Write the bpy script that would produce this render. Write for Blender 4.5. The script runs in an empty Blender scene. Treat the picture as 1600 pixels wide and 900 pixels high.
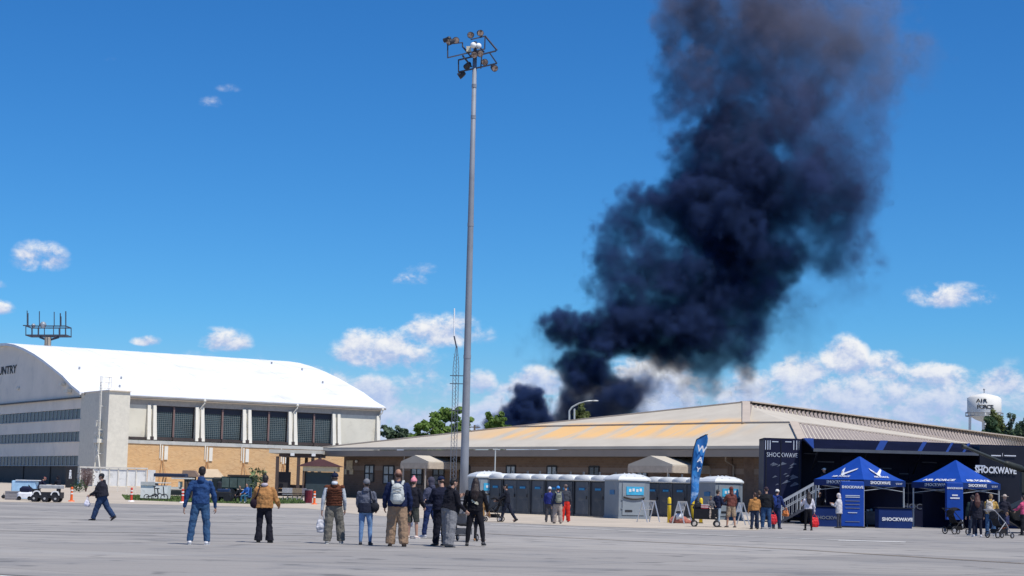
import bpy, bmesh, math, random
import numpy as np
from mathutils import Vector, Matrix, Euler
R = math.radians
SC = bpy.context.scene
COL = SC.collection

# ------------------------------------------------------------------ camera
CAM_H = 1.3                      # the photographer stands on the apron
FPX = 2800.0                     # focal length in photograph pixels (1600 wide)
PITCH = math.atan(319 / FPX)
ROLL = R(1.3)
cam_data = bpy.data.cameras.new('camera')
cam_data.sensor_width = 36.0
cam_data.lens = 36.0 * FPX / 1600.0
cam_data.clip_start = 0.2
cam_data.clip_end = 20000
cam = bpy.data.objects.new('camera', cam_data)
COL.objects.link(cam)
cam.matrix_world = Matrix.Translation((0, 0, CAM_H)) @ Matrix.Rotation(R(90) + PITCH, 4, 'X') @ Matrix.Rotation(ROLL, 4, 'Z')
SC.camera = cam

# ------------------------------------------------------------------ sun, sky, exposure
SUN_EL = R(61)
SUN_DIR = Vector((0.70, -0.71, 0)).normalized() * math.cos(SUN_EL) + Vector((0, 0, math.sin(SUN_EL)))
sun_data = bpy.data.lights.new('sun', 'SUN')
sun_data.energy = 4.6
sun_data.angle = R(0.5)
sun_data.color = (1.0, 0.955, 0.88)
sun = bpy.data.objects.new('sun', sun_data)
COL.objects.link(sun)
sun.rotation_euler = SUN_DIR.to_track_quat('Z', 'Y').to_euler()
SC.view_settings.view_transform = 'Standard'
SC.view_settings.look = 'None'
SC.view_settings.exposure = 0.0
SC.view_settings.gamma = 1.0
SC.cycles.volume_step_rate = 1.0
SC.cycles.volume_max_steps = 512
SC.cycles.volume_bounces = 0
SC.cycles.max_bounces = 5
SC.cycles.diffuse_bounces = 3
SC.cycles.glossy_bounces = 2
SC.cycles.transmission_bounces = 4
SC.cycles.transparent_max_bounces = 24
SC.cycles.use_denoising = True

world = bpy.data.worlds.new('World')
SC.world = world
world.use_nodes = True


class NT:
    """a small helper that adds nodes and wires them"""
    def __init__(self, tree):
        self.t = tree
        tree.nodes.clear()

    def n(self, kind, **kw):
        nd = self.t.nodes.new(kind)
        ins = kw.pop('ins', {})
        for k, v in kw.items():
            setattr(nd, k, v)
        for k, v in ins.items():
            self.set(nd.inputs[k], v)
        return nd

    def set(self, sock, v):
        if isinstance(v, bpy.types.NodeSocket):
            self.t.links.new(v, sock)
        else:
            sock.default_value = v

    def math(self, op, a, b=0.0, c=None, clamp=False):
        nd = self.t.nodes.new('ShaderNodeMath')
        nd.operation = op
        nd.use_clamp = clamp
        self.set(nd.inputs[0], a)
        self.set(nd.inputs[1], b)
        if c is not None:
            self.set(nd.inputs[2], c)
        return nd.outputs[0]

    def ramp(self, fac, stops, interp='LINEAR'):
        nd = self.t.nodes.new('ShaderNodeValToRGB')
        cr = nd.color_ramp
        cr.interpolation = interp
        while len(cr.elements) < len(stops):
            cr.elements.new(0.5)
        for e, (p, c) in zip(cr.elements, stops):
            e.position = p
            e.color = (c, c, c, 1) if isinstance(c, (int, float)) else (*c, 1)
        self.set(nd.inputs[0], fac)
        return nd.outputs[0]

    def mix(self, fac, a, b, mode='MIX'):
        nd = self.t.nodes.new('ShaderNodeMix')
        nd.data_type = 'RGBA'
        nd.blend_type = mode
        nd.clamp_factor = True
        self.set(nd.inputs[0], fac)
        for s, v in ((nd.inputs[6], a), (nd.inputs[7], b)):
            if isinstance(v, tuple) and len(v) == 3:
                v = (*v, 1)
            self.set(s, v)
        return nd.outputs[2]

    def noise(self, vec, scale, detail=3.0, rough=0.55, dist=0.0, out=0):
        nd = self.n('ShaderNodeTexNoise', ins={'Scale': scale, 'Detail': detail, 'Roughness': rough, 'Distortion': dist})
        if vec is not None:
            self.set(nd.inputs['Vector'], vec)
        return nd.outputs[out]

    def smooth(self, v, lo, hi):
        nd = self.n('ShaderNodeMapRange', interpolation_type='SMOOTHSTEP')
        self.set(nd.inputs[0], v)
        nd.inputs[1].default_value = lo
        nd.inputs[2].default_value = hi
        return nd.outputs[0]


def build_world():
    w = NT(world.node_tree)
    sky = w.n('ShaderNodeTexSky', sky_type='NISHITA')
    sky.sun_disc = False
    sky.sun_elevation = SUN_EL
    sky.sun_rotation = math.atan2(SUN_DIR.x, SUN_DIR.y)
    sky.altitude = 1200
    sky.air_density = 1.0
    sky.dust_density = 0.25
    sky.ozone_density = 2.0
    hs = w.n('ShaderNodeHueSaturation', ins={'Saturation': SKY_SAT, 'Value': 1.0, 'Color': sky.outputs[0]})
    tz = w.n('ShaderNodeTexCoord')
    tz = w.n('ShaderNodeSeparateXYZ', ins={0: tz.outputs['Generated']})
    horizon_air = w.smooth(tz.outputs[2], 0.10, 0.0)
    tint = w.mix(1.0, hs.outputs[0], w.mix(horizon_air, SKY_TINT, (0.72, 0.76, 0.98)), 'MULTIPLY')
    # fair weather cumulus, laid out by direction: azimuth a (0 = straight ahead) and elevation e, in degrees
    tc = w.n('ShaderNodeTexCoord')
    sep = w.n('ShaderNodeSeparateXYZ', ins={0: tc.outputs['Generated']})
    az = w.math('MULTIPLY', w.math('ARCTAN2', sep.outputs[0], sep.outputs[1]), 180 / math.pi)
    el = w.math('MULTIPLY', w.math('ARCSINE', sep.outputs[2]), 180 / math.pi)
    flat = w.n('ShaderNodeCombineXYZ', ins={0: az, 1: w.math('MULTIPLY', el, 1.35), 2: 0.0}).outputs[0]
    big = w.noise(flat, 0.42, 3.0, 0.5)
    puff = w.noise(flat, 1.05, 8.0, 0.58, 0.25)
    fine = w.noise(flat, 5.0, 6.0, 0.62, 0.2)
    # the layer that rings the horizon everywhere, gone at about five degrees
    low = w.smooth(el, 5.2, 2.2)
    cover = w.math('MULTIPLY', low, w.math('MULTIPLY_ADD', w.smooth(big, 0.30, 0.70), 0.72, 0.18))
    num, den = 0.0, 0.02
    # single clouds: (azimuth, elevation of the base, half width, height, strength)
    for a0, e0, hw, hh, st in CLOUDS:
        dx = w.math('DIVIDE', w.math('SUBTRACT', az, a0), hw)
        dy = w.math('DIVIDE', w.math('SUBTRACT', el, e0 + hh * 0.38), hh * 0.75)
        # flat base: the lower half falls off faster than the upper one
        dyl = w.math('MAXIMUM', dy, w.math('MULTIPLY', dy, -1.9))
        r2 = w.math('MULTIPLY_ADD', dx, dx, w.math('MULTIPLY', dyl, dyl))
        blob = w.math('MULTIPLY', w.math('SUBTRACT', 1.0, r2, clamp=True), st)
        cover = w.math('MAXIMUM', cover, blob)
        num = w.math('MULTIPLY_ADD', blob, dy, num)
        den = w.math('ADD', den, blob)
    dens = w.math('MULTIPLY_ADD', w.math('SUBTRACT', puff, 0.5), 1.75, cover)
    dens = w.math('MULTIPLY_ADD', w.math('SUBTRACT', fine, 0.5), 0.42, dens)
    dens = w.math('MULTIPLY', dens, w.smooth(cover, 0.0, 0.22))
    mask = w.math('MULTIPLY', w.smooth(dens, 0.10, 0.72), w.smooth(cover, 0.02, 0.50))
    # sunlit crowns and lavender undersides: the height in the cloud, and thickness compared with thickness a little higher up
    up = w.n('ShaderNodeVectorMath', operation='ADD', ins={0: flat, 1: (0.16, 0.42, 0.0)}).outputs[0]
    puff2 = w.noise(up, 1.05, 8.0, 0.58, 0.25)
    relief = w.math('MULTIPLY', w.math('SUBTRACT', puff, puff2), 1.5)
    hgt = w.math('MULTIPLY', w.math('DIVIDE', num, den), 0.42)
    lit = w.math('ADD', relief, w.math('MULTIPLY', w.math('SUBTRACT', fine, 0.5), 0.55))
    lit = w.math('ADD', w.math('ADD', lit, hgt), 0.50, clamp=True)
    col = w.ramp(lit, [(0.0, (0.34, 0.45, 0.74)), (0.38, (0.50, 0.58, 0.80)), (0.62, (0.74, 0.77, 0.87)), (0.9, (0.95, 0.94, 0.94))])
    # far cloud low down is seen through more air
    air = w.smooth(el, 4.7, 2.4)
    col = w.mix(w.math('MULTIPLY', air, 0.62), col, (0.42, 0.55, 0.84))
    bg_sky = w.n('ShaderNodeBackground', ins={'Color': tint, 'Strength': SKY_STR})
    bg_cloud = w.n('ShaderNodeBackground', ins={'Color': col, 'Strength': 1.0})
    ms = w.n('ShaderNodeMixShader', ins={0: w.math('MULTIPLY', mask, 0.93), 1: bg_sky.outputs[0], 2: bg_cloud.outputs[0]})
    out = w.n('ShaderNodeOutputWorld')
    w.t.links.new(ms.outputs[0], out.inputs[0])


SKY_SAT, SKY_TINT, SKY_STR = 1.28, (0.42, 0.85, 1.17), 0.103
CLOUDS = [
    # bank behind the trailer and the water tower
    (11.4, 1.9, 6.2, 2.5, 0.70), (10.6, 3.7, 1.0, 1.5, 0.9), (9.2, 3.3, 1.3, 1.3, 0.8), (11.8, 3.5, 1.0, 1.2, 0.8), (13.4, 3.4, 1.4, 1.0, 0.75), (15.4, 3.2, 1.2, 1.0, 0.85), (17.5, 2.6, 2.0, 1.6, 0.8),
    (7.6, 2.4, 1.6, 1.8, 0.75), (4.6, 2.3, 2.2, 2.3, 0.85), (6.0, 1.6, 2.6, 1.7, 0.6),
    # middle clouds either side of the mast
    (-4.1, 3.65, 2.1, 1.5, 0.74), (-4.9, 4.3, 0.8, 0.9, 0.62), (-2.2, 4.45, 2.0, 1.25, 0.68), (-4.5, 2.4, 1.5, 1.25, 0.95), (-0.9, 3.0, 0.8, 0.9, 0.75), (0.9, 3.0, 1.3, 1.05, 0.9), (-0.2, 1.5, 2.8, 1.5, 0.9), (-2.8, 1.6, 1.8, 1.1, 0.8), (2.6, 2.0, 1.6, 1.6, 0.85),
    # small stray puffs
    (-14.9, 6.35, 1.15, 1.15, 0.66), (-16.2, 5.0, 0.8, 0.6, 0.75), (-16.3, 5.8, 0.6, 0.4, 0.5), (-9.1, 4.1, 1.1, 0.95, 0.66), (-11.5, 4.25, 0.65, 0.42, 0.72),
    (-3.3, 6.4, 0.75, 0.55, 0.55), (-2.9, 6.8, 0.8, 0.5, 0.34), (13.8, 5.9, 1.8, 0.95, 0.58), (-9.85, 11.8, 0.6, 0.5, 0.30), (-9.3, 12.3, 0.7, 0.4, 0.24), (-13.0, 13.0, 0.5, 0.3, 0.16),
]
build_world()


# ------------------------------------------------------------------ where things stand
def ray(px, py):
    """unit-depth direction through a point of the photograph: (x, 1, z) per metre of depth"""
    u, v = px - 800.0, 450.0 - py
    c, s = math.cos(ROLL), math.sin(ROLL)
    u, v = u * c - v * s, u * s + v * c
    cp, sp = math.cos(PITCH), math.sin(PITCH)
    f, up = FPX * cp - v * sp, v * cp + FPX * sp
    return u / f, up / f


def P(px, py, d):
    a, b = ray(px, py)
    return Vector((a * d, d, CAM_H + b * d))


def gz(y):
    """height of the ground: the apron is level, then rises gently towards the hangar"""
    return 0.0 if y < 95 else min((y - 95) * 0.0065, 1.05)


def horizon(px):
    return 769.0 + math.tan(ROLL) * (px - 800.0)


def at(px, d):
    """the spot on the ground seen in column px at distance d"""
    y = horizon(px) + (CAM_H - gz(d)) * FPX / d
    p = P(px, y, d)
    return Vector((p.x, d, gz(d)))


def depth(px, py):
    """distance of the level apron seen at that point"""
    return CAM_H * FPX / (py - horizon(px))
# ------------------------------------------------------------------ the smoke
def up_noise(shape, cell, rng):
    """smooth random field on a voxel grid: random values every `cell` voxels, cubically eased in between"""
    out = None
    n = [int(s / cell) + 3 for s in shape]
    g = rng.random(n).astype(np.float32) * 2 - 1
    for ax in range(3):
        t = np.arange(shape[ax]) / cell + rng.random()
        i = np.floor(t).astype(int)
        f = (t - i).astype(np.float32)
        i = np.clip(i, 0, g.shape[ax] - 2)
        f = f * f * (3 - 2 * f)
        sh = [1, 1, 1]
        sh[ax] = len(f)
        f = f.reshape(sh)
        g = np.take(g, i, axis=ax) * (1 - f) + np.take(g, i + 1, axis=ax) * f
    return g


def sample3(vol, ix, iy, iz):
    """trilinear lookup"""
    s = vol.shape
    ix, iy, iz = (np.clip(v, 0, n - 1.001) for v, n in zip((ix, iy, iz), s))
    x0, y0, z0 = ix.astype(np.int32), iy.astype(np.int32), iz.astype(np.int32)
    fx, fy, fz = ix - x0, iy - y0, iz - z0
    r = 0
    for dx in (0, 1):
        for dy in (0, 1):
            for dz in (0, 1):
                wgt = (fx if dx else 1 - fx) * (fy if dy else 1 - fy) * (fz if dz else 1 - fz)
                r = r + vol[x0 + dx, y0 + dy, z0 + dz] * wgt
    return r


SMOKE_D = 700.0
MPP = SMOKE_D / FPX              # metres per photograph pixel at the smoke


def smoke_field(blobs, lo, hi, vox, seed, warp, billow, ragged=1.0):
    rng = np.random.default_rng(seed)
    shape = tuple(int(math.ceil((h - l) / vox)) for l, h in zip(lo, hi))
    X, Y, Z = (np.arange(n, dtype=np.float32) * vox + l for n, l in zip(shape, lo))
    X, Y, Z = np.meshgrid(X, Y, Z, indexing='ij')
    # large swirls bend the blobs, smaller ones crimp them
    wx = sum(up_noise(shape, c / vox, rng) * a for c, a in warp)
    wy = sum(up_noise(shape, c / vox, rng) * a for c, a in warp)
    wz = sum(up_noise(shape, c / vox, rng) * a for c, a in warp)
    X, Y, Z = X + wx, Y + wy, Z + wz
    # fractal tearing: every octave finer and weaker
    n = 0
    for c, a in billow:
        n = n + up_noise(shape, max(c / vox, 1.5), rng) * a
    n = n / sum(a for c, a in billow) * 2.2
    dens = np.zeros(shape, np.float32)
    for (bx, by, bz, rx, rz, d, sf) in blobs:
        ry = (rx + rz) * 0.5
        q = np.sqrt(((X - bx) / rx) ** 2 + ((Y - by) / ry) ** 2 + ((Z - bz) / rz) ** 2)
        m = (1 - q) * min(rx, rz) / (5.5 + 7.0 * sf)          # 0 at the rim, rising inwards
        e = np.clip((m + 0.62 + n * ragged * (1.05 + 0.35 * sf)) / (0.75 + 0.9 * sf), 0, 1)
        e = e * e * (3 - 2 * e) * d
        dens = np.maximum(dens, e)
    dens *= np.clip(1 + n * 0.75, 0.10, 2)
    return dens, shape


def volume_object(name, dens, shape, lo, vox, mat):
    """voxel values kept on the points of an unlinked mesh are turned by modifiers into a volume and into a loose soot skin round it"""
    me = bpy.data.meshes.new(name + '_samples')
    me.vertices.add(dens.size)
    me.attributes.new('soot', 'FLOAT', 'POINT').data.foreach_set('value', dens.ravel().astype(np.float32))
    src = bpy.data.objects.new(name + '_samples', me)      # never linked to the scene: only a store of numbers
    hi = tuple(l + vox * (s - 1) for l, s in zip(lo, shape))

    def group(skin):
        g = bpy.data.node_groups.new(name + ('_skin' if skin else '_volume'), 'GeometryNodeTree')
        g.interface.new_socket('Geometry', in_out='INPUT', socket_type='NodeSocketGeometry')
        g.interface.new_socket('Geometry', in_out='OUTPUT', socket_type='NodeSocketGeometry')
        N, L = g.nodes, g.links
        go = N.new('NodeGroupOutput')
        oi = N.new('GeometryNodeObjectInfo')
        oi.inputs['Object'].default_value = src
        na = N.new('GeometryNodeInputNamedAttribute')
        na.data_type = 'FLOAT'
        na.inputs['Name'].default_value = 'soot'
        pos = N.new('GeometryNodeInputPosition')

        def vmath(op, a, b=None):
            m = N.new('ShaderNodeVectorMath')
            m.operation = op
            L.new(a, m.inputs[0])
            if b is not None:
                m.inputs[1].default_value = b
            return m.outputs[0]

        def imath(op, a, b):
            m = N.new('FunctionNodeIntegerMath')
            m.operation = op
            for sk, v in ((m.inputs[0], a), (m.inputs[1], b)):
                if isinstance(v, int):
                    sk.default_value = v
                else:
                    L.new(v, sk)
            return m.outputs[0]

        def toint(sk):
            c = N.new('FunctionNodeFloatToInt')
            c.rounding_mode = 'ROUND'
            L.new(sk, c.inputs[0])
            return c.outputs[0]
        sx = N.new('ShaderNodeSeparateXYZ')
        L.new(vmath('DIVIDE', vmath('SUBTRACT', pos.outputs[0], lo), (vox,) * 3), sx.inputs[0])
        ix = imath('MULTIPLY', toint(sx.outputs[0]), shape[1] * shape[2])
        iy = imath('MULTIPLY', toint(sx.outputs[1]), shape[2])
        idx = imath('ADD', imath('ADD', ix, iy), toint(sx.outputs[2]))
        si = N.new('GeometryNodeSampleIndex')
        si.data_type = 'FLOAT'
        si.clamp = True
        L.new(oi.outputs['Geometry'], si.inputs['Geometry'])
        L.new(na.outputs[0], si.inputs['Value'])
        L.new(idx, si.inputs['Index'])
        vc = N.new('GeometryNodeVolumeCube')
        vc.inputs['Min'].default_value = lo
        vc.inputs['Max'].default_value = hi
        for k, sh in zip(('Resolution X', 'Resolution Y', 'Resolution Z'), shape):
            vc.inputs[k].default_value = sh
        L.new(si.outputs[0], vc.inputs['Density'])
        out = vc.outputs[0]
        if skin:
            vm = N.new('GeometryNodeVolumeToMesh')
            vm.resolution_mode = 'VOXEL_SIZE'
            vm.inputs['Voxel Size'].default_value = vox * 1.6
            vm.inputs['Threshold'].default_value = 0.10
            L.new(out, vm.inputs['Volume'])
            out = vm.outputs[0]
        sm = N.new('GeometryNodeSetMaterial')
        sm.inputs['Material'].default_value = soot_film() if skin else mat
        L.new(out, sm.inputs['Geometry'])
        L.new(sm.outputs[0], go.inputs[0])
        return g
    hull = bpy.data.objects.new(name, bpy.data.meshes.new(name))
    hull.data.materials.append(soot_film())
    COL.objects.link(hull)
    hull.modifiers.new('skin', 'NODES').node_group = group(True)
    vol = bpy.data.objects.new('soot_cloud', bpy.data.volumes.new('soot_cloud'))
    vol.data.materials.append(mat)
    COL.objects.link(vol)
    vol.parent = hull
    vol.modifiers.new('volume', 'NODES').node_group = group(False)
    return hull


def soot_film():
    m = bpy.data.materials.get('soot_film')
    if m:
        return m
    m = bpy.data.materials.new('soot_film')
    m.use_nodes = True
    w = NT(m.node_tree)
    geo = w.n('ShaderNodeNewGeometry')
    n = w.noise(geo.outputs['Position'], 0.12, 4.0, 0.6)
    t = w.n('ShaderNodeBsdfTransparent')
    d = w.n('ShaderNodeBsdfDiffuse', ins={'Color': (0.03, 0.035, 0.06, 1)})
    ms = w.n('ShaderNodeMixShader', ins={0: w.math('MULTIPLY', w.smooth(n, 0.45, 0.75), 0.06), 1: t.outputs[0], 2: d.outputs[0]})
    w.t.links.new(ms.outputs[0], w.n('ShaderNodeOutputMaterial').inputs[0])
    return m


def smoke_material(thick=0.20):
    m = bpy.data.materials.new('soot_smoke')
    m.use_nodes = True
    w = NT(m.node_tree)
    info = w.n('ShaderNodeVolumeInfo')
    geo = w.n('ShaderNodeNewGeometry')
    sep = w.n('ShaderNodeSeparateXYZ', ins={0: geo.outputs['Position']})
    # young oily soot is dark, with the blue of distant haze painted in; older smoke further up has mixed with air and is greyer
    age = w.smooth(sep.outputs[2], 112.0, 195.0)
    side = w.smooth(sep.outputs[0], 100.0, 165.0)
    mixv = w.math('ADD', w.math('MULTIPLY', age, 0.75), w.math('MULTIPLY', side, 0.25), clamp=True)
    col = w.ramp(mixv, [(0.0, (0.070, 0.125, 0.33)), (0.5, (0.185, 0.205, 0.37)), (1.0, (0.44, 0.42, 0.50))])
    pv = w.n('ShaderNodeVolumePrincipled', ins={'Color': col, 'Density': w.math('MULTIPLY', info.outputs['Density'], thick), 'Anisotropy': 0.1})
    pv.inputs['Density Attribute'].default_value = ''
    out = w.n('ShaderNodeOutputMaterial')
    w.t.links.new(pv.outputs[0], out.inputs['Volume'])
    return m


def px_blob(px, py, rx, ry, dens=1.0, soft=0.15, off=0.0):
    p = P(px, py, SMOKE_D)
    return (p.x, SMOKE_D + off, p.z, rx * MPP, ry * MPP, dens, soft)
# ------------------------------------------------------------------ materials
MATS = {}


def mat(name, col, rough=0.8, var=0.12, scale=3.0, bump=0.15, bscale=30.0, metal=0.0, spec=0.4, stretch=(1, 1, 1), dirt=None, own=0.0):
    """painted or natural surface: base colour, a slow tone drift, fine relief and, if asked, stains of its own"""
    if name in MATS:
        return MATS[name]
    m = bpy.data.materials.new(name)
    m.use_nodes = True
    w = NT(m.node_tree)
    tc = w.n('ShaderNodeTexCoord')
    mp = w.n('ShaderNodeMapping', ins={0: tc.outputs['Object']})
    mp.inputs['Scale'].default_value = stretch
    v = mp.outputs[0]
    nz = w.noise(v, scale, 4.0, 0.6)
    lo = tuple(max(0, c * (1 - var)) for c in col)
    hi = tuple(min(1, c * (1 + var)) for c in col)
    c = w.ramp(nz, [(0.3, lo), (0.7, hi)])
    if dirt:
        dc, dscale, amt = dirt
        dn = w.noise(v, dscale, 5.0, 0.65, 0.3)
        c = w.mix(w.math('MULTIPLY', w.smooth(dn, 0.5, 0.72), amt), c, dc)
    if own:          # every copy has weathered a little differently
        oi = w.n('ShaderNodeObjectInfo')
        k = w.math('MULTIPLY_ADD', oi.outputs['Random'], 2 * own, 1 - own)
        c = w.mix(1.0, c, w.n('ShaderNodeCombineXYZ', ins={0: k, 1: k, 2: k}).outputs[0], 'MULTIPLY')
    b = w.n('ShaderNodeBsdfPrincipled', ins={'Base Color': c, 'Metallic': metal, 'Specular IOR Level': spec})
    w.set(b.inputs['Roughness'], w.math('ADD', rough, w.math('MULTIPLY', w.math('SUBTRACT', nz, 0.5), 0.2), clamp=True))
    if bump:
        bn = w.noise(v, bscale, 3.0, 0.6)
        bp = w.n('ShaderNodeBump', ins={'Strength': bump, 'Distance': 0.02, 'Height': bn})
        w.t.links.new(bp.outputs[0], b.inputs['Normal'])
    out = w.n('ShaderNodeOutputMaterial')
    w.t.links.new(b.outputs[0], out.inputs[0])
    MATS[name] = m
    return m


def rgb(r, g, b):
    """sRGB 0..255 to linear"""
    f = lambda c: (c / 255 / 12.92) if c / 255 <= 0.04045 else ((c / 255 + 0.055) / 1.055) ** 2.4
    return (f(r), f(g), f(b))


def cloth(col, name=None):
    key = name or 'cloth_%02x%02x%02x' % tuple(int(min(1, c) ** 0.4545 * 255) for c in col)
    return mat(key, col, 0.9, 0.22, 9.0, 0.5, 55.0, spec=0.2)


# ------------------------------------------------------------------ mesh builder
class MB:
    def __init__(self):
        self.v, self.f, self.mi, self.cur = [], [], [], 0

    def add(self, vs, fs):
        o = len(self.v)
        self.v += [tuple(p) for p in vs]
        self.f += [tuple(i + o for i in q) for q in fs]
        self.mi += [self.cur] * len(fs)
        return self

    def box(self, c, s, rz=0.0, M=None):
        hx, hy, hz = s[0] / 2, s[1] / 2, s[2] / 2
        vs = [Vector((x * hx, y * hy, z * hz)) for x in (-1, 1) for y in (-1, 1) for z in (-1, 1)]
        if M is None:
            M = Matrix.Translation(c) @ Matrix.Rotation(rz, 4, 'Z')
        vs = [M @ p for p in vs]
        return self.add(vs, [(0, 1, 3, 2), (4, 6, 7, 5), (0, 4, 5, 1), (2, 3, 7, 6), (0, 2, 6, 4), (1, 5, 7, 3)])

    def chamfer_box(self, c, s, ch):
        """box with softened vertical and top edges"""
        x, y, z = s[0] / 2, s[1] / 2, s[2] / 2
        rings = []
        for zz, k in ((-z, 0.0), (z - ch, 0.0), (z, ch)):
            a, b = x - k, y - k
            q = ch
            rings.append([(a - q, -b), (a, -b + q), (a, b - q), (a - q, b), (-a + q, b), (-a, b - q), (-a, -b + q), (-a + q, -b)])
            rings[-1] = [(c[0] + p[0], c[1] + p[1], c[2] + zz) for p in rings[-1]]
        return self.loft(rings)

    def loft(self, rings, cap=True):
        n = len(rings[0])
        vs = [p for r in rings for p in r]
        fs = []
        for i in range(len(rings) - 1):
            for j in range(n):
                k = (j + 1) % n
                fs.append((i * n + j, i * n + k, (i + 1) * n + k, (i + 1) * n + j))
        if cap:
            fs.append(tuple(range(n - 1, -1, -1)))
            fs.append(tuple((len(rings) - 1) * n + j for j in range(n)))
        return self.add(vs, fs)

    def tube(self, pts, rad, n=8, ref=(1, 0, 0), cap=True):
        pts = [Vector(p) for p in pts]
        if not isinstance(rad, (list, tuple)):
            rad = [rad] * len(pts)
        rings = []
        for i, p in enumerate(pts):
            t = (pts[min(i + 1, len(pts) - 1)] - pts[max(i - 1, 0)])
            t = t.normalized() if t.length > 1e-9 else Vector((0, 0, 1))
            rf = Vector(ref)
            if abs(t.dot(rf)) > 0.95:
                rf = Vector((0, 1, 0)) if abs(t.y) < 0.9 else Vector((0, 0, 1))
            a = (rf - t * rf.dot(t)).normalized()
            b = t.cross(a)
            r = rad[i]
            ra, rb = r if isinstance(r, tuple) else (r, r)
            rings.append([p + a * (math.cos(q) * ra) + b * (math.sin(q) * rb) for q in (2 * math.pi * k / n for k in range(n))])
        return self.loft(rings, cap)

    def beam(self, p0, p1, w, h=None, up=(0, 0, 1)):
        """square bar from p0 to p1"""
        p0, p1 = Vector(p0), Vector(p1)
        t = (p1 - p0).normalized()
        u = Vector(up)
        if abs(t.dot(u)) > 0.98:
            u = Vector((0, 1, 0))
        a = t.cross(u).normalized() * (w / 2)
        b = a.cross(t).normalized() * ((h or w) / 2)
        return self.loft([[p + a + b, p - a + b, p - a - b, p + a - b] for p in (p0, p1)])

    def ball(self, c, r, n=10, m=6, M=None):
        r = r if isinstance(r, tuple) else (r, r, r)
        vs, fs = [], []
        for i in range(m + 1):
            th = math.pi * i / m
            for j in range(n):
                ph = 2 * math.pi * j / n
                p = Vector((r[0] * math.sin(th) * math.cos(ph), r[1] * math.sin(th) * math.sin(ph), r[2] * math.cos(th)))
                if M is not None:
                    p = M @ p
                vs.append(Vector(c) + p)
        for i in range(m):
            for j in range(n):
                k = (j + 1) % n
                q = (i * n + j, (i + 1) * n + j, (i + 1) * n + k, i * n + k)
                if i == 0:
                    q = (i * n, (i + 1) * n + j, (i + 1) * n + k)
                elif i == m - 1:
                    q = (i * n + j, (m) * n, i * n + k)
                fs.append(q)
        return self.add(vs, fs)

    def prism(self, poly, vec):
        """extrude a planar polygon along vec"""
        n = len(poly)
        v = Vector(vec)
        a = [Vector(p) for p in poly]
        return self.loft([a, [p + v for p in a]])

    def disc(self, c, axis, r, depth, n=16):
        ax = Vector(axis).normalized()
        return self.tube([Vector(c) - ax * depth / 2, Vector(c) + ax * depth / 2], r, n, ref=(0, 0, 1) if abs(ax.z) < 0.9 else (1, 0, 0))

    def build(self, name, m, parent=None, smooth=False, loc=None, rot=None):
        me = bpy.data.meshes.new(name)
        me.from_pydata([tuple(p) for p in self.v], [], self.f)
        bm = bmesh.new()
        bm.from_mesh(me)
        bmesh.ops.recalc_face_normals(bm, faces=bm.faces)
        bm.to_mesh(me)
        bm.free()
        ms = m if isinstance(m, (list, tuple)) else [m]
        for x in ms:
            me.materials.append(x)
        if len(ms) > 1:
            me.polygons.foreach_set('material_index', self.mi)
        if smooth:
            me.polygons.foreach_set('use_smooth', [True] * len(me.polygons))
        ob = bpy.data.objects.new(name, me)
        COL.objects.link(ob)
        if parent is not None:
            ob.parent = parent
        if loc is not None:
            ob.location = loc
        if rot is not None:
            ob.rotation_euler = (0, 0, rot)
        return ob


def tag(o, label=None, cat=None, group=None, kind=None):
    if label:
        o['label'] = label
    if cat:
        o['category'] = cat
    if group:
        o['group'] = group
    if kind:
        o['kind'] = kind
    return o


def thing(name, label, cat, loc=(0, 0, 0), rz=0.0, group=None):
    o = bpy.data.objects.new(name, None)
    o.empty_display_size = 0.3
    COL.objects.link(o)
    o.location = loc
    o.rotation_euler = (0, 0, rz)
    return tag(o, label, cat, group)


def dup(o, loc=None, rz=None, label=None, parent=None):
    """a copy of a thing with copies of its parts and sub-parts; meshes are shared"""
    c = o.copy()
    COL.objects.link(c)
    if parent is not None:
        c.parent = parent
    if loc is not None:
        c.location = loc
    if rz is not None:
        c.rotation_euler = (0, 0, rz)
    if label:
        c['label'] = label
    for ch in o.children:
        dup(ch, parent=c)
    return c


def copies(o, places, parent=None):
    """alike pieces: first is o itself, the rest share its mesh. places: (location, z rotation)"""
    for i, (l, r) in enumerate(places):
        q = o
        if i:
            q = o.copy()
            COL.objects.link(q)
        q.location = l
        q.rotation_euler = (0, 0, r)
        if parent is not None:
            q.parent = parent


def text(body, size, m, parent, M, name='lettering', sx=1.0, align='CENTER', bold=0.0, space=1.0):
    cu = bpy.data.curves.new(name, 'FONT')
    cu.body = body
    cu.size = size
    cu.align_x = align
    cu.align_y = 'CENTER'
    cu.extrude = 0.006
    cu.offset = bold
    cu.space_character = space
    cu.resolution_u = 2
    cu.materials.append(m)
    o = bpy.data.objects.new(name, cu)
    COL.objects.link(o)
    o.parent = parent
    o.matrix_local = M @ Matrix.Diagonal((sx, 1, 1, 1))
    return o


def facing(loc, rz, tilt=0.0):
    """a frame whose text plane stands upright and looks along local -y turned by rz"""
    return Matrix.Translation(loc) @ Matrix.Rotation(rz, 4, 'Z') @ Matrix.Rotation(R(90) + tilt, 4, 'X')
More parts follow.
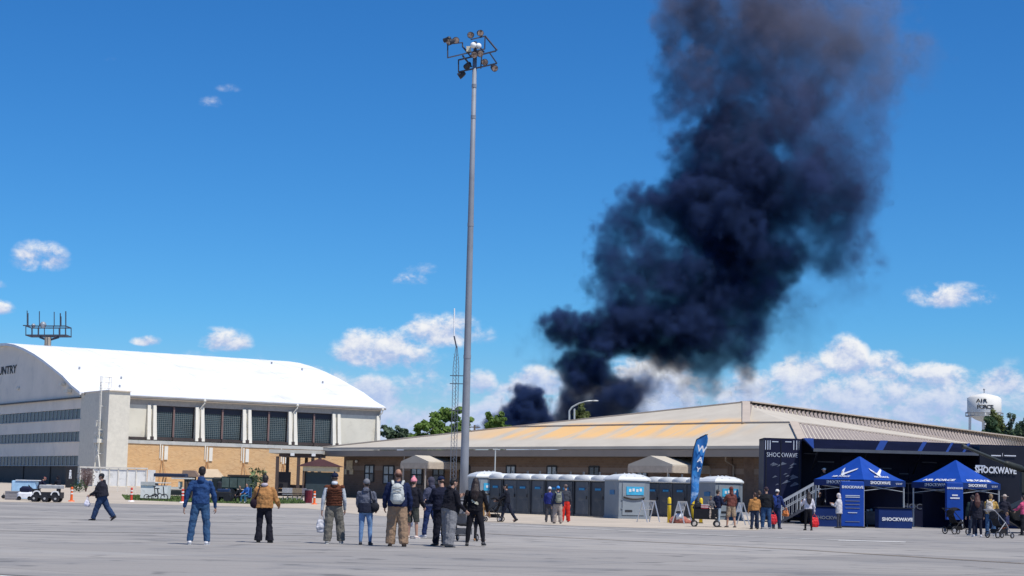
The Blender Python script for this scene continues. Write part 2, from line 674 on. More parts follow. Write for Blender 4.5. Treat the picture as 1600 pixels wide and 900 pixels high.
# ------------------------------------------------------------------ ground
def ground_material():
    m = bpy.data.materials.new('apron_concrete')
    m.use_nodes = True
    w = NT(m.node_tree)
    tc = w.n('ShaderNodeTexCoord')
    v = tc.outputs['Object']
    a = w.noise(v, 0.06, 4.0, 0.6)
    b = w.noise(v, 0.45, 5.0, 0.65)
    mp = w.n('ShaderNodeMapping', ins={0: v})
    mp.inputs['Scale'].default_value = (0.03, 0.55, 1)
    mp.inputs['Rotation'].default_value = (0, 0, 0.35)
    streak = w.noise(mp.outputs[0], 1.0, 5.0, 0.7)
    fine = w.noise(v, 14.0, 4.0, 0.7)
    c = w.ramp(a, [(0.3, (0.315, 0.297, 0.277)), (0.7, (0.385, 0.36, 0.334))])
    c = w.mix(w.smooth(b, 0.48, 0.72), c, (0.25, 0.245, 0.245))
    c = w.mix(w.math('MULTIPLY', w.smooth(streak, 0.50, 0.66), 0.55), c, (0.345, 0.335, 0.325))
    c = w.mix(w.math('MULTIPLY', w.smooth(streak, 0.47, 0.34), 0.60), c, (0.20, 0.20, 0.203))
    c = w.mix(w.math('MULTIPLY', w.smooth(fine, 0.45, 0.75), 0.35), c, (0.20, 0.197, 0.195))
    # sawn joints of the six metre slabs, filled with dark sealant
    rot = w.n('ShaderNodeMapping', ins={0: v})
    rot.inputs['Rotation'].default_value = (0, 0, -0.96)
    br = w.n('ShaderNodeTexBrick', ins={0: rot.outputs[0], 'Scale': 1.0, 'Mortar Size': 0.028, 'Mortar Smooth': 0.3, 'Brick Width': 6.0, 'Row Height': 6.0})
    br.offset = 0.0
    c = w.mix(w.math('MULTIPLY', br.outputs['Fac'], 0.5), c, (0.12, 0.115, 0.11))
    # oil drips, tyre scuffs and odd slabs that were poured later
    oil = w.noise(v, 0.9, 2.0, 0.5)
    c = w.mix(w.math('MULTIPLY', w.smooth(oil, 0.62, 0.70), 0.55), c, (0.13, 0.125, 0.12))
    sc = w.n('ShaderNodeMapping', ins={0: v})
    sc.inputs['Scale'].default_value = (0.02, 0.9, 1)
    sc.inputs['Rotation'].default_value = (0, 0, -0.12)
    tyre = w.noise(sc.outputs[0], 2.2, 3.0, 0.6)
    c = w.mix(w.math('MULTIPLY', w.smooth(tyre, 0.57, 0.66), 0.5), c, (0.17, 0.165, 0.16))
    br2 = w.n('ShaderNodeTexBrick', ins={0: rot.outputs[0], 'Scale': 1.0, 'Mortar Size': 0.0, 'Brick Width': 6.0, 'Row Height': 6.0, 'Color1': (0.84, 0.84, 0.845, 1), 'Color2': (1.07, 1.06, 1.04, 1)})
    br2.offset = 0.0
    c = w.mix(1.0, c, br2.outputs['Color'], 'MULTIPLY')
    p = w.n('ShaderNodeBsdfPrincipled', ins={'Base Color': c, 'Roughness': 0.9, 'Specular IOR Level': 0.15})
    bp = w.n('ShaderNodeBump', ins={'Strength': 0.25, 'Distance': 0.01, 'Height': fine})
    w.t.links.new(bp.outputs[0], p.inputs['Normal'])
    out = w.n('ShaderNodeOutputMaterial')
    w.t.links.new(p.outputs[0], out.inputs[0])
    return m


def build_ground():
    ys = [-400, -60, 0, 40, 70, 95, 110, 130, 160, 200, 240, 257, 400, 900, 2500, 6000]
    xs = [-6000, -1500, -400, -120, -60, 0, 60, 120, 400, 1500, 6000]
    b = MB()
    vs = [(x, y, gz(y)) for y in ys for x in xs]
    n = len(xs)
    fs = [(j * n + i, j * n + i + 1, (j + 1) * n + i + 1, (j + 1) * n + i) for j in range(len(ys) - 1) for i in range(n - 1)]
    b.add(vs, fs)
    tag(b.build('ground', ground_material()), 'grey weathered concrete apron in the open', kind='structure')


def sheet(name, poly, lift, m, step=4.0):
    """a flat sheet that follows the ground a few millimetres above it: polygon cut into strips along the slope breaks"""
    bm = bmesh.new()
    f = bm.faces.new([bm.verts.new((p[0], p[1], 0)) for p in poly])
    for y in (95, 110, 130, 160, 200, 240):
        bmesh.ops.bisect_plane(bm, geom=bm.verts[:] + bm.edges[:] + bm.faces[:], plane_co=(0, y, 0), plane_no=(0, 1, 0))
    for v in bm.verts:
        v.co.z = gz(v.co.y) + lift
    bmesh.ops.recalc_face_normals(bm, faces=bm.faces)
    for f in bm.faces:
        if f.normal.z < 0:
            f.normal_flip()
    me = bpy.data.meshes.new(name)
    bm.to_mesh(me)
    bm.free()
    me.materials.append(m)
    o = bpy.data.objects.new(name, me)
    COL.objects.link(o)
    return o


def stripe(name, pts, width, m, lift=0.012):
    """painted line or tar joint along the ground"""
    poly_l, poly_r = [], []
    for i, p in enumerate(pts):
        a = Vector(pts[max(i - 1, 0)])
        c = Vector(pts[min(i + 1, len(pts) - 1)])
        t = (c - a).normalized()
        nn = Vector((-t.y, t.x)) * width / 2
        poly_l.append(Vector(p) + nn)
        poly_r.append(Vector(p) - nn)
    return sheet(name, poly_l + poly_r[::-1], lift, m)


build_ground()
M_PAVE = mat('pale_concrete', (0.50, 0.43, 0.345), 0.92, 0.12, 0.35, 0.2, 12, spec=0.1, dirt=((0.36, 0.32, 0.27), 0.5, 0.6))
M_LINE = mat('worn_white_paint', (0.62, 0.61, 0.58), 0.85, 0.15, 1.2, 0.1, spec=0.1, dirt=((0.33, 0.32, 0.31), 1.6, 0.85))
M_TAR = mat('rust_brown_joint_sealant', (0.20, 0.15, 0.10), 0.9, 0.2, 1.0, 0.1, spec=0.1)
M_TARD = mat('dark_joint_sealant', (0.15, 0.145, 0.14), 0.9, 0.2, 0.6, 0.1, spec=0.1)


def gpt(px, py):
    d = depth(px, py)
    a, _ = ray(px, py)
    return (a * d, d)


def build_paving():
    front = [gpt(-40, 785), gpt(150, 788), gpt(330, 792), gpt(480, 796), gpt(600, 806), gpt(760, 815), gpt(900, 821), gpt(1060, 826), gpt(1185, 828)]
    back = [at(1205, 100), at(1150, 125), at(620, 240), at(300, 300), at(-60, 300)]
    tag(sheet('pavement', front + [(p.x, p.y) for p in back], 0.006, M_PAVE), 'pale beige concrete paving under the portable toilets and hangar', kind='structure')
    far = [gpt(1185, 830), gpt(1420, 833), gpt(1720, 838), (70, 100), (26, 100)]
    # painted lines
    l1 = [gpt(720, 817), gpt(860, 823), gpt(1000, 830), gpt(1150, 837), gpt(1310, 843)]
    tag(stripe('painted_line', l1, 0.30, M_LINE), 'faded white painted line running along the apron edge', kind='structure')
    tag(stripe('painted_line', [gpt(1310, 843.5), gpt(1415, 846.5)], 0.75, mat('fresh_white_paint', (0.72, 0.70, 0.66), 0.8, 0.08, 1.5, 0.05)), 'bright white painted bar at the end of the faded line', kind='structure')
    tag(stripe('painted_line', [gpt(372, 805.5), gpt(446, 807)], 0.55, M_LINE), 'short white painted bar behind the woman in tan', kind='structure')
    tag(stripe('painted_line', [gpt(-30, 897), gpt(60, 903)], 0.30, M_LINE, 0.016), 'white painted line at the near edge of the apron', kind='structure')
    tag(stripe('tar_joint', [gpt(-40, 895.0), gpt(80, 902.0)], 0.55, M_TARD, 0.012), 'dark sealed joint beside the nearest white line', kind='structure')
    tag(stripe('tar_joint', [gpt(760, 833), gpt(1000, 845), gpt(1250, 858), gpt(1640, 882)], 0.16, M_TAR), 'rust brown sealed joint crossing the apron', kind='structure')
    tag(stripe('tar_joint', [gpt(-20, 828), gpt(250, 832), gpt(480, 836), gpt(760, 842)], 0.22, M_TARD), 'dark sealed joint behind the standing spectators', kind='structure')
    tag(stripe('tar_joint', [gpt(-20, 808), gpt(250, 813), gpt(480, 818), gpt(760, 826)], 0.25, M_TARD), 'second dark sealed joint nearer the hangar', kind='structure')


build_paving()

# grass beside the hangar
def build_grass():
    bound = [at(196, 123), at(300, 119), at(395, 118), at(478, 125), at(470, 150), at(300, 150), at(190, 148)]
    poly = [(p.x, p.y) for p in bound]
    m = mat('lawn_soil', (0.085, 0.115, 0.035), 0.95, 0.35, 1.3, 0.4, 9)
    tag(sheet('lawn', poly, 0.010, m), 'strip of green lawn in front of the hangar', kind='structure')
    rng = random.Random(5)
    b = MB()
    xs = [p[0] for p in poly]
    ys = [p[1] for p in poly]

    def inside(x, y):
        r = False
        j = len(poly) - 1
        for i in range(len(poly)):
            (xi, yi), (xj, yj) = poly[i], poly[j]
            if (yi > y) != (yj > y) and x < (xj - xi) * (y - yi) / (yj - yi) + xi:
                r = not r
            j = i
        return r
    k = 0
    while k < 5200:
        x = rng.uniform(min(xs), max(xs))
        y = min(ys) + (max(ys) - min(ys)) * rng.random() ** 1.6
        if not inside(x, y):
            continue
        k += 1
        a = rng.uniform(0, 6.28)
        h = rng.uniform(0.05, 0.13)
        dx, dy = math.cos(a) * 0.05, math.sin(a) * 0.05
        z = gz(y) + 0.012
        lx, ly = rng.uniform(-.06, .06), rng.uniform(-.06, .06)
        b.add([(x - dx, y - dy, z), (x + dx, y + dy, z), (x + lx, y + ly, z + h)], [(0, 1, 2)])
    tag(b.build('grass', mat('grass_blades', (0.10, 0.15, 0.04), 0.8, 0.45, 0.8, 0)), 'short green grass on the strip before the hangar', kind='stuff')


build_grass()


# ------------------------------------------------------------------ the hangar
HA = R(33)
HS = Vector((math.cos(HA), math.sin(HA), 0))
HF = Vector((-HS.y, HS.x, 0))
HK = P(131, 611, 235)
HEAVE = HK.z
HBASE = gz(235)
HL = 44.5                       # length of the side wall


def on_plane(px, py, p0, n):
    a, b = ray(px, py)
    r = Vector((a, 1, b))
    o = Vector((0, 0, CAM_H))
    return o + r * ((p0 - o).dot(n) / r.dot(n))


def side_s(px, off=0.0):
    """distance along the side wall of the spot seen in that column (wall standing `off` in front of the eave)"""
    return (on_plane(px, 680, HK - HF * off, HF) - HK).dot(HS)


def side_z(px, py, off=0.0):
    return on_plane(px, py, HK - HF * off, HF).z


def build_hangar():
    root = thing('hangar', 'large pale hangar with white arched roof and orange brick base', 'hangar', (HK.x, HK.y, 0), HA)
    # local frame: x along the side wall, y along the front (away), z up
    zb, ze = HBASE - 0.3, HEAVE
    cream = mat('cream_wall_paint', (0.68, 0.645, 0.54), 0.85, 0.07, 0.3, 0.1, 6, dirt=((0.45, 0.41, 0.33), 0.45, 0.5))
    grey = mat('pale_grey_wall_paint', (0.83, 0.74, 0.63), 0.85, 0.06, 0.25, 0.1, 5, dirt=((0.56, 0.52, 0.48), 0.4, 0.4))
    blockm = mat('painted_block_wall', (0.68, 0.64, 0.54), 0.9, 0.08, 2.5, 0.5, 5, dirt=((0.58, 0.54, 0.46), 0.7, 0.5))
    white = mat('white_roof_membrane', (0.80, 0.81, 0.82), 0.6, 0.03, 0.15, 0.05, 3, spec=0.3, dirt=((0.50, 0.49, 0.47), 0.16, 0.5))
    trim = mat('cream_trim', (0.76, 0.725, 0.63), 0.8, 0.06, 0.8, 0.08)
    dark = mat('hangar_door_dark', (0.055, 0.052, 0.05), 0.7, 0.3, 0.4, 0.1)
    glass = mat('dark_window_glass', (0.045, 0.072, 0.08), 0.25, 0.4, 0.35, 0.0, spec=0.22)
    steel = mat('brown_steel', (0.05, 0.038, 0.036), 0.7, 0.2, 1.0, 0.1)
    # orange brick with its courses
    bm_ = bpy.data.materials.new('orange_brick')
    bm_.use_nodes = True
    w = NT(bm_.node_tree)
    tc = w.n('ShaderNodeTexCoord')
    mp = w.n('ShaderNodeMapping', ins={0: tc.outputs['Object']})
    mp.inputs['Rotation'].default_value = (R(-90), 0, 0)
    br = w.n('ShaderNodeTexBrick', ins={0: mp.outputs[0], 'Scale': 1.0, 'Mortar Size': 0.018, 'Brick Width': 0.42, 'Row Height': 0.15,
                                        'Color1': (0.56, 0.31, 0.135, 1), 'Color2': (0.70, 0.44, 0.21, 1), 'Mortar': (0.62, 0.48, 0.31, 1)})
    nz = w.noise(tc.outputs['Object'], 0.7, 4, 0.6)
    c = w.mix(w.math('MULTIPLY', w.smooth(nz, 0.42, 0.7), 0.5), br.outputs['Color'], (0.68, 0.42, 0.20))
    nb = w.n('ShaderNodeBsdfPrincipled', ins={'Base Color': c, 'Roughness': 0.9, 'Specular IOR Level': 0.15})
    bp = w.n('ShaderNodeBump', ins={'Strength': 0.5, 'Distance': 0.02, 'Height': br.outputs['Fac']})
    bp.invert = True
    w.t.links.new(bp.outputs[0], nb.inputs['Normal'])
    w.t.links.new(nb.outputs[0], w.n('ShaderNodeOutputMaterial').inputs[0])
    brick = bm_

    # roof profile: (y into the building, height)
    prof = [(-0.4, ze - 0.15), (0.0, ze), (3.0, 14.1), (6.5, 15.45), (10.6, 16.7), (15, 18.0), (19, 19.05), (23.5, 20.05), (28, 20.85), (32.0, 21.3), (35.5, 21.45)]
    half = 35.5
    full = prof + [(2 * half - y, z) for y, z in prof[-2::-1]]
    rings = []
    for x in [-0.7 + i * (HL + 1.2) / 12 for i in range(13)]:
        top = [(x, y, z) for y, z in full]
        bot = [(x, y, z - 0.35) for y, z in full[::-1]]
        rings.append(top + bot)
    MB().loft(rings).build('roof', white, root)
    b = MB()
    for i in range(1, 9):
        x = i * HL / 9
        b.loft([[(x - .05, y, z + .004), (x + .05, y, z + .004), (x + .05, y, z + .018), (x - .05, y, z + .018)] for y, z in full])
    b.build('roof_seam', white, root)
    b = MB()
    for x, i in ((3.0, 3), (7.5, 2), (6.0, 1), (38, 6), (41, 5), (40.3, 3)):
        y, z = full[i + 1]
        b.tube([(x, y, z - .1), (x, y, z + .35)], 0.14, 8)
    b.build('roof_vent', mat('galvanised', (0.45, 0.45, 0.46), 0.5, 0.1, 2, 0.05, metal=0.6), root)
    # gutter and fascia along the eave
    MB().box((HL / 2, -0.5, ze - 0.42), (HL + 0.9, 0.22, 0.24)).build('gutter', mat('gutter_grey', (0.25, 0.24, 0.23), 0.6, 0.1, 1), root)

    # front wall: arch infill above the windows, then bands between the window strips
    fz = lambda px, py: on_plane(px, py, HK, HS).z
    bands = [(10.95, 9.55), (7.95, 6.60), (4.78, 3.42)]     # window strips: top, bottom
    Y0, Y1 = 0.9, 2 * half - 0.3
    poly = [(0, Y0, 12.45)] + [(0, max(y, Y0), z - 0.36) for y, z in full if Y0 < y < Y1] + [(0, Y1, 12.45)]
    MB().prism(poly, (0.4, 0, 0)).build('front_gable', grey, root)
    b = MB()
    for z1, z0 in ((12.35, bands[0][0]), (bands[0][1], bands[1][0]), (bands[1][1], bands[2][0])):
        b.box((0.22, (Y0 + Y1) / 2, (z1 + z0) / 2), (0.4, Y1 - Y0, z1 - z0))
    b.build('front_wall', grey, root)
    MB().box((-0.12, (Y0 + Y1) / 2, 12.4), (0.5, Y1 - Y0, 0.16)).build('drip_ledge', mat('dark_ledge', (0.10, 0.10, 0.105), 0.7), root)
    # dark big door below, in leaves
    leaf = MB().box((0, 0, 0), (0.25, 5.6, 3.42 - zb - 0.02)).build('door_leaf', dark, root)
    copies(leaf, [((0.32 + 0.12 * (i % 2), 1.0 + 2.8 + i * 5.7, (3.42 + zb) / 2), 0) for i in range(12)])
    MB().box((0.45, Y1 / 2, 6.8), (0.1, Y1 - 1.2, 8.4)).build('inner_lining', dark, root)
    pane = MB().box((0, 0, 0), (0.06, 1.50, 1.30)).build('window_pane', glass, root)
    mull = MB().box((0, 0, 0), (0.07, 0.17, 1.36)).build('mullion', mat('window_frame_grey', (0.33, 0.36, 0.38), 0.6), root)
    pl, ml = [], []
    for zt, z0 in bands:
        zc = (zt + z0) / 2
        for i in range(22):
            y = 1.1 + i * 1.57
            pl.append(((0.14, y + 0.785, zc), 0))
            ml.append(((0.09, y, zc), 0))
    copies(pane, pl)
    copies(mull, ml)
    b = MB()
    for zt, z0 in bands:
        b.box((-0.03, Y1 / 2, z0 + 0.04), (0.12, Y1 - 1, 0.09))
    b.build('window_sill', mat('window_frame_grey', (0.33, 0.36, 0.38)), root)
    # lettering over the doors, cut by the picture's edge
    tp = on_plane(26, 578, HK, HS)
    tl = Vector(((tp - HK).dot(HS), (tp - HK).dot(HF), tp.z))
    M = Matrix.Translation((-0.06, tl.y, tl.z + 0.1)) @ Matrix.Rotation(R(-90), 4, 'Z') @ Matrix.Rotation(R(90), 4, 'X')
    text('UNTRY', 1.65, mat('letter_black', (0.02, 0.02, 0.022), 0.6), root, M, sx=1.55, align='RIGHT', bold=0.035)
    b = MB()
    for px, py, s in ((101, 601, .5), (110, 611, .75), (107, 611, .3)):
        q = on_plane(px, py, HK, HS)
        y, z = (q - HK).dot(HF), q.z
        b.box((-0.35, y, z), (0.6, s * 1.6, s * 0.6))
        b.beam((0.1, y, z), (-0.4, y, z), 0.1)
    b.build('wall_lamp', trim, root)
    q = on_plane(30, 607, HK, HS)
    MB().ball((-0.2, (q - HK).dot(HF), q.z), 0.25).build('wall_lamp', trim, root, True)

    # stair tower at the corner, standing proud of the side wall
    tw = (on_plane(167.5, 690, HK, HS) - HK).dot(-HF)
    tx = (on_plane(200.5, 690, HK - HF * tw, HF) - HK).dot(HS)
    b = MB().box((tx / 2 - .02, -tw / 2 + .4, (zb + ze - 0.28) / 2), (tx, tw + .8, ze - 0.28 - zb))
    b.build('stair_tower', [blockm], root)
    MB().box((tx / 2 - .02, -tw / 2 + .2, ze - 0.22), (tx + .16, tw + .9, 0.14)).build('parapet_cap', grey, root)
    # ladder with a cage and pipes on the shaded face
    b = MB()
    ly = -tw + 1.5
    for s in (-.25, .25):
        b.beam((-0.6, ly + s, 4.2), (-0.6, ly + s, ze + 1.6), 0.09)
    for i in range(26):
        b.beam((-0.6, ly - .25, 4.5 + i * .38), (-0.6, ly + .25, 4.5 + i * .38), 0.06)
    for z in (5, 8, 11):
        for s in (-.25, .25):
            b.beam((-.6, ly + s, z), (0, ly + s, z), .06)
    b.build('ladder', trim, root)
    b = MB()
    for z in (ze + .1, ze + .8, ze + 1.5):
        for a in (-.45, .45):
            b.beam((-.25, ly + a, z), (.6, ly + a, z), .06)
        b.beam((.6, ly - .45, z), (.6, ly + .45, z), .06)
    for a in (-.45, .45):
        b.beam((.6, ly + a, ze), (.6, ly + a, ze + 1.5), .06)
    b.build('ladder_rail', trim, root)
    b = MB()
    b.tube([(-.6, ly + .9, zb + .2), (-.6, ly + .9, 7.2)], .10, 6)
    b.tube([(-.6, ly + .9, 6.2), (-.6, ly - .3, 4.6), (-.5, ly - .6, 3.2)], .10, 6)
    b.tube([(-.6, ly + 1.6, 6.4), (-.6, ly + .6, 4.4)], .08, 6)
    b.box((-.4, ly + .6, 6.6), (.8, 1.6, .5))
    b.box((-.4, ly + .9, 7.6), (.7, 1.0, .3))
    b.box((-.4, ly + 1.0, 8.8), (.7, .35, .8))
    b.build('pipe_work', trim, root)

    # side wall: upper wall with painted eave shade, glazed bays, pilasters, ledge and the brick base
    x0 = tx
    zs, zt = side_z(470, 693), ze - 0.75
    bays = [(238.5, 303.5), (316.5, 378), (390, 449.5), (461.5, 520)]
    bx = [(side_s(a), side_s(c)) for a, c in bays]
    zwt, zwb = side_z(330, 637.5), side_z(330, 687)
    edges = [x0] + [v for q in bx for v in q] + [HL]
    for i in range(0, len(edges), 2):
        MB().box(((edges[i] + edges[i + 1]) / 2, 0.35, (zwb + zwt) / 2), (edges[i + 1] - edges[i], 0.4, zwt - zwb)).build('side_wall', cream, root)
    MB().box(((x0 + HL) / 2, 0.36, (zwt + ze - .3) / 2), (HL - x0, 0.42, ze - .3 - zwt)).build('eave_shade_strip', mat('eave_shade_grey', (0.42, 0.385, 0.34), 0.85), root)  # wall strip greyed with the painted shadow of the roof overhang
    MB().box(((x0 + HL) / 2, 0.30, zwt + 0.78), (HL - x0, 0.5, 0.14)).build('eave_rail', grey, root)
    MB().box(((x0 + HL) / 2, 0.36, (zb + zwb) / 2), (HL - x0, 0.42, zwb - zb)).build('base_wall', cream, root)
    for i, (xa, xc) in enumerate(bx):
        fr = MB()
        t = 0.12
        fr.box(((xa + xc) / 2, .30, zwt - t / 2), (xc - xa, .2, t))
        fr.box(((xa + xc) / 2, .30, zwb + t / 2), (xc - xa, .2, t))
        for x in (xa + t / 2, xc - t / 2):
            fr.box((x, .30, (zwt + zwb) / 2), (t, .2, zwt - zwb - 2 * t))
        f = fr.build('window_frame', steel, root)
        MB().box(((xa + xc) / 2, .44, (zwt + zwb) / 2), (xc - xa, .05, zwt - zwb)).build('glazing', glass, f)
        MB().box(((xa + xc) / 2, .33, zwt - .12 - .35), (xc - xa - .26, .06, .7)).build('blind', mat('window_blind', (0.03, 0.035, 0.05), 0.7), f)
        MB().box(((xa + xc) / 2, .24, (zwt + zwb) / 2), (.22, .24, zwt - zwb - .26)).build('centre_post', mat('post_brown', (0.20, 0.13, 0.12), 0.8), f)
        g = MB()
        n = 20
        for k in range(1, n):
            x = xa + (xc - xa) * k / n
            g.box((x, .385, (zwt + zwb) / 2 - .35), (.035, .05, zwt - zwb - .95))
        for k in range(1, 13):
            z = zwb + .15 + (zwt - zwb - 1.0) * k / 13
            g.box(((xa + xc) / 2, .378, z), (xc - xa - .3, .05, .035))
        g.build('muntin', mat('muntin_grey', (0.19, 0.225, 0.23), 0.7), f)
    # steel band and brackets under the windows
    MB().box(((x0 + HL) / 2 - 2, -.12, zwb - .14), (HL - x0 - 4.2, .5, .30)).build('steel_band', steel, root)
    # pilasters: two slightly tapered white fins at each pier
    piers = [side_s(235), side_s(310), side_s(384), side_s(455.5), side_s(524), side_s(593)]
    fin = MB()
    zt2 = zwt + .05
    fin.loft([[(-.28, -.62, zwb - .3), (.28, -.62, zwb - .3), (.28, .14, zwb - .3), (-.28, .14, zwb - .3)],
              [(-.22, -.12, zt2), (.22, -.12, zt2), (.22, .14, zt2), (-.22, .14, zt2)]])
    fin = fin.build('pilaster', trim, root)
    pls = []
    for i, x in enumerate(piers):
        pls.append(((x - .38, 0, 0), 0))
        if i < 5:
            pls.append(((x + .42, 0, 0), 0))
    copies(fin, pls)
    br_ = MB().box((0, -.35, 0), (.5, .55, .75)).build('bracket', steel, root)
    copies(br_, [((x, 0, zwb - .25), 0) for x in piers[:5]] + [(((a + c) / 2, .12, zwb - .3), 0) for a, c in bx])
    dp = MB()
    dp.tube([(0, -.5, ze - .5), (0, -.5, ze - .9), (-.45, .02, ze - 1.7), (-.45, .02, zwb)], .1, 6)
    dp.ball((0, -.5, ze - .5), .22)
    dp = dp.build('downspout', trim, root)
    copies(dp, [((piers[1] + .5, 0, 0), 0), ((piers[3] + .5, 0, 0), 0), ((piers[5] + .1, 0, 0), 0)])
    # brick base, proud of the wall, under a pale ledge
    zl = side_z(330, 697.5)
    MB().box(((x0 + HL) / 2 - 2, -.45, (zl + zb) / 2), (HL - x0 - 4, 1.2, zl - zb)).build('brick_base', brick, root)
    MB().box(((x0 + HL) / 2 - 2, -.5, zl + .24), (HL - x0 - 4, 1.3, .46)).build('ledge', mat('ledge_grey', (0.50, 0.50, 0.47), 0.85, 0.08, 0.7, dirt=((0.34, 0.36, 0.35), 1.0, 0.7)), root)
    for px in (254, 324, 381, 443):
        x = side_s(px, 1)
        b = MB()
        b.box((x, -1.12, zl - 1.1), (.16, .16, 2.0))
        b.box((x + .55, -1.12, zl - 1.1), (.5, .14, 1.8))
        b.box((x - .3, -1.13, zl - .9), (.12, .12, 1.9))
        b.build('conduit', trim, root)
        b = MB()
        b.beam((x, -1.15, zl - 2.0), (x - .5, -1.6, zb + .2), .07)
        b.beam((x + .1, -1.15, zl - 2.0), (x + .9, -1.6, zb + .2), .07)
        b.build('guy_brace', mat('brace_orange', (0.50, 0.25, 0.10), 0.8), root)
    return root


hangar = build_hangar()
# ------------------------------------------------------------------ antenna platform behind the hangar
M_STEEL = mat('galvanised_steel', (0.30, 0.33, 0.36), 0.5, 0.12, 1.5, 0.08, metal=0.3)
M_DARKSTEEL = mat('dark_steel', (0.05, 0.055, 0.075), 0.6, 0.2, 1.5, 0.05)


def build_antenna_platform():
    d = 292
    s = d / FPX
    c = P(76, 533, d)
    root = thing('antenna_platform', 'steel antenna platform with whip aerials rising behind the white hangar roof', 'antenna', (c.x, c.y, 0))
    L = lambda px, py, dy=0: P(px, py, d) - Vector((c.x, c.y - dy, 0))
    MB().tube([(0, 0, gz(d)), L(75, 527)], .55, 10).build('pole', mat('pole_tan', (0.35, 0.30, 0.24), 0.8), root)
    b = MB()
    for dy in (-1.8, 1.8):
        for z in (525, 511):
            b.beam(L(45, z, dy), L(107, z, dy), .17)
    for px in (45, 107):
        b.beam(L(px, 525, -1.8), L(px, 525, 1.8), .18)
        b.beam(L(px, 511, -1.8), L(px, 511, 1.8), .14)
    for px in (45, 55, 65, 88, 98, 107):
        b.beam(L(px, 525, -1.8), L(px, 511, -1.8), .12)
        b.beam(L(px, 525, 1.8), L(px, 511, 1.8), .12)
    b.beam(L(45, 525), L(107, 525), .8, .16)
    b.beam(L(36, 508.5), L(47, 509), .16)
    b.beam(L(62, 527), L(75, 532), .3)
    b.beam(L(92, 527), L(75, 532), .3)
    b.build('platform_frame', M_DARKSTEEL, root)
    aer = {47: 487, 48.5: 491, 66: 488, 89: 489, 98.5: 491, 99.5: 496, 107: 488}
    for px, top in aer.items():
        b = MB().tube([L(px, 512, -1.8), L(px, top, -1.8)], .075 if px < 90 else .10, 5)
        b.build('aerial', M_DARKSTEEL, root)
    b = MB()
    b.ball(L(71, 509, -1.5), .55)
    b.ball(L(56, 510, -1.5), .35)
    b.build('antenna_dome', M_STEEL, root, True)


build_antenna_platform()


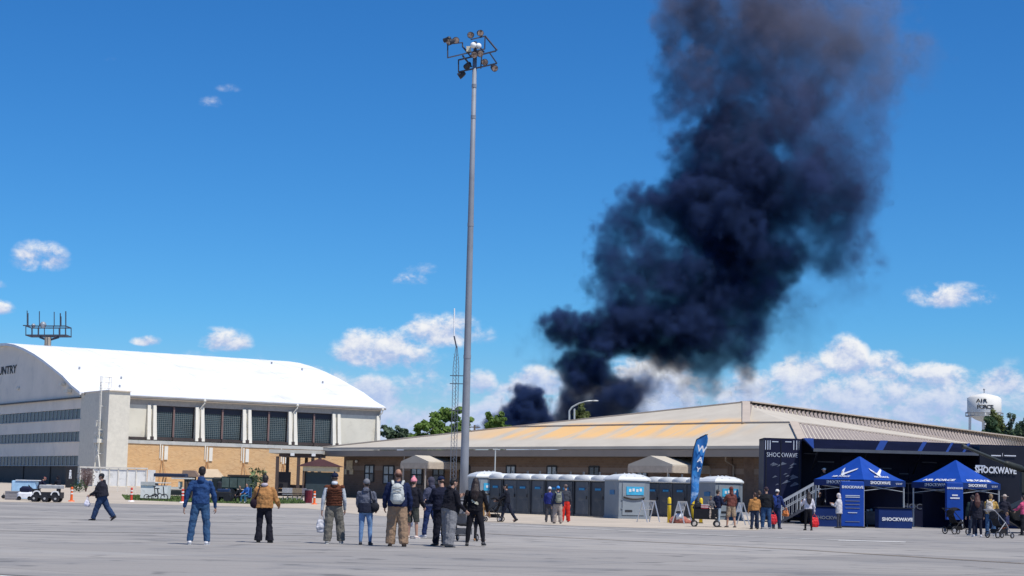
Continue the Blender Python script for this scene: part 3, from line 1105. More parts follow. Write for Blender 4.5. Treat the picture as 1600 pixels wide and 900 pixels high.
# ------------------------------------------------------------------ low building with the ribbed hip roof
def build_low_building():
    C = P(1257, 697, 127)
    E1 = P(505, 698.5, 168)
    S_ = P(1240, 660.5, 134)
    W_ = P(800, 667.5, 158)
    U = P(1166, 661, 137.6)
    A = P(1166, 628.5, 146)
    RR = P(1640, 690.5, 210)
    T = P(1480, 691, 171)
    T2 = T + (T - S_) * 1.1
    T2.z = S_.z
    ce = C + (T - S_).normalized() * 95
    ce.z = C.z
    E1.z = (E1.z + C.z) / 2
    C.z = E1.z
    root = thing('low_building', 'long low brown building with tan hip roof streaked orange', 'building', (C.x, C.y, 0))
    o = Vector((C.x, C.y, 0))
    roofm = bpy.data.materials.new('tan_metal_roof')
    roofm.use_nodes = True
    w = NT(roofm.node_tree)
    tc = w.n('ShaderNodeTexCoord')
    aa = (E1 - C)
    aa.z = 0
    ang = math.atan2(aa.y, aa.x)
    mp = w.n('ShaderNodeMapping', ins={0: tc.outputs['Object']})
    mp.vector_type = 'TEXTURE'
    mp.inputs['Rotation'].default_value = (0, 0, ang)
    sp = w.n('ShaderNodeSeparateXYZ', ins={0: mp.outputs[0]})
    n1 = w.noise(tc.outputs['Object'], 0.5, 4, 0.6)
    base = w.ramp(n1, [(0.3, (0.51, 0.455, 0.37)), (0.7, (0.585, 0.53, 0.435))])
    # coating worn through to orange primer in streaks that run down the slope
    st = w.n('ShaderNodeCombineXYZ', ins={0: w.math('MULTIPLY', sp.outputs[0], 0.55), 1: w.math('MULTIPLY', sp.outputs[1], 0.06), 2: 0.0})
    n2 = w.noise(st.outputs[0], 1.0, 3.0, 0.55)
    along = w.math('MULTIPLY', w.smooth(sp.outputs[0], 6, 13), w.smooth(sp.outputs[0], 45, 32))
    upv = w.math('MULTIPLY', w.smooth(w.math('ABSOLUTE', sp.outputs[1]), 1.6, 3.2), w.smooth(w.math('ABSOLUTE', sp.outputs[1]), 7.2, 5.6))
    k = w.math('MULTIPLY', w.math('MULTIPLY', along, upv), w.smooth(n2, 0.36, 0.56))
    col = w.mix(w.math('MULTIPLY', k, 0.9), base, (0.84, 0.50, 0.19))
    pb = w.n('ShaderNodeBsdfPrincipled', ins={'Base Color': col, 'Roughness': 0.65, 'Specular IOR Level': 0.3})
    w.t.links.new(pb.outputs[0], w.n('ShaderNodeOutputMaterial').inputs[0])

    def slab(pts, name, lift=0.0):
        a = [p - o for p in pts]
        b = MB()
        b.loft([a, [p - Vector((0, 0, .22)) for p in a]])
        return b.build(name, roofm, root)
    down = Vector((0, 0, -.10))
    slab([E1, C, S_, W_], 'roof')
    slab([W_ + Vector((0, 0, .02)), U + Vector((0, 0, .05)), A], 'roof')
    slab([C, ce, T2, S_], 'roof')
    slab([U + Vector((0, 0, .04)), S_ + Vector((0, 0, .03)), T2 + Vector((0, 0, .3)), RR + (RR - A) * .35, A], 'roof')
    # back slope, out of sight from the apron
    bk = Vector((14, 30, -3.6))
    slab([W_, A, A + bk, W_ + bk], 'roof')
    # ridge and hip caps, step flashings
    b = MB()
    for p, q, wd in ((S_, C, .62), (A, U, .62), (W_, A, .2), (A, RR, 1.1), (W_, U, .16), (U, S_, .16), (S_, T, .16), (E1, W_, .2)):
        b.beam(p - o + Vector((0, 0, .05)), q - o + Vector((0, 0, .05)), wd, .10)
    b.build('roof_cap', mat('roof_cap_tan', (0.50, 0.42, 0.34), 0.6, 0.06, 1), root)
    # raised seams down the slopes
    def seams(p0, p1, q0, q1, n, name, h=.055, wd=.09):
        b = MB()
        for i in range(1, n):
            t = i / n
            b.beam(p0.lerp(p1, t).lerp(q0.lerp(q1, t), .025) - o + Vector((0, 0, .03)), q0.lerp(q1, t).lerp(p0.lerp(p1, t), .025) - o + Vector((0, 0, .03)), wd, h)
        tag(b.build(name, mat('roof_seam_taupe', (0.30, 0.255, 0.235), .7, .1, 1), root), kind='stuff')  # seam tone darkened to dim these faces, in place of rib shade
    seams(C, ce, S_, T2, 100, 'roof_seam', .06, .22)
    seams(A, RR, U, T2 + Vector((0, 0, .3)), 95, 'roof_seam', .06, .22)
    # soffit, fascia and gutter on the apron side
    n_in = Vector((-(C - E1).y, (C - E1).x, 0)).normalized()
    if n_in.y < 0:
        n_in = -n_in
    fas = mat('fascia_taupe', (0.30, 0.255, 0.215), 0.8, 0.07, 0.6, 0.06)
    b = MB()
    lip = Vector((0, 0, -.26))
    zf = Vector((0, 0, -.80))
    e, c = E1 - o + n_in * .06, C - o + n_in * .06
    b.loft([[e + lip, c + lip, c + zf, e + zf], [e + lip + n_in * .16, c + lip + n_in * .16, c + zf + n_in * .16, e + zf + n_in * .16]])
    b.build('fascia', fas, root)
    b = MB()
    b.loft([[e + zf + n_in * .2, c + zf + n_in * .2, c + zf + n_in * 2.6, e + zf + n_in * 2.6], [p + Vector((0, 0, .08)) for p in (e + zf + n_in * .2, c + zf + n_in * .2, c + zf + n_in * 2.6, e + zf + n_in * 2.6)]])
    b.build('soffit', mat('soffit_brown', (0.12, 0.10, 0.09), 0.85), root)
    # wall of brown brick set back under the eave
    wallm = bpy.data.materials.new('brown_brick')
    wallm.use_nodes = True
    w = NT(wallm.node_tree)
    tc = w.n('ShaderNodeTexCoord')
    mp = w.n('ShaderNodeMapping', ins={0: tc.outputs['Object']})
    mp.vector_type = 'TEXTURE'
    mp.inputs['Rotation'].default_value = (0, 0, ang)
    sp = w.n('ShaderNodeSeparateXYZ', ins={0: mp.outputs[0]})
    cv = w.n('ShaderNodeCombineXYZ', ins={0: sp.outputs[0], 1: sp.outputs[2], 2: 0.0})
    br = w.n('ShaderNodeTexBrick', ins={0: cv.outputs[0], 'Scale': 1.0, 'Mortar Size': 0.02, 'Brick Width': 0.4, 'Row Height': 0.2,
                                        'Color1': (0.155, 0.102, 0.075, 1), 'Color2': (0.20, 0.135, 0.10, 1), 'Mortar': (0.17, 0.135, 0.11, 1)})
    band = w.math('MULTIPLY', w.smooth(sp.outputs[2], 3.0, 3.05), w.smooth(sp.outputs[2], 3.45, 3.40))
    cc = w.mix(w.math('MULTIPLY', band, 0.7), br.outputs['Color'], (0.26, 0.215, 0.19))
    pb = w.n('ShaderNodeBsdfPrincipled', ins={'Base Color': cc, 'Roughness': 0.9})
    bp = w.n('ShaderNodeBump', ins={'Strength': 0.4, 'Distance': 0.02, 'Height': br.outputs['Fac']})
    bp.invert = True
    w.t.links.new(bp.outputs[0], pb.inputs['Normal'])
    w.t.links.new(pb.outputs[0], w.n('ShaderNodeOutputMaterial').inputs[0])
    w0 = E1 - o + n_in * 2.5
    w1 = C - o + n_in * 2.5 + (E1 - C).normalized() * 2.2
    ztop = C.z - .74
    zb = gz(168) - .5
    b = MB()
    pts = [Vector((p.x, p.y, z)) for p, z in ((w0, zb), (w1, zb), (w1, ztop), (w0, ztop))]
    b.loft([pts, [p + n_in * .35 for p in pts]])
    b2 = (T - S_).normalized()
    b2.z = 0
    q0 = w1
    q1 = w1 + b2 * 80
    pts = [Vector((p.x, p.y, z)) for p, z in ((q0, zb), (q1, zb), (q1, ztop), (q0, ztop))]
    b.loft([pts, [p + Vector((-.3, .3, 0)) for p in pts]])
    b.build('wall', wallm, root)
    # a pier of dressed brick and downspouts
    wp = lambda px, py, off=0.0: on_plane(px, py, w0 + o - n_in * off, n_in) - o
    b = MB()
    for px in (1140, 1172):
        p = wp(px, 740, .1)
        b.beam((p.x, p.y, zb), (p.x, p.y, ztop), .9 if px > 1150 else .3, .3)
    b.build('pier', mat('pier_brick', (0.19, 0.13, 0.10), 0.9, 0.2, 3, 0.4, 9), root)
    p, q, r_ = wp(1134, 712, 2.2), wp(1134, 720, 1.2), wp(1146, 728, .15)
    MB().tube([p, q, r_, (r_.x, r_.y, zb)], .07, 6).build('downspout', fas, root)
    p = wp(632, 712, 2.3)
    MB().tube([p, (p.x, p.y, p.z - .6)], .07, 6).build('downspout', fas, root)
    # windows: frame, two panes by two, most of them showing pale blinds
    frm = mat('window_frame_black', (0.02, 0.02, 0.025), 0.5)
    gl = mat('window_glass_pale', (0.36, 0.42, 0.46), 0.25, 0.35, 1.4, 0, spec=0.6)
    gd = mat('window_glass_dark', (0.06, 0.08, 0.10), 0.15, 0.5, 1.0, 0, spec=0.6)
    al = (C - E1).normalized()
    al.z = 0
    for px, py, wd, ht, lightish in ((577, 738, 1.3, 1.5, 1), (607, 740, 1.5, 1.6, 1), (651, 740, 1.5, 1.7, 1), (685, 741, 1.5, 1.6, 0), (726, 739, 1.3, 1.4, 0),
                                     (798, 739, 1.1, 1.4, 1), (862, 740, 1.1, 1.4, 1), (928, 741, 1.1, 1.4, 0), (1003, 743, 1.1, 1.4, 1)):
        p = wp(px, py, .03)
        b = MB()
        zc = p.z - .1
        for sx in (-1, 0, 1):
            c1 = p + al * (sx * wd / 2)
            b.beam((c1.x, c1.y, zc - ht / 2), (c1.x, c1.y, zc + ht / 2), .13 if sx else .09, .12)
        for sz in (-.5, 0, .5):
            b.beam(Vector((p.x, p.y, zc + sz * ht)) - al * wd / 2, Vector((p.x, p.y, zc + sz * ht)) + al * wd / 2, .08, .13)
        f = b.build('window', frm, root)
        for i in (-1, 1):
            for j in (-1, 1):
                b = MB()
                q = p + al * (i * wd / 4) + n_in * .01
                b.box((0, 0, 0), (wd / 2 - .1, .03, ht / 2 - .1), M=Matrix.Translation((q.x, q.y, zc + j * ht / 4)) @ Matrix.Rotation(math.atan2(al.y, al.x), 4, 'Z'))
                b.build('pane', gl if (lightish and (i + j != 0 or j > 0)) else gd, f)
    # lit openings at the far end, brightness painted as cream boards; a wall lamp
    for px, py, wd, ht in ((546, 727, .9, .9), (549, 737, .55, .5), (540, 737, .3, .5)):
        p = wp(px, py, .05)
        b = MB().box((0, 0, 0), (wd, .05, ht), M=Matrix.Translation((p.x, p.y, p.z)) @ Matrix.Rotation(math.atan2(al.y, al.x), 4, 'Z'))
        b.build('bright_opening', mat('opening_bright_cream', (0.62, 0.52, 0.36), 0.8, 0.3, 4), root)
    p = wp(557, 721, .2)
    MB().ball(p, .14).build('wall_lamp', mat('lamp_white', (0.8, 0.8, 0.78), 0.4), root, True)
    # porches: a small hipped canopy on one post
    for px0, px1, pxa, pya, pyb in ((616, 680, 642, 711, 718), (974, 1058, 1016, 712, 722.5)):
        p = wp((px0 + px1) / 2, pyb, 4.2)
        ws = (px1 - px0) / FPX * p.length * 0 + (1.85 if px0 < 800 else 2.25)
        out = -n_in
        dmid = (p + o).y
        z0 = P((px0 + px1) / 2, pyb + 3, dmid).z
        z1 = P(pxa, pya, dmid).z
        fr_c = p + out * 0
        c = [fr_c - al * ws, fr_c + al * ws, fr_c + al * ws + n_in * 4.2, fr_c - al * ws + n_in * 4.2]
        c = [Vector((q.x, q.y, z0)) for q in c]
        r0 = (c[0] + c[1]) / 2 + n_in * .0
        r1 = (c[2] + c[3]) / 2
        r0.z = r1.z = z1
        b = MB()
        b.add(c + [q + Vector((0, 0, -.12)) for q in c] + [r0, r1], [(0, 1, 8), (1, 2, 9, 8), (2, 3, 9), (3, 0, 8, 9), (7, 6, 5, 4), (0, 4, 5, 1), (1, 5, 6, 2), (2, 6, 7, 3), (3, 7, 4, 0)])
        pr = b.build('porch_roof', roofm, root)
        b = MB()
        dz = Vector((0, 0, -.36))
        for q0_, q1_ in ((c[0], c[1]), (c[1], c[2]), (c[3], c[0])):
            b.beam(q0_ + dz, q1_ + dz, .12, .5)
        b.build('porch_fascia', mat('porch_fascia_tan', (0.48, 0.41, 0.33), 0.8), pr)
        b = MB()
        for q in (c[0].lerp(c[1], .9), c[0].lerp(c[1], .1)):
            b.beam((q.x, q.y, zb), (q.x, q.y, z0 - .3), .13)
        b.build('porch_post', mat('post_grey', (0.33, 0.30, 0.27), 0.8), root)


build_low_building()


# ------------------------------------------------------------------ covered shelter between hangar and low building
def build_shelter():
    d = 165
    c = at(460, d)
    root = thing('open_shelter', 'flat roofed open shelter with brown posts beside the hangar', 'shelter', (c.x, c.y, 0))
    o = Vector((c.x, c.y, 0))
    Q = lambda px, py, dd=d: P(px, py, dd) - o
    roof = mat('shelter_roof_pale', (0.52, 0.50, 0.44), 0.8, 0.1, 0.6)
    post = mat('shelter_brown', (0.075, 0.055, 0.05), 0.8, 0.2, 1)
    b = MB()
    z1, z0 = Q(460, 703).z, Q(460, 708.5).z
    xa, xb = Q(421, 705).x, Q(503, 705).x
    b.box(((xa + xb) / 2, 2.2, (z0 + z1) / 2), (xb - xa, 5.0, z1 - z0))
    b.build('roof', roof, root)
    MB().box(((xa + xb) / 2 + .4, 2.2, z0 - .16), (xb - xa - 1, 4.6, .28)).build('roof_beam', post, root)
    for px, dy in ((433, 0), (466, 0), (488, 0), (499, 0), (470, 4.2), (440, 4.2)):
        p = Q(px, 740)
        MB().box((p.x, dy, (gz(d) + z0 - .3) / 2 - .1), (.28, .28, z0 - .3 - gz(d) + .2)).build('post', post, root)
    lamp = MB().box((0, 0, 0), (.35, .2, .25)).build('lamp', mat('lamp_white', (0.8, 0.8, 0.78)), root)
    copies(lamp, [((Q(458, 709).x, -.45, z0 - .1), 0), ((Q(491, 709).x, -.45, z0 - .1), 0)])
    # low wall with dark planks
    za, zb = Q(460, 757).z, gz(d)
    for i in range(3):
        h = (za - zb) / 3
        MB().box(((xa + xb) / 2 + 1.0, 1.2, zb + h * (i + .5)), (xb - xa + .8, .12, h - .05)).build('plank', mat('plank_dark', (0.045, 0.035, 0.035), 0.85, 0.3, 1.2), root)
    MB().box((Q(443, 750).x, .8, Q(443, 750).z), (1.1, .1, 1.5)).build('sign_board', mat('board_black', (0.03, 0.03, 0.035), 0.7), root)
    # kiosk with a dark red roof
    d2 = 158
    c2 = at(499, d2)
    k = thing('kiosk', 'small dark kiosk under a dark red pitched roof beside the shelter', 'kiosk', (c2.x, c2.y, gz(d2)))
    K = lambda px, py: P(px, py, d2) - Vector((c2.x, c2.y, gz(d2)))
    zr0, zr1 = K(500, 729).z, K(500, 717.5).z
    w_ = 1.95
    MB().add([(-w_, -1.4, zr0), (w_, -1.4, zr0), (w_, 1.4, zr0), (-w_, 1.4, zr0), (-.25, 0, zr1), (.25, 0, zr1)],
             [(0, 1, 5, 4), (1, 2, 5), (2, 3, 4, 5), (3, 0, 4), (3, 2, 1, 0)]).build('roof', mat('dark_red_roof', (0.060, 0.022, 0.022), 0.8, 0.2, 1.5), k)
    MB().box((0.1, 0, zr0 - .22), (3.0, 2.3, .42)).build('fascia_board', mat('kiosk_cream', (0.62, 0.55, 0.38), 0.8), k)
    MB().box((0, .1, (zr0 - .5) / 2), (2.3, 1.8, zr0 - .5)).build('counter_wall', mat('kiosk_teal', (0.03, 0.05, 0.06), 0.7), k)
    for x in (-1.35, 1.35):
        MB().box((x, -1.1, (zr0 - .4) / 2), (.12, .12, zr0 - .4)).build('post', post, k)


build_shelter()


# ------------------------------------------------------------------ floodlight mast
def build_floodlight_mast():
    d = 115
    base = at(724, d)
    top = P(737, 86, d)
    root = thing('floodlight_mast', 'tall grey floodlight mast with a cluster of lamps at its head', 'light mast', (base.x, base.y, base.z))
    o = Vector((base.x, base.y, base.z))
    H = top.z - base.z
    m = mat('mast_grey', (0.25, 0.27, 0.305), 0.6, 0.10, 0.6, 0.05, 8, metal=0.1, dirt=((0.15, 0.15, 0.155), 0.5, 0.5))
    dx = 0.0
    MB().tube([(0, 0, -.2), (0, 0, 3), (0, 0, H * .35), (0, 0, H * .7), (0, 0, H)], [.275, .265, .225, .18, .135], 20).build('pole', m, root, True)
    b = MB()
    for t, r in ((.33, .245), (.62, .205), (.86, .17), (.93, .165)):
        b.tube([(0, 0, H * t - .12), (0, 0, H * t + .12)], r, 16)
    b.build('joint_collar', m, root)
    MB().tube([(0, 0, -.05), (0, 0, .12)], .45, 16).build('base_plate', m, root)
    # the head, laid out from the photograph's view of it: crop pixel to place, dy = metres nearer (-) or farther (+)
    def Q(cx, cy, dy=0.0):
        px, py = 600 + cx * 0.17778, 20 + cy * 0.17778
        return P(px, py, d + dy) - o
    rails = [((560, 395, -1.0), (770, 345, 0)), ((770, 345, 0), (885, 318, .6)), ((655, 415, .8), (770, 388, 0)), ((770, 388, 0), (985, 335, -.4)),
             ((690, 295, .9), (765, 385, 0)), ((890, 205, .9), (992, 328, -.5)), ((800, 255, .2), (880, 345, -.2)),
             ((560, 270, -1.0), (560, 395, -1.0)), ((655, 415, .8), (655, 520, .8)), ((888, 215, .6), (885, 318, .6)), ((690, 265, .9), (690, 300, .9)),
             ((560, 275, -1.0), (690, 262, .9)), ((765, 235, .1), (890, 205, .9)), ((655, 520, .8), (780, 493, 0)), ((780, 493, 0), (992, 445, -.5)),
             ((930, 355, -.4), (992, 445, -.5)), ((690, 375, -.3), (770, 475, .2)), ((860, 360, .2), (850, 490, .2))]
    b = MB()
    for a, c in rails:
        b.beam(Q(*a), Q(*c), .085)
    b.build('light_frame', M_DARKSTEEL, root)
    MB().tube([(0, 0, H - .3), (0, 0, H + .9)], .11, 10).build('mast_head', M_DARKSTEEL, root)
    hous = mat('lamp_housing_black', (0.03, 0.032, 0.04), 0.5, 0.2, 3)
    lens = mat('lamp_lens_silver', (0.36, 0.28, 0.24), 0.3, 0.9, 7.0, 0.3, 20, metal=0.6)
    white = mat('lamp_white_cover', (0.86, 0.86, 0.82), 0.5, 0.03, 2)
    lamps = [((580, 255, -1.0), (-.75, -.6, -.35)), ((630, 240, -.2), (.2, -.9, -.35)), ((765, 195, .2), (-.2, -.9, -.3)), ((843, 178, .6), (.25, -.9, -.3)),
             ((793, 368, -.4), (.1, -.95, -.35)), ((838, 358, -.3), (.5, -.8, -.35)), ((885, 432, .1), (.05, -.95, -.35)), ((967, 485, -.5), (.35, -.85, -.4)),
             ((733, 468, .3), (-.5, .8, -.45)), ((675, 548, .8), (-.8, .1, -.55)), ((545, 238, -1.0), (-.9, .3, -.3))]
    for (cx, cy, dy), ax in lamps:
        p = Q(cx, cy, dy)
        ax = Vector(ax).normalized()
        rr = .15 if cx == 545 else .225
        h = MB().tube([p - ax * .34, p - ax * .26, p - ax * .02, p + ax * .16], [.10, .16, rr * .92, rr], 14, ref=(0, 0, 1)).build('floodlight', hous, root)
        MB().tube([p + ax * .13, p + ax * .175], rr * .88, 14, ref=(0, 0, 1)).build('lens', lens, h)
    for cx, cy, dy in ((785, 285, -.5), (830, 292, -.1)):
        MB().ball(Q(cx, cy, dy), .20, 14, 9).build('lamp_globe', white, root, True)
    p = Q(745, 320, -.2)
    MB().box(p, (.3, .25, .35)).build('ballast_box', mat('ballast_cream', (0.6, 0.55, 0.42), 0.7), root)


build_floodlight_mast()


M_MAST = mat('mast_steel_blue', (0.13, 0.15, 0.19), 0.6, 0.1, 1)


def build_lattice_mast():
    d = 138
    c = at(707, d)
    root = thing('lattice_mast', 'thin steel lattice mast with white whip aerial beside the floodlight mast', 'radio mast', (c.x, c.y, c.z))
    Q = lambda px, py, dd=0: P(px, py, d + dd) - Vector((c.x, c.y, c.z))
    zt = Q(708.5, 553).z
    b = MB()
    legs = [(-.22, -.13), (.22, -.13), (0, .25)]
    for x, y in legs:
        b.tube([(x, y, 0), (x, y, zt - 1), (x * .2, y * .2, zt + .6)], .026, 5)
    b.build('mast_leg', M_MAST, root)
    b = MB()
    n = 38
    for i in range(n):
        z = i * zt / n
        for k in range(3):
            a, e = legs[k], legs[(k + 1) % 3]
            b.beam((*a, z), (*e, z + zt / n), .013)
    tag(b.build('mast_lacing', M_MAST, root), kind='stuff')
    MB().tube([(0, 0, zt + .5), Q(709.5, 525)], .055, 6).build('aerial_stub', M_DARKSTEEL, root)
    MB().tube([Q(709.5, 526), Q(710, 482)], .05, 6).build('whip_aerial', mat('fibreglass_white', (0.85, 0.85, 0.85), 0.5, 0.02), root)
    b = MB()
    for py in (587, 599.5, 641):
        z = Q(707, py).z
        b.beam((-.45, -.1, z), (1.0, -.1, z), .06)
    b.build('stand_off_arm', M_DARKSTEEL, root)


build_lattice_mast()


# ------------------------------------------------------------------ water tower
def build_water_tower():
    d = 430
    c = at(1539, d)
    root = thing('water_tower', 'white water tower with black lettering standing behind the low building', 'water tower', (c.x, c.y, gz(d)))
    o = Vector((c.x, c.y, gz(d)))
    Q = lambda px, py: P(px, py, d) - o
    z1, z0, zc = Q(1539, 621).z, Q(1539, 645).z, Q(1539, 614.5).z
    r = 26 / FPX * d
    wm = mat('tank_white', (0.74, 0.72, 0.66), 0.6, 0.04, 0.3, 0.05, dirt=((0.55, 0.55, 0.54), 0.35, 0.4))
    prof = [(r * .02, zc), (r * .35, zc - .25), (r * .8, z1 + .3), (r, z1 - .25), (r, z0), (r * .93, z0 - .7), (r * .5, z0 - 1.7), (.6, z0 - 2.2)]
    b = MB()
    b.loft([[(q * math.cos(a), q * math.sin(a), z) for a in (2 * math.pi * k / 40 for k in range(40))] for q, z in prof])
    b.build('tank', wm, root, True)
    b = MB()
    for z in (z0 - .85, z0 - .05):
        pts = [(r * 1.1 * math.cos(a), r * 1.1 * math.sin(a), z) for a in (2 * math.pi * k / 24 for k in range(25))]
        b.tube(pts, .10, 4, ref=(0, 0, 1), cap=False)
    for k in range(24):
        a = 2 * math.pi * k / 24
        b.beam((r * 1.1 * math.cos(a), r * 1.1 * math.sin(a), z0 - .85), (r * 1.1 * math.cos(a), r * 1.1 * math.sin(a), z0 - .05), .07)
    b.build('walkway_rail', M_STEEL, root)
    for k in range(6):
        a = 2 * math.pi * (k + .3) / 6
        p = Vector((r * .96 * math.cos(a), r * .96 * math.sin(a), 0))
        MB().tube([p * 1.12, p + Vector((0, 0, z0))], .24, 8).build('leg', wm, root)
    MB().tube([(0, 0, 0), (0, 0, z0 - 1.8)], .6, 12).build('riser', wm, root)
    b = MB()
    b.tube([(0, 0, zc), (0, 0, zc + .8)], .12, 6)
    b.ball((0, 0, zc + .9), .25)
    b.build('vent', M_STEEL, root)
    # letters bent round the tank
    lm = mat('letter_black', (0.02, 0.02, 0.022))
    zt = (z1 + z0) / 2
    for row, dz in (('AIR', .80), ('FORCE', -.65)):
        for i, ch in enumerate(row):
            a = math.radians(-90) + ((-.60 + i * .20))
            M = Matrix.Translation((r * 1.012 * math.cos(a), r * 1.012 * math.sin(a), zt + dz)) @ Matrix.Rotation(a + math.pi / 2, 4, 'Z') @ Matrix.Rotation(R(90), 4, 'X')
            text(ch, 1.3, lm, root, M, sx=1.25, bold=.03)


build_water_tower()


# ------------------------------------------------------------------ trees
def leaf_material(name, dark, light):
    if name in MATS:
        return MATS[name]
    m = bpy.data.materials.new(name)
    m.use_nodes = True
    w = NT(m.node_tree)
    tc = w.n('ShaderNodeTexCoord')
    n1 = w.noise(tc.outputs['Object'], 0.9, 2.0, 0.5)
    n2 = w.noise(tc.outputs['Object'], 7.0, 2.0, 0.5)
    f = w.math('ADD', w.math('MULTIPLY', n1, .6), w.math('MULTIPLY', n2, .4))
    c = w.ramp(f, [(0.36, dark), (0.64, light)])
    d = w.n('ShaderNodeBsdfPrincipled', ins={'Base Color': c, 'Roughness': 0.6, 'Specular IOR Level': 0.25})
    t = w.n('ShaderNodeBsdfTranslucent', ins={'Color': c})
    ms = w.n('ShaderNodeMixShader', ins={0: 0.4, 1: d.outputs[0], 2: t.outputs[0]})
    w.t.links.new(ms.outputs[0], w.n('ShaderNodeOutputMaterial').inputs[0])
    MATS[name] = m
    return m


def build_tree(name, label, loc, height, spread, shape, leafm, seed, n_leaf=2600, leaf=.34, gaps=.0):
    rng = random.Random(seed)
    root = thing(name, label, 'tree', loc, rng.uniform(0, 6))
    bark = mat('bark', (0.11, 0.085, 0.065), 0.95, 0.3, 3, 0.6, 12)
    b = MB()
    lean = Vector((rng.uniform(-.03, .03), rng.uniform(-.03, .03), 1))
    r0 = height * .022
    b.tube([lean * (height * t) for t in (0, .25, .5, .75, .95)], [r0 * 1.25, r0, r0 * .7, r0 * .4, r0 * .1], 8)
    clumps = []
    nb = 18 if shape == 'round' else 22
    for i in range(nb):
        t = rng.uniform(.28, .95) if shape != 'cone' else .12 + .85 * i / nb
        a = i * 2.4 + rng.uniform(-.4, .4)
        if shape == 'round':
            ext = spread * math.sqrt(max(.05, 1 - ((t - .58) / .45) ** 2)) * rng.uniform(.65, 1.05)
            rise = height * rng.uniform(.02, .14)
        elif shape == 'column':
            ext = spread * rng.uniform(.5, 1.0) * (1.05 - t * .6)
            rise = height * .12
        else:
            ext = spread * (1.03 - t) * rng.uniform(.8, 1.1)
            rise = -height * .02
        s = lean * (height * t * .96)
        e = s + Vector((math.cos(a) * ext, math.sin(a) * ext, rise))
        mid = s.lerp(e, .5) + Vector((0, 0, height * .02))
        b.tube([s, mid, e], [r0 * .35, r0 * .22, r0 * .06], 5)
        k = 5 if shape != 'cone' else 3
        for j in range(k):
            q = s.lerp(e, .35 + .65 * j / (k - 1)) + Vector((rng.gauss(0, .12), rng.gauss(0, .12), rng.gauss(0, .10))) * spread
            clumps.append((q, spread * rng.uniform(.16, .30)))
    for j in range(5 if shape == 'round' else 2):
        clumps.append((lean * (height * (.9 if shape == 'round' else .95)) + Vector((rng.gauss(0, .2), rng.gauss(0, .2), 0)) * spread, spread * .2))
    b.build('trunk', bark, root)
    b = MB()
    vs, fs = [], []
    for i in range(n_leaf):
        c, cr = clumps[rng.randrange(len(clumps))]
        u = Vector((rng.gauss(0, 1), rng.gauss(0, 1), rng.gauss(0, 1))).normalized() * cr * rng.random() ** .45
        p = c + Vector((u.x, u.y, u.z * (.75 if shape != 'column' else 1.5)))
        n = (u.normalized() + Vector((rng.uniform(-.8, .8), rng.uniform(-.8, .8), rng.uniform(-.2, 1.0)))).normalized()
        t1 = n.orthogonal().normalized()
        t1 = Matrix.Rotation(rng.uniform(0, 6.28), 3, n) @ t1
        t2 = n.cross(t1)
        s = leaf * rng.uniform(.6, 1.35)
        k = len(vs)
        vs += [p - t1 * s * .5, p + t2 * s * .28, p + t1 * s * .5, p - t2 * s * .28]
        fs.append((k, k + 1, k + 2, k + 3))
    b.add(vs, fs)
    b.build('crown', leafm, root)


LEAF_MID = leaf_material('leaves_spring_green', (0.08, 0.14, 0.03), (0.25, 0.38, 0.085))
LEAF_DARK = leaf_material('leaves_evergreen', (0.03, 0.065, 0.032), (0.09, 0.15, 0.065))
LEAF_BLUE = leaf_material('leaves_blue_green', (0.07, 0.11, 0.07), (0.17, 0.24, 0.13))
LEAF_PALE = leaf_material('leaves_young_yellow_green', (0.08, 0.11, 0.035), (0.22, 0.25, 0.09))


def tree_at(px, top, d, spread_px, **k):
    g = at(px, d)
    t = P(px, top, d)
    build_tree(loc=g, height=t.z - g.z, spread=spread_px / FPX * d, **k)


tree_at(692, 639, 265, 34, name='broadleaf_tree', label='tallest leafy green tree rising between hangar and floodlight mast', shape='round', leafm=LEAF_MID, seed=1, n_leaf=6500, leaf=.8)
tree_at(664, 653, 262, 27, name='broadleaf_tree', label='lower bushy green tree in front of the tallest leafy tree', shape='round', leafm=LEAF_MID, seed=2, n_leaf=5000, leaf=.75)
tree_at(718, 652, 270, 22, name='broadleaf_tree', label='green tree showing just behind the floodlight mast', shape='round', leafm=LEAF_MID, seed=3, n_leaf=4200, leaf=.75)
tree_at(611, 666, 330, 20, name='distant_tree', label='blue green tree beside the far corner of the hangar', shape='round', leafm=LEAF_BLUE, seed=4, n_leaf=4000, leaf=.85)
tree_at(634, 670, 330, 18, name='distant_tree', label='small blue green tree between hangar and bushy tree', shape='round', leafm=LEAF_BLUE, seed=5, n_leaf=3400, leaf=.85)
tree_at(770, 652, 250, 20, name='broadleaf_tree', label='green tree topping the roof beside the small dark smoke plume', shape='round', leafm=LEAF_MID, seed=6, n_leaf=4000, leaf=.65)
tree_at(788, 660, 252, 10, name='broadleaf_tree', label='low green tree top at the foot of the small smoke plume', shape='round', leafm=LEAF_MID, seed=7, n_leaf=2600, leaf=.6)
tree_at(900, 637, 240, 18, name='broadleaf_tree', label='bright green tree top under the curved street lamp', shape='round', leafm=LEAF_PALE, seed=8, n_leaf=4000, leaf=.65)
tree_at(940, 646, 250, 8, name='broadleaf_tree', label='small green tree top before the large smoke plume', shape='round', leafm=LEAF_MID, seed=9, n_leaf=1500, leaf=.4)
tree_at(1547, 648, 300, 32, name='conifer', label='dark green conifer in front of the water tower legs', shape='cone', leafm=LEAF_DARK, seed=10, n_leaf=8000, leaf=.85)
tree_at(1562, 645, 310, 16, name='poplar_tree', label='yellow green young poplar beside the dark conifer', shape='column', leafm=LEAF_PALE, seed=11, n_leaf=2400, leaf=.6)
tree_at(1582, 642, 305, 18, name='poplar_tree', label='thin tall grey green poplar next to the water tower', shape='column', leafm=LEAF_BLUE, seed=12, n_leaf=2400, leaf=.55)
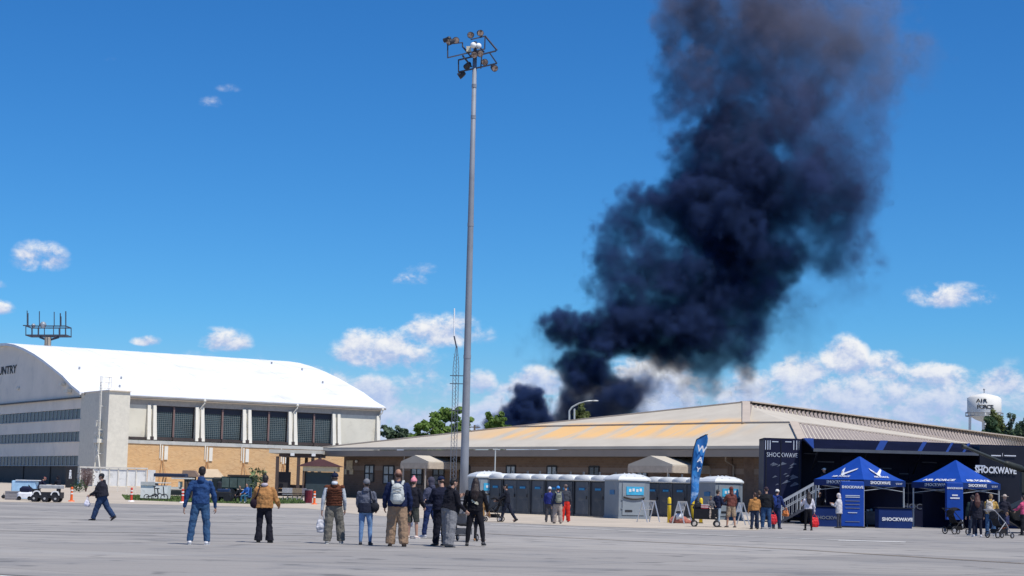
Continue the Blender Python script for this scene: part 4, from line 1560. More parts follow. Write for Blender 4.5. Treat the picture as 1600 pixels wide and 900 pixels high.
tree_at(1598, 660, 300, 16, name='poplar_tree', label='short sparse poplar at the end of the ribbed roof', shape='column', leafm=LEAF_BLUE, seed=13, n_leaf=1700, leaf=.55)


# ------------------------------------------------------------------ street lamps and a pole behind the roof
def build_street_lamp():
    d = 215
    c = at(889, d)
    root = thing('street_lamp', 'curved arm street lamp rising behind the roof before the smoke', 'street lamp', c)
    Q = lambda px, py: P(px, py, d) - c
    m = mat('lamp_post_pale', (0.50, 0.52, 0.50), 0.5, 0.05, 1, metal=.3)
    MB().tube([(0, 0, 0), Q(889.5, 650), Q(889.5, 642), Q(894, 636), Q(905, 630), Q(917, 626.6), Q(927, 626)], [.16, .12, .11, .1, .09, .08, .07], 8).build('post', m, root, True)
    MB().ball(Q(930, 626.2), (.42, .18, .1)).build('lamp_head', m, root, True)
    d2 = 200
    c = at(897, d2)
    MB().tube([(0, 0, 0), P(897.5, 640, d2) - c], .1, 6).build('stub', m, root).location = (c.x - root.location.x, c.y - root.location.y, 0)


build_street_lamp()


def build_small_lamp():
    d = 128
    c = at(772, d)
    root = thing('lamp_post', 'slim lamp post with two short heads in front of the low building', 'lamp post', c)
    Q = lambda px, py: P(px, py, d) - c
    m = mat('lamp_post_pale', (0.50, 0.52, 0.50), 0.5, 0.05, 1, metal=.3)
    zt = Q(772.5, 702).z
    MB().tube([(0, 0, 0), (0, 0, zt)], [.055, .045], 8).build('post', m, root)
    MB().box((0, 0, zt), (.35, .12, .08)).build('lamp_head', m, root)
    d = 250
    c = at(739, d)
    root = thing('utility_pole', 'short wooden utility pole with crossarm behind the roof', 'utility pole', c)
    Q = lambda px, py: P(px, py, d) - c
    wood = mat('weathered_wood', (0.16, 0.13, 0.10), 0.9)
    zt = Q(741, 664).z
    MB().tube([(0, 0, 0), (0, 0, zt)], .13, 8).build('pole', wood, root)
    MB().box((0, 0, zt - .3), (1.6, .12, .14)).build('crossarm', wood, root)


build_small_lamp()
# ------------------------------------------------------------------ portable toilets
M_PLGREY = mat('plastic_dark_grey', (0.070, 0.080, 0.095), 0.5, 0.1, 1.2, 0.08, 6, spec=0.35, dirt=((0.15, 0.145, 0.14), 1.5, 0.5), own=.18)
M_PLDOOR = mat('plastic_door_grey', (0.075, 0.088, 0.105), 0.5, 0.1, 1.0, 0.08, 6, spec=0.35, dirt=((0.17, 0.165, 0.16), 2.2, 0.5), own=.2)
M_PLLIGHT = mat('plastic_pale_grey', (0.20, 0.235, 0.27), 0.5, 0.08, 1.0, 0.08, 6, spec=0.35, dirt=((0.29, 0.30, 0.31), 1.4, 0.5))
M_PLROOF = mat('plastic_roof_white', (0.66, 0.68, 0.68), 0.45, 0.04, 1.2, 0.05, spec=0.4)
M_BLUE_SIGN = mat('sign_blue', (0.025, 0.15, 0.33), 0.5, 0.15, 5)
M_CYAN_SIGN = mat('sign_cyan', (0.05, 0.38, 0.62), 0.5, 0.15, 5)
M_WHITE = mat('print_white', (0.72, 0.73, 0.75), 0.5, 0.03)
M_BLACK = mat('black_plastic', (0.018, 0.018, 0.022), 0.55, 0.25, 4)


def make_toilet():
    root = thing('portable_toilet', '', 'portable toilet')
    b = MB()
    hw = .56
    for x in (-hw + .03, hw - .03):
        b.box((x, 0, 1.05), (.06, 1.12, 1.98))
    b.box((0, hw - .03, 1.05), (1.12 - .13, .06, 1.98))
    b.box((0, -hw + .06, 1.98), (1.0, .08, .12))
    b.box((0, 0, .06), (1.18, 1.18, .12))
    for x in (-.3, 0, .3):
        b.box((x, hw + .012, 1.05), (.1, .03, 1.7))
        b.box((hw + .012, x, 1.05), (.03, .1, 1.7))
        b.box((-hw - .012, x, 1.05), (.03, .1, 1.7))
    b.build('cabin', M_PLGREY, root)
    d = MB()
    d.box((0, -hw + .0, 1.02), (.93, .05, 1.78))
    for z in (.55, 1.25):
        d.box((0, -hw - .035, z), (.66, .02, .52))
    dd = d.build('door', M_PLDOOR, root)
    MB().box((.36, -hw - .05, 1.05), (.06, .05, .18)).build('handle', M_BLACK, dd)
    MB().box((0, -hw - .055, 1.52), (.46, .02, .15)).build('sign', M_BLUE_SIGN, dd)
    b = MB()
    for x in (-.14, -.04, .06, .15):
        b.box((x, -hw - .068, 1.52), (.06, .012, .07))
    b.build('sign_print', M_CYAN_SIGN, dd)
    # arched translucent roof
    b = MB()
    rings = []
    for y in (-.64, -.5, .5, .64):
        k = 1.0 if abs(y) < .6 else .9
        rings.append([(math.cos(a) * .65 * k, y, 2.03 + max(0, math.sin(a)) ** .75 * .29 * k) for a in (math.pi * i / 8 for i in range(9))] + [(-.62 * k, y, 1.98), (.62 * k, y, 1.98)])
    b.loft(rings)
    b.build('roof', M_PLROOF, root, True)
    MB().tube([(.38, .42, 2.2), (.38, .42, 2.5)], .055, 8).build('vent_pipe', M_PLGREY, root)
    return root


def make_ada():
    root = thing('accessible_toilet', '', 'portable toilet')
    a, c = .98, .34
    foot = [(-a, -a), (a - c, -a), (a, -a + c), (a, a), (-a, a)]
    b = MB()
    b.prism([(x, y, .08) for x, y in foot], (0, 0, 1.98))
    b.build('cabin', M_PLLIGHT, root)
    b = MB()
    b.prism([(x * 1.03, y * 1.03, 0) for x, y in foot], (0, 0, .14))
    for z in (.55, 1.02):
        b.box((-.15, -a - .02, z), (1.4, .05, .06))
    b.box((a + .02, .2, 1.0), (.05, 1.2, .08))
    b.build('skirt', M_PLLIGHT, root)
    d = MB()
    d.box((-.14, -a - .03, 1.06), (1.28, .05, 1.72))
    dd = d.build('door', mat('plastic_mid_grey', (0.24, 0.275, 0.305), 0.5, 0.07), root)
    MB().box((-.06, -a - .07, 1.50), (1.02, .03, .44)).build('sign', M_CYAN_SIGN, dd)
    b = MB()
    for i, x in enumerate((-.36, -.16, .06, .26)):
        b.box((x, -a - .09, 1.52 + (.03 if i % 2 else 0)), (.13, .012, .15))
    tag(b.build('sign_print', M_WHITE, dd), kind='stuff')
    h = MB()
    h.tube([(-.62 + .62 * t * 2 - .12, -a - .10, 1.16 - .10 * math.sin(math.pi * t)) for t in (0, .2, .4, .6, .8, 1)], .05, 6)
    h.build('pull_bar', M_BLACK, dd)
    b = MB()
    b.box((-.42, -a - .065, .42), (.42, .02, .10))
    b.build('vent_slot', M_BLACK, dd)
    MB().box((.45, -a - .07, 1.05), (.05, .03, .3)).build('latch', M_BLACK, dd)
    MB().box((-a - .02, -.1, 1.4), (.03, .6, .24)).build('side_sign', M_BLUE_SIGN, root)
    rings = []
    for k, z in ((1.07, 2.05), (1.07, 2.13), (.95, 2.25), (.62, 2.38), (.25, 2.42)):
        rings.append([(x * k, y * k, z) for x, y in foot])
    MB().loft(rings).build('roof', M_PLROOF, root)
    b = MB()
    for k in (-.5, 0, .5):
        b.beam((k, -.9, 2.27), (k * .5, 0, 2.44), .05)
    b.build('roof_rib', M_PLROOF, root)
    return root


def build_toilets():
    row = R(-46)
    g = 'grey portable toilets standing in rows on the pale paving'
    proto = make_toilet()
    ax = Vector((math.cos(row), math.sin(row), 0))
    p0 = at(785, 106.6)
    names = ['grey portable toilet at the mast end of the row, behind the dark pushchair',
             'grey portable toilet second from the mast end of the long row',
             'grey portable toilet third from the mast end of the long row',
             'grey portable toilet just before the three bundled up visitors, mast side',
             'grey portable toilet half hidden behind the visitor in white beanie',
             'grey portable toilet directly behind the visitor in red trousers',
             'grey portable toilet second along from the large accessible cabin',
             'grey portable toilet right next to the large accessible cabin']
    for i, nm in enumerate(names):
        p = p0 + ax * (1.17 * i)
        o = proto if i == 0 else dup(proto)
        o.location = (p.x, p.y, gz(p.y))
        o.rotation_euler = (0, 0, row + R((i * 37 % 5 - 2) * .5))
        o['label'] = nm
        o['group'] = g
        o.location += Vector((math.sin(i * 2.1) * .06, math.cos(i * 1.7) * .07, 0))
    names = ['dark portable toilet beside the accessible cabin, barrier side',
             'dark portable toilet behind the yellow bollard with arched door',
             'dark portable toilet behind the blue feather flag',
             'dark portable toilet between feather flag and last accessible cabin']
    for i, (px, nm) in enumerate(zip((1029, 1050, 1072, 1094), names)):
        p = at(px, 106.5 - i * .9)
        o = dup(proto, (p.x, p.y, gz(p.y)), row + R(2), nm)
        o['group'] = g
    ada = make_ada()
    p = at(981, 98.2)
    ada.location = p
    ada.rotation_euler = (0, 0, R(20))
    ada['label'] = 'large accessible toilet cabin with pale blue sign behind the folding barrier'
    ada['group'] = 'wide accessible toilet cabins with white domed roofs'
    for px, d, rz, nm in ((1127, 101.5, R(24), 'large accessible toilet cabin behind the man in rust hoodie'),
                          (762, 107.8, R(16), 'large accessible toilet cabin at the foot of the mast')):
        p = at(px, d)
        dup(ada, (p.x, p.y, gz(p.y)), rz, nm)


build_toilets()


# ------------------------------------------------------------------ barriers, bollards, delineators
def build_barriers():
    al = mat('bare_aluminium', (0.62, 0.63, 0.65), 0.35, 0.06, 2, 0.03, metal=.6)
    def barrier(label, px, d, rz):
        root = thing('folding_barrier', label, 'barrier', at(px, d), rz, 'bare aluminium barriers by the toilets')
        for x in (-.75, .75):
            b = MB()
            b.beam((x - .10, -.32, 0), (x, 0, 1.05), .042)
            b.beam((x + .10, .32, 0), (x, 0, 1.05), .042)
            b.build('leg', al, root)
        b = MB()
        b.beam((-.78, 0, 1.03), (.78, 0, 1.03), .06)
        b.beam((-.78, .12, .62), (.78, .12, .62), .045)
        b.build('rail', al, root)
        for i in range(9):
            MB().beam((-.66 + i * .165, .02, 1.0), (-.66 + i * .165, .12, .62), .022).build('bar', al, root)
    barrier('aluminium folding barrier standing in front of the large accessible cabin', 1013, 88, R(62))
    barrier('aluminium folding barrier between yellow bollard and black wagon', 1066, 86, R(70))
    barrier('aluminium folding barrier beside the man in rust hoodie', 1158, 86, R(75))
    ye = mat('safety_yellow', (0.72, 0.50, 0.02), 0.5, 0.1, 2, 0.05)
    for i, (px, d, nm) in enumerate(((1045.5, 87.5, 'yellow steel bollard standing alone between the two barriers'),
                                     (1082, 88.5, 'yellow bollard behind the black wagon at the foot of the flag'),
                                     (1095, 89, 'yellow bollard behind the black wagon nearest the child'))):
        root = thing('bollard', nm, 'bollard', at(px, d), 0, 'yellow bollards along the paving')
        MB().tube([(0, 0, -.05), (0, 0, 1.15), (0, 0, 1.21), (0, 0, 1.24)], [.09, .09, .065, .01], 14).build('post', ye, root, True)
        MB().tube([(0, 0, .86), (0, 0, .92)], .094, 14).build('band', mat('band_black', (0.05, 0.05, 0.05)), root)
    org = mat('safety_orange', (0.80, 0.13, 0.015), 0.55, 0.08, 2, 0.05)
    wh = mat('reflective_white', (0.85, 0.82, 0.80), 0.4, 0.05, 2)
    def delineator(label, px, d, red=False):
        root = thing('traffic_delineator', label, 'traffic post', at(px, d), 0, 'orange delineator posts along the paving edge')
        root.scale = (.85, .85, .82)
        m = mat('safety_red', (0.62, 0.06, 0.035), 0.55, 0.15) if red else org
        MB().tube([(0, 0, .05), (0, 0, .95), (0, 0, 1.0), (0, 0, 1.1)], [.10, .08, .10, .07], 12).build('post', m, root)
        b = MB()
        for z in (.55, .8):
            b.tube([(0, 0, z), (0, 0, z + .09)], .106, 12)
        b.build('reflective_band', wh, root)
        MB().tube([(0, 0, 0), (0, 0, .09)], [.26, .2], 8).build('base', wh if red else org, root)
    delineator('orange delineator post at the hangar doors beside the utility cart', 111.5, 112)
    delineator('red and white traffic post beside the small white skip', 205, 117, True)
    delineator('red and white traffic post half hidden by the man in blue', 285, 117, True)
    delineator('orange delineator post by the man in the brown vest', 491, 122)
    # red drum beside the last post
    t = thing('red_drum', 'dark red drum standing next to the orange delineator post', 'drum', at(481.5, 128))
    MB().tube([(0, 0, 0), (0, 0, .9)], .28, 16).build('body', mat('drum_red', (0.22, 0.02, 0.03), .6), t)
    MB().tube([(0, 0, .9), (0, 0, .95)], .29, 16).build('lid', mat('drum_lid', (0.5, 0.4, 0.4), .6), t)


build_barriers()


# ------------------------------------------------------------------ feather flag
def build_flag():
    d = 88
    c = at(1083, d)
    root = thing('feather_flag', 'tall blue feather flag with white letters leaning over the wagon', 'banner', c)
    Q = lambda px, py: P(px, py, d) - c
    left = [(1079, 788), (1080, 760), (1081, 735), (1083, 712), (1085.5, 696), (1089, 687), (1094, 682), (1099, 680), (1104, 679)]
    right = [(1080, 788), (1089, 777), (1092, 768), (1093, 750), (1097, 728), (1102, 705), (1105.5, 690), (1106, 684), (1105, 680)]
    blu = bpy.data.materials.new('flag_blue')
    blu.use_nodes = True
    w = NT(blu.node_tree)
    tc = w.n('ShaderNodeTexCoord')
    sp = w.n('ShaderNodeSeparateXYZ', ins={0: tc.outputs['Object']})
    nz = w.noise(tc.outputs['Object'], 1.6, 4, .6, .6)
    low = w.math('MULTIPLY', w.smooth(sp.outputs[2], 2.5, 1.2), w.smooth(nz, .48, .56))
    base = w.ramp(nz, [(.35, (.010, .12, .38)), (.65, (.02, .22, .56))])
    cc = w.mix(w.math('MULTIPLY', low, .7), base, (.45, .60, .78))
    pb = w.n('ShaderNodeBsdfPrincipled', ins={'Base Color': cc, 'Roughness': .7})
    w.t.links.new(pb.outputs[0], w.n('ShaderNodeOutputMaterial').inputs[0])
    def resample(pts, n=22):
        p = [Q(*q) for q in pts]
        L = [0]
        for a, b in zip(p, p[1:]):
            L.append(L[-1] + (b - a).length)
        out = []
        for i in range(n):
            t = L[-1] * i / (n - 1)
            k = max(j for j in range(len(L)) if L[j] <= t + 1e-9)
            k = min(k, len(p) - 2)
            out.append(p[k].lerp(p[k + 1], (t - L[k]) / max(1e-6, L[k + 1] - L[k])))
        return out
    a, b_ = resample(left), resample(right)
    bow = lambda i, k: Vector((0, .10 * math.sin(i * .7 + k), 0))
    b = MB()
    front, back = [], []
    n = len(a)
    for i in range(n):
        for j in range(5):
            p = a[i].lerp(b_[i], j / 4) + bow(i, j * .8) * (j / 4)
            front.append(p)
            back.append(p + Vector((0, .012, 0)))
    N = len(front)
    fs = []
    for i in range(n - 1):
        for j in range(4):
            q = (i * 5 + j, i * 5 + j + 1, (i + 1) * 5 + j + 1, (i + 1) * 5 + j)
            fs += [q, tuple(N + k for k in q[::-1])]
        fs += [(i * 5, (i + 1) * 5, N + (i + 1) * 5, N + i * 5), (i * 5 + 4, N + i * 5 + 4, N + (i + 1) * 5 + 4, (i + 1) * 5 + 4)]
    b.add(front + back, fs)
    b.build('flag_cloth', blu, root, True)
    MB().tube([(-.05, .02, 0)] + [p + Vector((-.03, .01, 0)) for p in a[::3]] + [Q(1106, 679)], .022, 6).build('pole', M_BLACK, root)
    wh = M_WHITE
    for ch, px, py, s, rot in (('W', 1096, 702, .44, -12), ('A', 1093.5, 719, .38, -12), ('Y', 1090.5, 734, .28, -14)):
        p = Q(px, py)
        text(ch, s, wh, root, Matrix.Translation(p + Vector((0, -.14, 0))) @ Matrix.Rotation(R(90), 4, 'X') @ Matrix.Rotation(R(rot), 4, 'Z'), bold=.01)
    MB().box((0, 0, .02), (.9, .9, .04)).build('base_plate', M_BLACK, root)


build_flag()


# ------------------------------------------------------------------ exhibition trailer
M_NAVY = mat('trailer_navy', (0.010, 0.013, 0.040), 0.55, 0.25, 0.7, 0.03, spec=0.2)
M_NAVY2 = mat('trailer_black', (0.008, 0.009, 0.018), 0.5, 0.3, 0.9, 0.03)
M_BLUE = mat('canvas_royal_blue', (0.008, 0.058, 0.33), 0.6, 0.12, 1.2, 0.12, 14, spec=0.25)
M_BLUE_D = mat('canvas_deep_blue', (0.006, 0.025, 0.125), 0.6, 0.15, 1.2, 0.1, 14, spec=0.25)
M_STRIPE = mat('stripe_blue', (0.014, 0.04, 0.19), 0.5, 0.1, 1.5)
M_PRINT = mat('print_pale', (0.55, 0.60, 0.68), 0.6, 0.05)
M_PRINT_D = mat('print_dim', (0.13, 0.15, 0.20), 0.6, 0.1)
M_ALU = mat('rail_aluminium', (0.46, 0.48, 0.50), 0.5, 0.08, 2, 0.03, metal=.3)


TRZ = R(-2)


def build_trailer():
    p0 = P(1192, 815, 97)
    c = Vector((p0.x, 97, 0))
    rz = TRZ
    root = thing('exhibition_trailer', 'long navy exhibition trailer with open side, deck and striped awning', 'trailer', c, rz)
    root.rotation_euler = (0, R(.55), rz)         # it stands a little nose-down
    Mi = (Matrix.Translation(c) @ Matrix.Rotation(rz, 4, 'Z')).inverted()
    nrm = Vector((math.sin(rz), -math.cos(rz), 0))
    def T(px, py, off=0.0):
        return Mi @ on_plane(px, py, c + nrm * off, nrm)
    Lx = 18.5
    ztop = T(1200, 684).z
    x1 = T(1251, 700).x
    zd = 1.25
    # shell
    b = MB()
    b.box((Lx / 2, 2.55, ztop / 2 + .3), (Lx, .08, ztop - .6))
    b.box((.04, 1.3, ztop / 2 + .3), (.08, 2.5, ztop - .6))
    b.box((Lx / 2, 1.3, ztop - .06), (Lx, 2.6, .12))
    b.box((Lx / 2, 1.3, zd - .1), (Lx, 2.5, .2))
    b.build('shell', M_NAVY, root)
    MB().box((x1 / 2, 0, ztop / 2 + .15), (x1, .10, ztop - .35)).build('front_panel', M_NAVY, root)
    b = MB()
    for x in (.12, x1 / 2 - .1, x1 - .1):
        b.box((x, -.06, ztop / 2 + .15), (.05, .03, ztop - .5))
    b.build('panel_trim', M_NAVY2, root)
    # aircraft print and bars on the panel
    q = T(1221, 711)
    text('SHOCKWAVE', .34, M_PRINT, root, facing((q.x, -.06, q.z), 0), sx=.80, bold=.0)
    b = MB()
    for px in (1195, 1198.5, 1202, 1239, 1243.5, 1247.5):
        q, r = T(px, 688), T(px, 702.5)
        b.box((q.x, -.06, (q.z + r.z) / 2), (.045, .012, q.z - r.z))
    for px in (1210, 1230.5):
        q = T(px, 690)
        b.box((q.x, -.06, q.z), (.34, .012, .05))
    b.build('printed_bar', M_PRINT, root)
    rng = random.Random(4)
    b = MB()
    for i in range(16):
        q = T(rng.uniform(1200, 1244), rng.uniform(722, 765))
        s = rng.uniform(.10, .30)
        b.add([(q.x - s, -.058, q.z - s * .4), (q.x + s * .9, -.058, q.z + s * .2), (q.x + s * .1, -.058, q.z + s * .5)], [(0, 1, 2)])
    tag(b.build('aircraft_print', M_PRINT_D, root), kind='stuff')
    # side panel at the far end with the big name
    xa = T(1512, 730).x
    YF = -2.72
    MB().box(((xa + Lx) / 2, YF / 2 + .02, ztop / 2 + .07), (Lx - xa, -YF, ztop - .45)).build('side_panel', M_NAVY2, root)
    q = T(1522, 731, 2.72)
    text('SHOCKWAVE', .47, M_WHITE, root, facing((q.x, YF - .05, q.z), 0), sx=.74, align='LEFT', bold=.016)
    q = T(1523, 724.5, 2.72)
    MB().box((q.x + .25, YF - .04, q.z), (.5, .012, .07)).build('printed_bar', M_PRINT, root)
    b = MB()
    for px, wd in ((1555, .5), (1577, .6)):
        q = T(px, 708.5, 2.72)
        b.box((q.x, YF - .04, q.z), (wd, .012, .055))
    q = T(1565, 707, 2.72)
    b.box((q.x, YF - .04, q.z), (.02, .012, .16))
    b.build('printed_bar', M_WHITE, root)
    # awning: slopes forward from the top edge
    za = T(1300, 703, 2.6).z
    A0, A1 = (x1 + .02, .0, ztop - .02), (xa - .03, .0, ztop - .02)
    B0, B1 = (x1 + .3, -2.6, za), (xa - .03, -2.6, za + .05)
    V = Vector
    b = MB()
    pts = [V(A0), V(A1), V(B1), V(B0)]
    b.loft([pts, [p + V((0, 0, .05)) for p in pts]])
    aw = b.build('awning', mat('awning_navy', (0.006, 0.008, 0.024), 0.9, 0.25, 0.8, 0.1, spec=0.05), root)
    for t0, t1, s in ((-.09, -.03, 0), (.375, .42, 0), (.63, .655, 0), (.80, .815, 0), (.90, .915, 0)):
        b = MB()
        pp = []
        for t, e in ((t0 + .10, 0), (t1 + .10, 0), (max(t1, .004), 1), (max(t0, .0), 1)):
            top = V(A0).lerp(V(A1), t)
            bot = V(B0).lerp(V(B1), t)
            pp.append((top if e == 0 else bot) + V((0, 0, .058)))
        b.loft([pp, [p + V((0, 0, .012)) for p in pp]])
        b.build('stripe', M_STRIPE, aw)
        b = MB()
        b.loft([[p - V((0, 0, .068)) for p in pp], [p - V((0, 0, .08)) for p in pp]])
        b.build('stripe', M_STRIPE, aw)
    MB().beam(B0, B1, .14, .16).build('front_rail', mat('awning_rail_grey', (0.10, 0.11, 0.13), .5), aw)
    for t in (.03, .33, .66):
        p = V(B0).lerp(V(B1), t)
        MB().beam(p, (p.x, -.05, zd + 1.6), .07).build('awning_strut', M_NAVY2, root)
    # dark display wall inside, screens and faint lines of text as plain bars
    for px, py, wd in ((1265, 708, .7), (1290, 720.5, .9), (1384, 730, .6), (1412, 738, .5), (1452, 720, .8)):
        q = T(px, py, -2.3)
        MB().box((q.x, 2.40, q.z), (wd, .05, .07)).build('display_text_bar', M_PRINT_D, root)
    for px, py, wd, ht in ((1330, 722, 1.1, .8), (1392, 718, 1.3, .9), (1440, 735, 1.4, .9)):
        q = T(px, py, -2.3)
        MB().box((q.x, 2.44, q.z), (wd, .08, ht)).build('display_screen', M_NAVY, root)
    # deck in front with skirts
    MB().box(((x1 + Lx) / 2, -1.2, zd - .06), (Lx - x1, 2.4, .12)).build('deck', M_NAVY2, root)
    n = 6
    for i in range(n):
        w_ = (Lx - x1 - .2) / n
        MB().box((x1 + .1 + w_ * (i + .5), -2.42, (zd - .12) / 2), (w_ - .03, .06, zd - .14)).build('skirt_panel', M_BLUE_D if i % 2 else M_NAVY, root)
    MB().box((Lx / 2, 1.3, .45), (Lx - .3, 2.2, .65)).build('chassis', M_NAVY2, root)
    q = T(1446, 790, 2.45)
    text('SHOCKWAVE', .42, M_PRINT_D, root, facing((q.x, -2.47, q.z), 0), sx=1.1)
    for x in (1.3, 2.4):
        MB().disc((x, 1.0, .45), (0, 1, 0), .45, .3).build('wheel', M_BLACK, root)
    b = MB()
    for i in range(9):
        x = x1 + 3 + i * 1.15
        b.beam((x, -2.35, zd), (x, -2.35, zd + 1.05), .04)
    b.beam((x1 + 3, -2.35, zd + 1.05), (Lx, -2.35, zd + 1.05), .05)
    b.beam((x1 + 3, -2.35, zd + .55), (Lx, -2.35, zd + .55), .035)
    b.build('deck_railing', M_NAVY2, root)
    return root, T, zd, x1


trailer, TP, DECK_Z, TRX1 = build_trailer()


def build_stairs():
    c = trailer.location + Matrix.Rotation(TRZ, 3, 'Z') @ Vector((TRX1 + .45, -2.7, 0))
    root = thing('metal_stairs', 'aluminium stairs with handrails climbing to the trailer deck', 'stairs', c, TRZ)
    n = 7
    run = 1.9
    for i in range(n):
        z = DECK_Z * (i + .8) / n
        x = -run + run * (i + .5) / n
        MB().box((x, -.6, z), (.30, 1.1, .05)).build('tread', M_DARKSTEEL, root)
    for y in (-1.15, -.05):
        b = MB()
        b.beam((-run - .1, y, .05), (.05, y, DECK_Z), .06, .12)
        b.build('stringer', M_DARKSTEEL, root)
        b = MB()
        b.beam((-run - .15, y, 1.0), (.1, y, DECK_Z + 1.0), .07)
        b.beam((-run - .15, y, .62), (.1, y, DECK_Z + .6), .04)
        for t in (0, .5, 1):
            b.beam((-run + run * t, y, DECK_Z * t), (-run + run * t, y, DECK_Z * t + 1.0), .05)
        b.build('handrail', M_ALU, root)
        for k in range(9):
            t = (k + .5) / 9
            MB().beam((-run + run * t, y, DECK_Z * t + .1), (-run + run * t, y, DECK_Z * t + .97), .022).build('baluster', M_ALU, root)
    MB().box((.55, -.6, DECK_Z - .05), (1.0, 1.2, .08)).build('landing', M_ALU, root)


build_stairs()


# ------------------------------------------------------------------ blue canopy tents
def emblem(parent, M, s):
    """winged emblem: two raked wings over a small star body"""
    b = MB()
    def tri(p):
        b.prism([M @ Vector((x * s, y * s, 0)) for x, y in p], M.to_3x3() @ Vector((0, 0, .012)))
    tri([(-.30, .10), (-.12, -.30), (.06, -.36), (.12, -.20)])
    tri([(-.30, .10), (-.26, .34), (-.10, -.02), (-.12, -.30)])
    tri([(.0, -.10), (.62, .30), (.60, .16), (.12, -.22)])
    b.build('wing_emblem', M_WHITE, parent)


def build_tent(label, px, d, rz, big):
    c = at(px, d)
    root = thing('canopy_tent', label, 'tent', c, rz, 'blue canopy tents in front of the trailer')
    h, ez, pz = 1.56, 2.05, 3.42
    leg = MB().box((0, 0, ez / 2), (.055, .055, ez)).build('leg', M_ALU, root)
    copies(leg, [((x * (h - .06), y * (h - .06), 0), 0) for x in (-1, 1) for y in (-1, 1)])
    # canopy with slightly sagging faces
    b = MB()
    n = 8
    rings = []
    for k in range(n + 1):
        t = k / n
        r = h * (1 - t) + .03 * t
        z = ez + .22 + (pz - ez - .22) * (t ** 1.18)
        rings.append([(-r, -r, z), (0, -r * (1 - .05 * math.sin(math.pi * t)), z - .03 * (1 - t)), (r, -r, z), (r * (1 - .05 * math.sin(math.pi * t)), 0, z - .03 * (1 - t)),
                      (r, r, z), (0, r, z - .03 * (1 - t)), (-r, r, z), (-r, 0, z - .03 * (1 - t))])
    b.loft(rings)
    can = b.build('canopy', M_BLUE, root)
    b = MB()
    for a, e in (((-h, -h), (h, -h)), ((h, -h), (h, h)), ((h, h), (-h, h)), ((-h, h), (-h, -h))):
        b.beam((*a, ez + .08), (*e, ez + .08), .02, .30)
    b.build('valance', M_BLUE_D, root)
    b = MB()
    for a, e in (((-h, -h), (h, -h)), ((h, -h), (h, h)), ((h, h), (-h, h)), ((-h, h), (-h, -h))):
        b.beam((a[0] * .95, a[1] * .95, ez - .02), (e[0] * .95, e[1] * .95, ez - .30), .025)
        b.beam((a[0] * .95, a[1] * .95, ez - .30), (e[0] * .95, e[1] * .95, ez - .02), .025)
    b.build('truss', M_ALU, root)
    # dark back walls
    b = MB()
    b.box((0, h - .03, ez / 2), (2 * h - .1, .03, ez))
    b.box((-h + .03, .4, ez / 2), (.03, 2 * h - .9, ez))
    b.build('back_wall', M_NAVY, root)
    # prints on the two faces toward the apron: -y and +x... sides are turned by rz
    for side in (0, 1):
        ro = Matrix.Rotation(R(90) * side, 4, 'Z')
        slope = math.atan2(pz - ez - .22, h)
        Mf = ro @ Matrix.Translation((0.05 if side else -.05, -h * .60, ez + .22 + (pz - ez - .22) * .31)) @ Matrix.Rotation(slope, 4, 'X') @ Matrix.Translation((0, 0, .05))
        if big:
            emblem(can, Mf, .95)
            text('AIR FORCE', .17, M_WHITE, root, Mf @ Matrix.Translation((0, -.42, .02)), sx=1.3, bold=.004)
        else:
            text('AIR FORCE', .27, M_WHITE, root, ro @ Matrix.Translation((0, -h * .86, ez + .30)) @ Matrix.Rotation(slope * .8, 4, 'X') @ Matrix.Translation((0, 0, .05)), sx=1.45, bold=.01)
        text('SHOCKWAVE', .20, M_WHITE if side else M_PRINT, root, ro @ facing((-.35 if side else 0, -h - .025, ez + .09), 0), sx=1.2, bold=.004)
        if side:
            text('USAF', .13, M_WHITE, root, ro @ facing((1.05, -h - .025, ez + .07), 0), sx=1.2, space=1.5)
    return root


build_tent('blue canopy tent with winged emblems in front of the trailer', 1343, 88.3, R(-51), True)
build_tent('blue canopy tent with white words low on its roof, beside the gun barrel', 1494, 91.5, R(-51), False)


def build_banner_stand(label, px, d, px0, px1, py0, py1, rz, kind):
    c = at(px, d)
    root = thing('banner_stand', label, 'banner', c, rz)
    w_ = (px1 - px0) / FPX * d / max(.5, math.cos(rz))
    z1, z0 = P(px, py0, d).z, max(.02, P(px, py1, d).z - c.z)
    b = MB()
    b.chamfer_box((0, 0, (z0 + z1) / 2), (w_, .32, z1 - z0), .03)
    b.build('banner_body', M_BLUE, root)
    y = -.175
    text('SHOCKWAVE', w_ * .15, M_WHITE, root, facing((0, y, z1 - .28), 0), sx=1.0, bold=.006)
    if kind == 'tall':
        for k, t in ((M_PRINT, .68), (M_PRINT, .645), (M_PRINT_D, .56), (M_PRINT_D, .48), (M_PRINT_D, .40), (M_PRINT, .30), (M_PRINT_D, .10)):
            MB().box((0, y, z0 + (z1 - z0) * t), (w_ * (.62 if t != .3 else .4), .012, .035)).build('printed_line', k, root)
    else:
        for dz, k in ((.62, .34), (.76, .56)):
            MB().box((0, y, z1 - dz), (w_ * k, .012, .07)).build('printed_line', M_WHITE, root)
    MB().box((0, 0, .03), (w_ + .1, .5, .06)).build('foot', M_BLACK, root)


build_banner_stand('tall royal blue banner tower at the corner of the emblem tent', 1331, 85.4, 1313, 1349, 752, 822, R(0), 'tall')
build_banner_stand('blue banner panel under the second tent behind a black pushchair', 1491, 88.6, 1478, 1504, 754, 812, R(0), 'short')


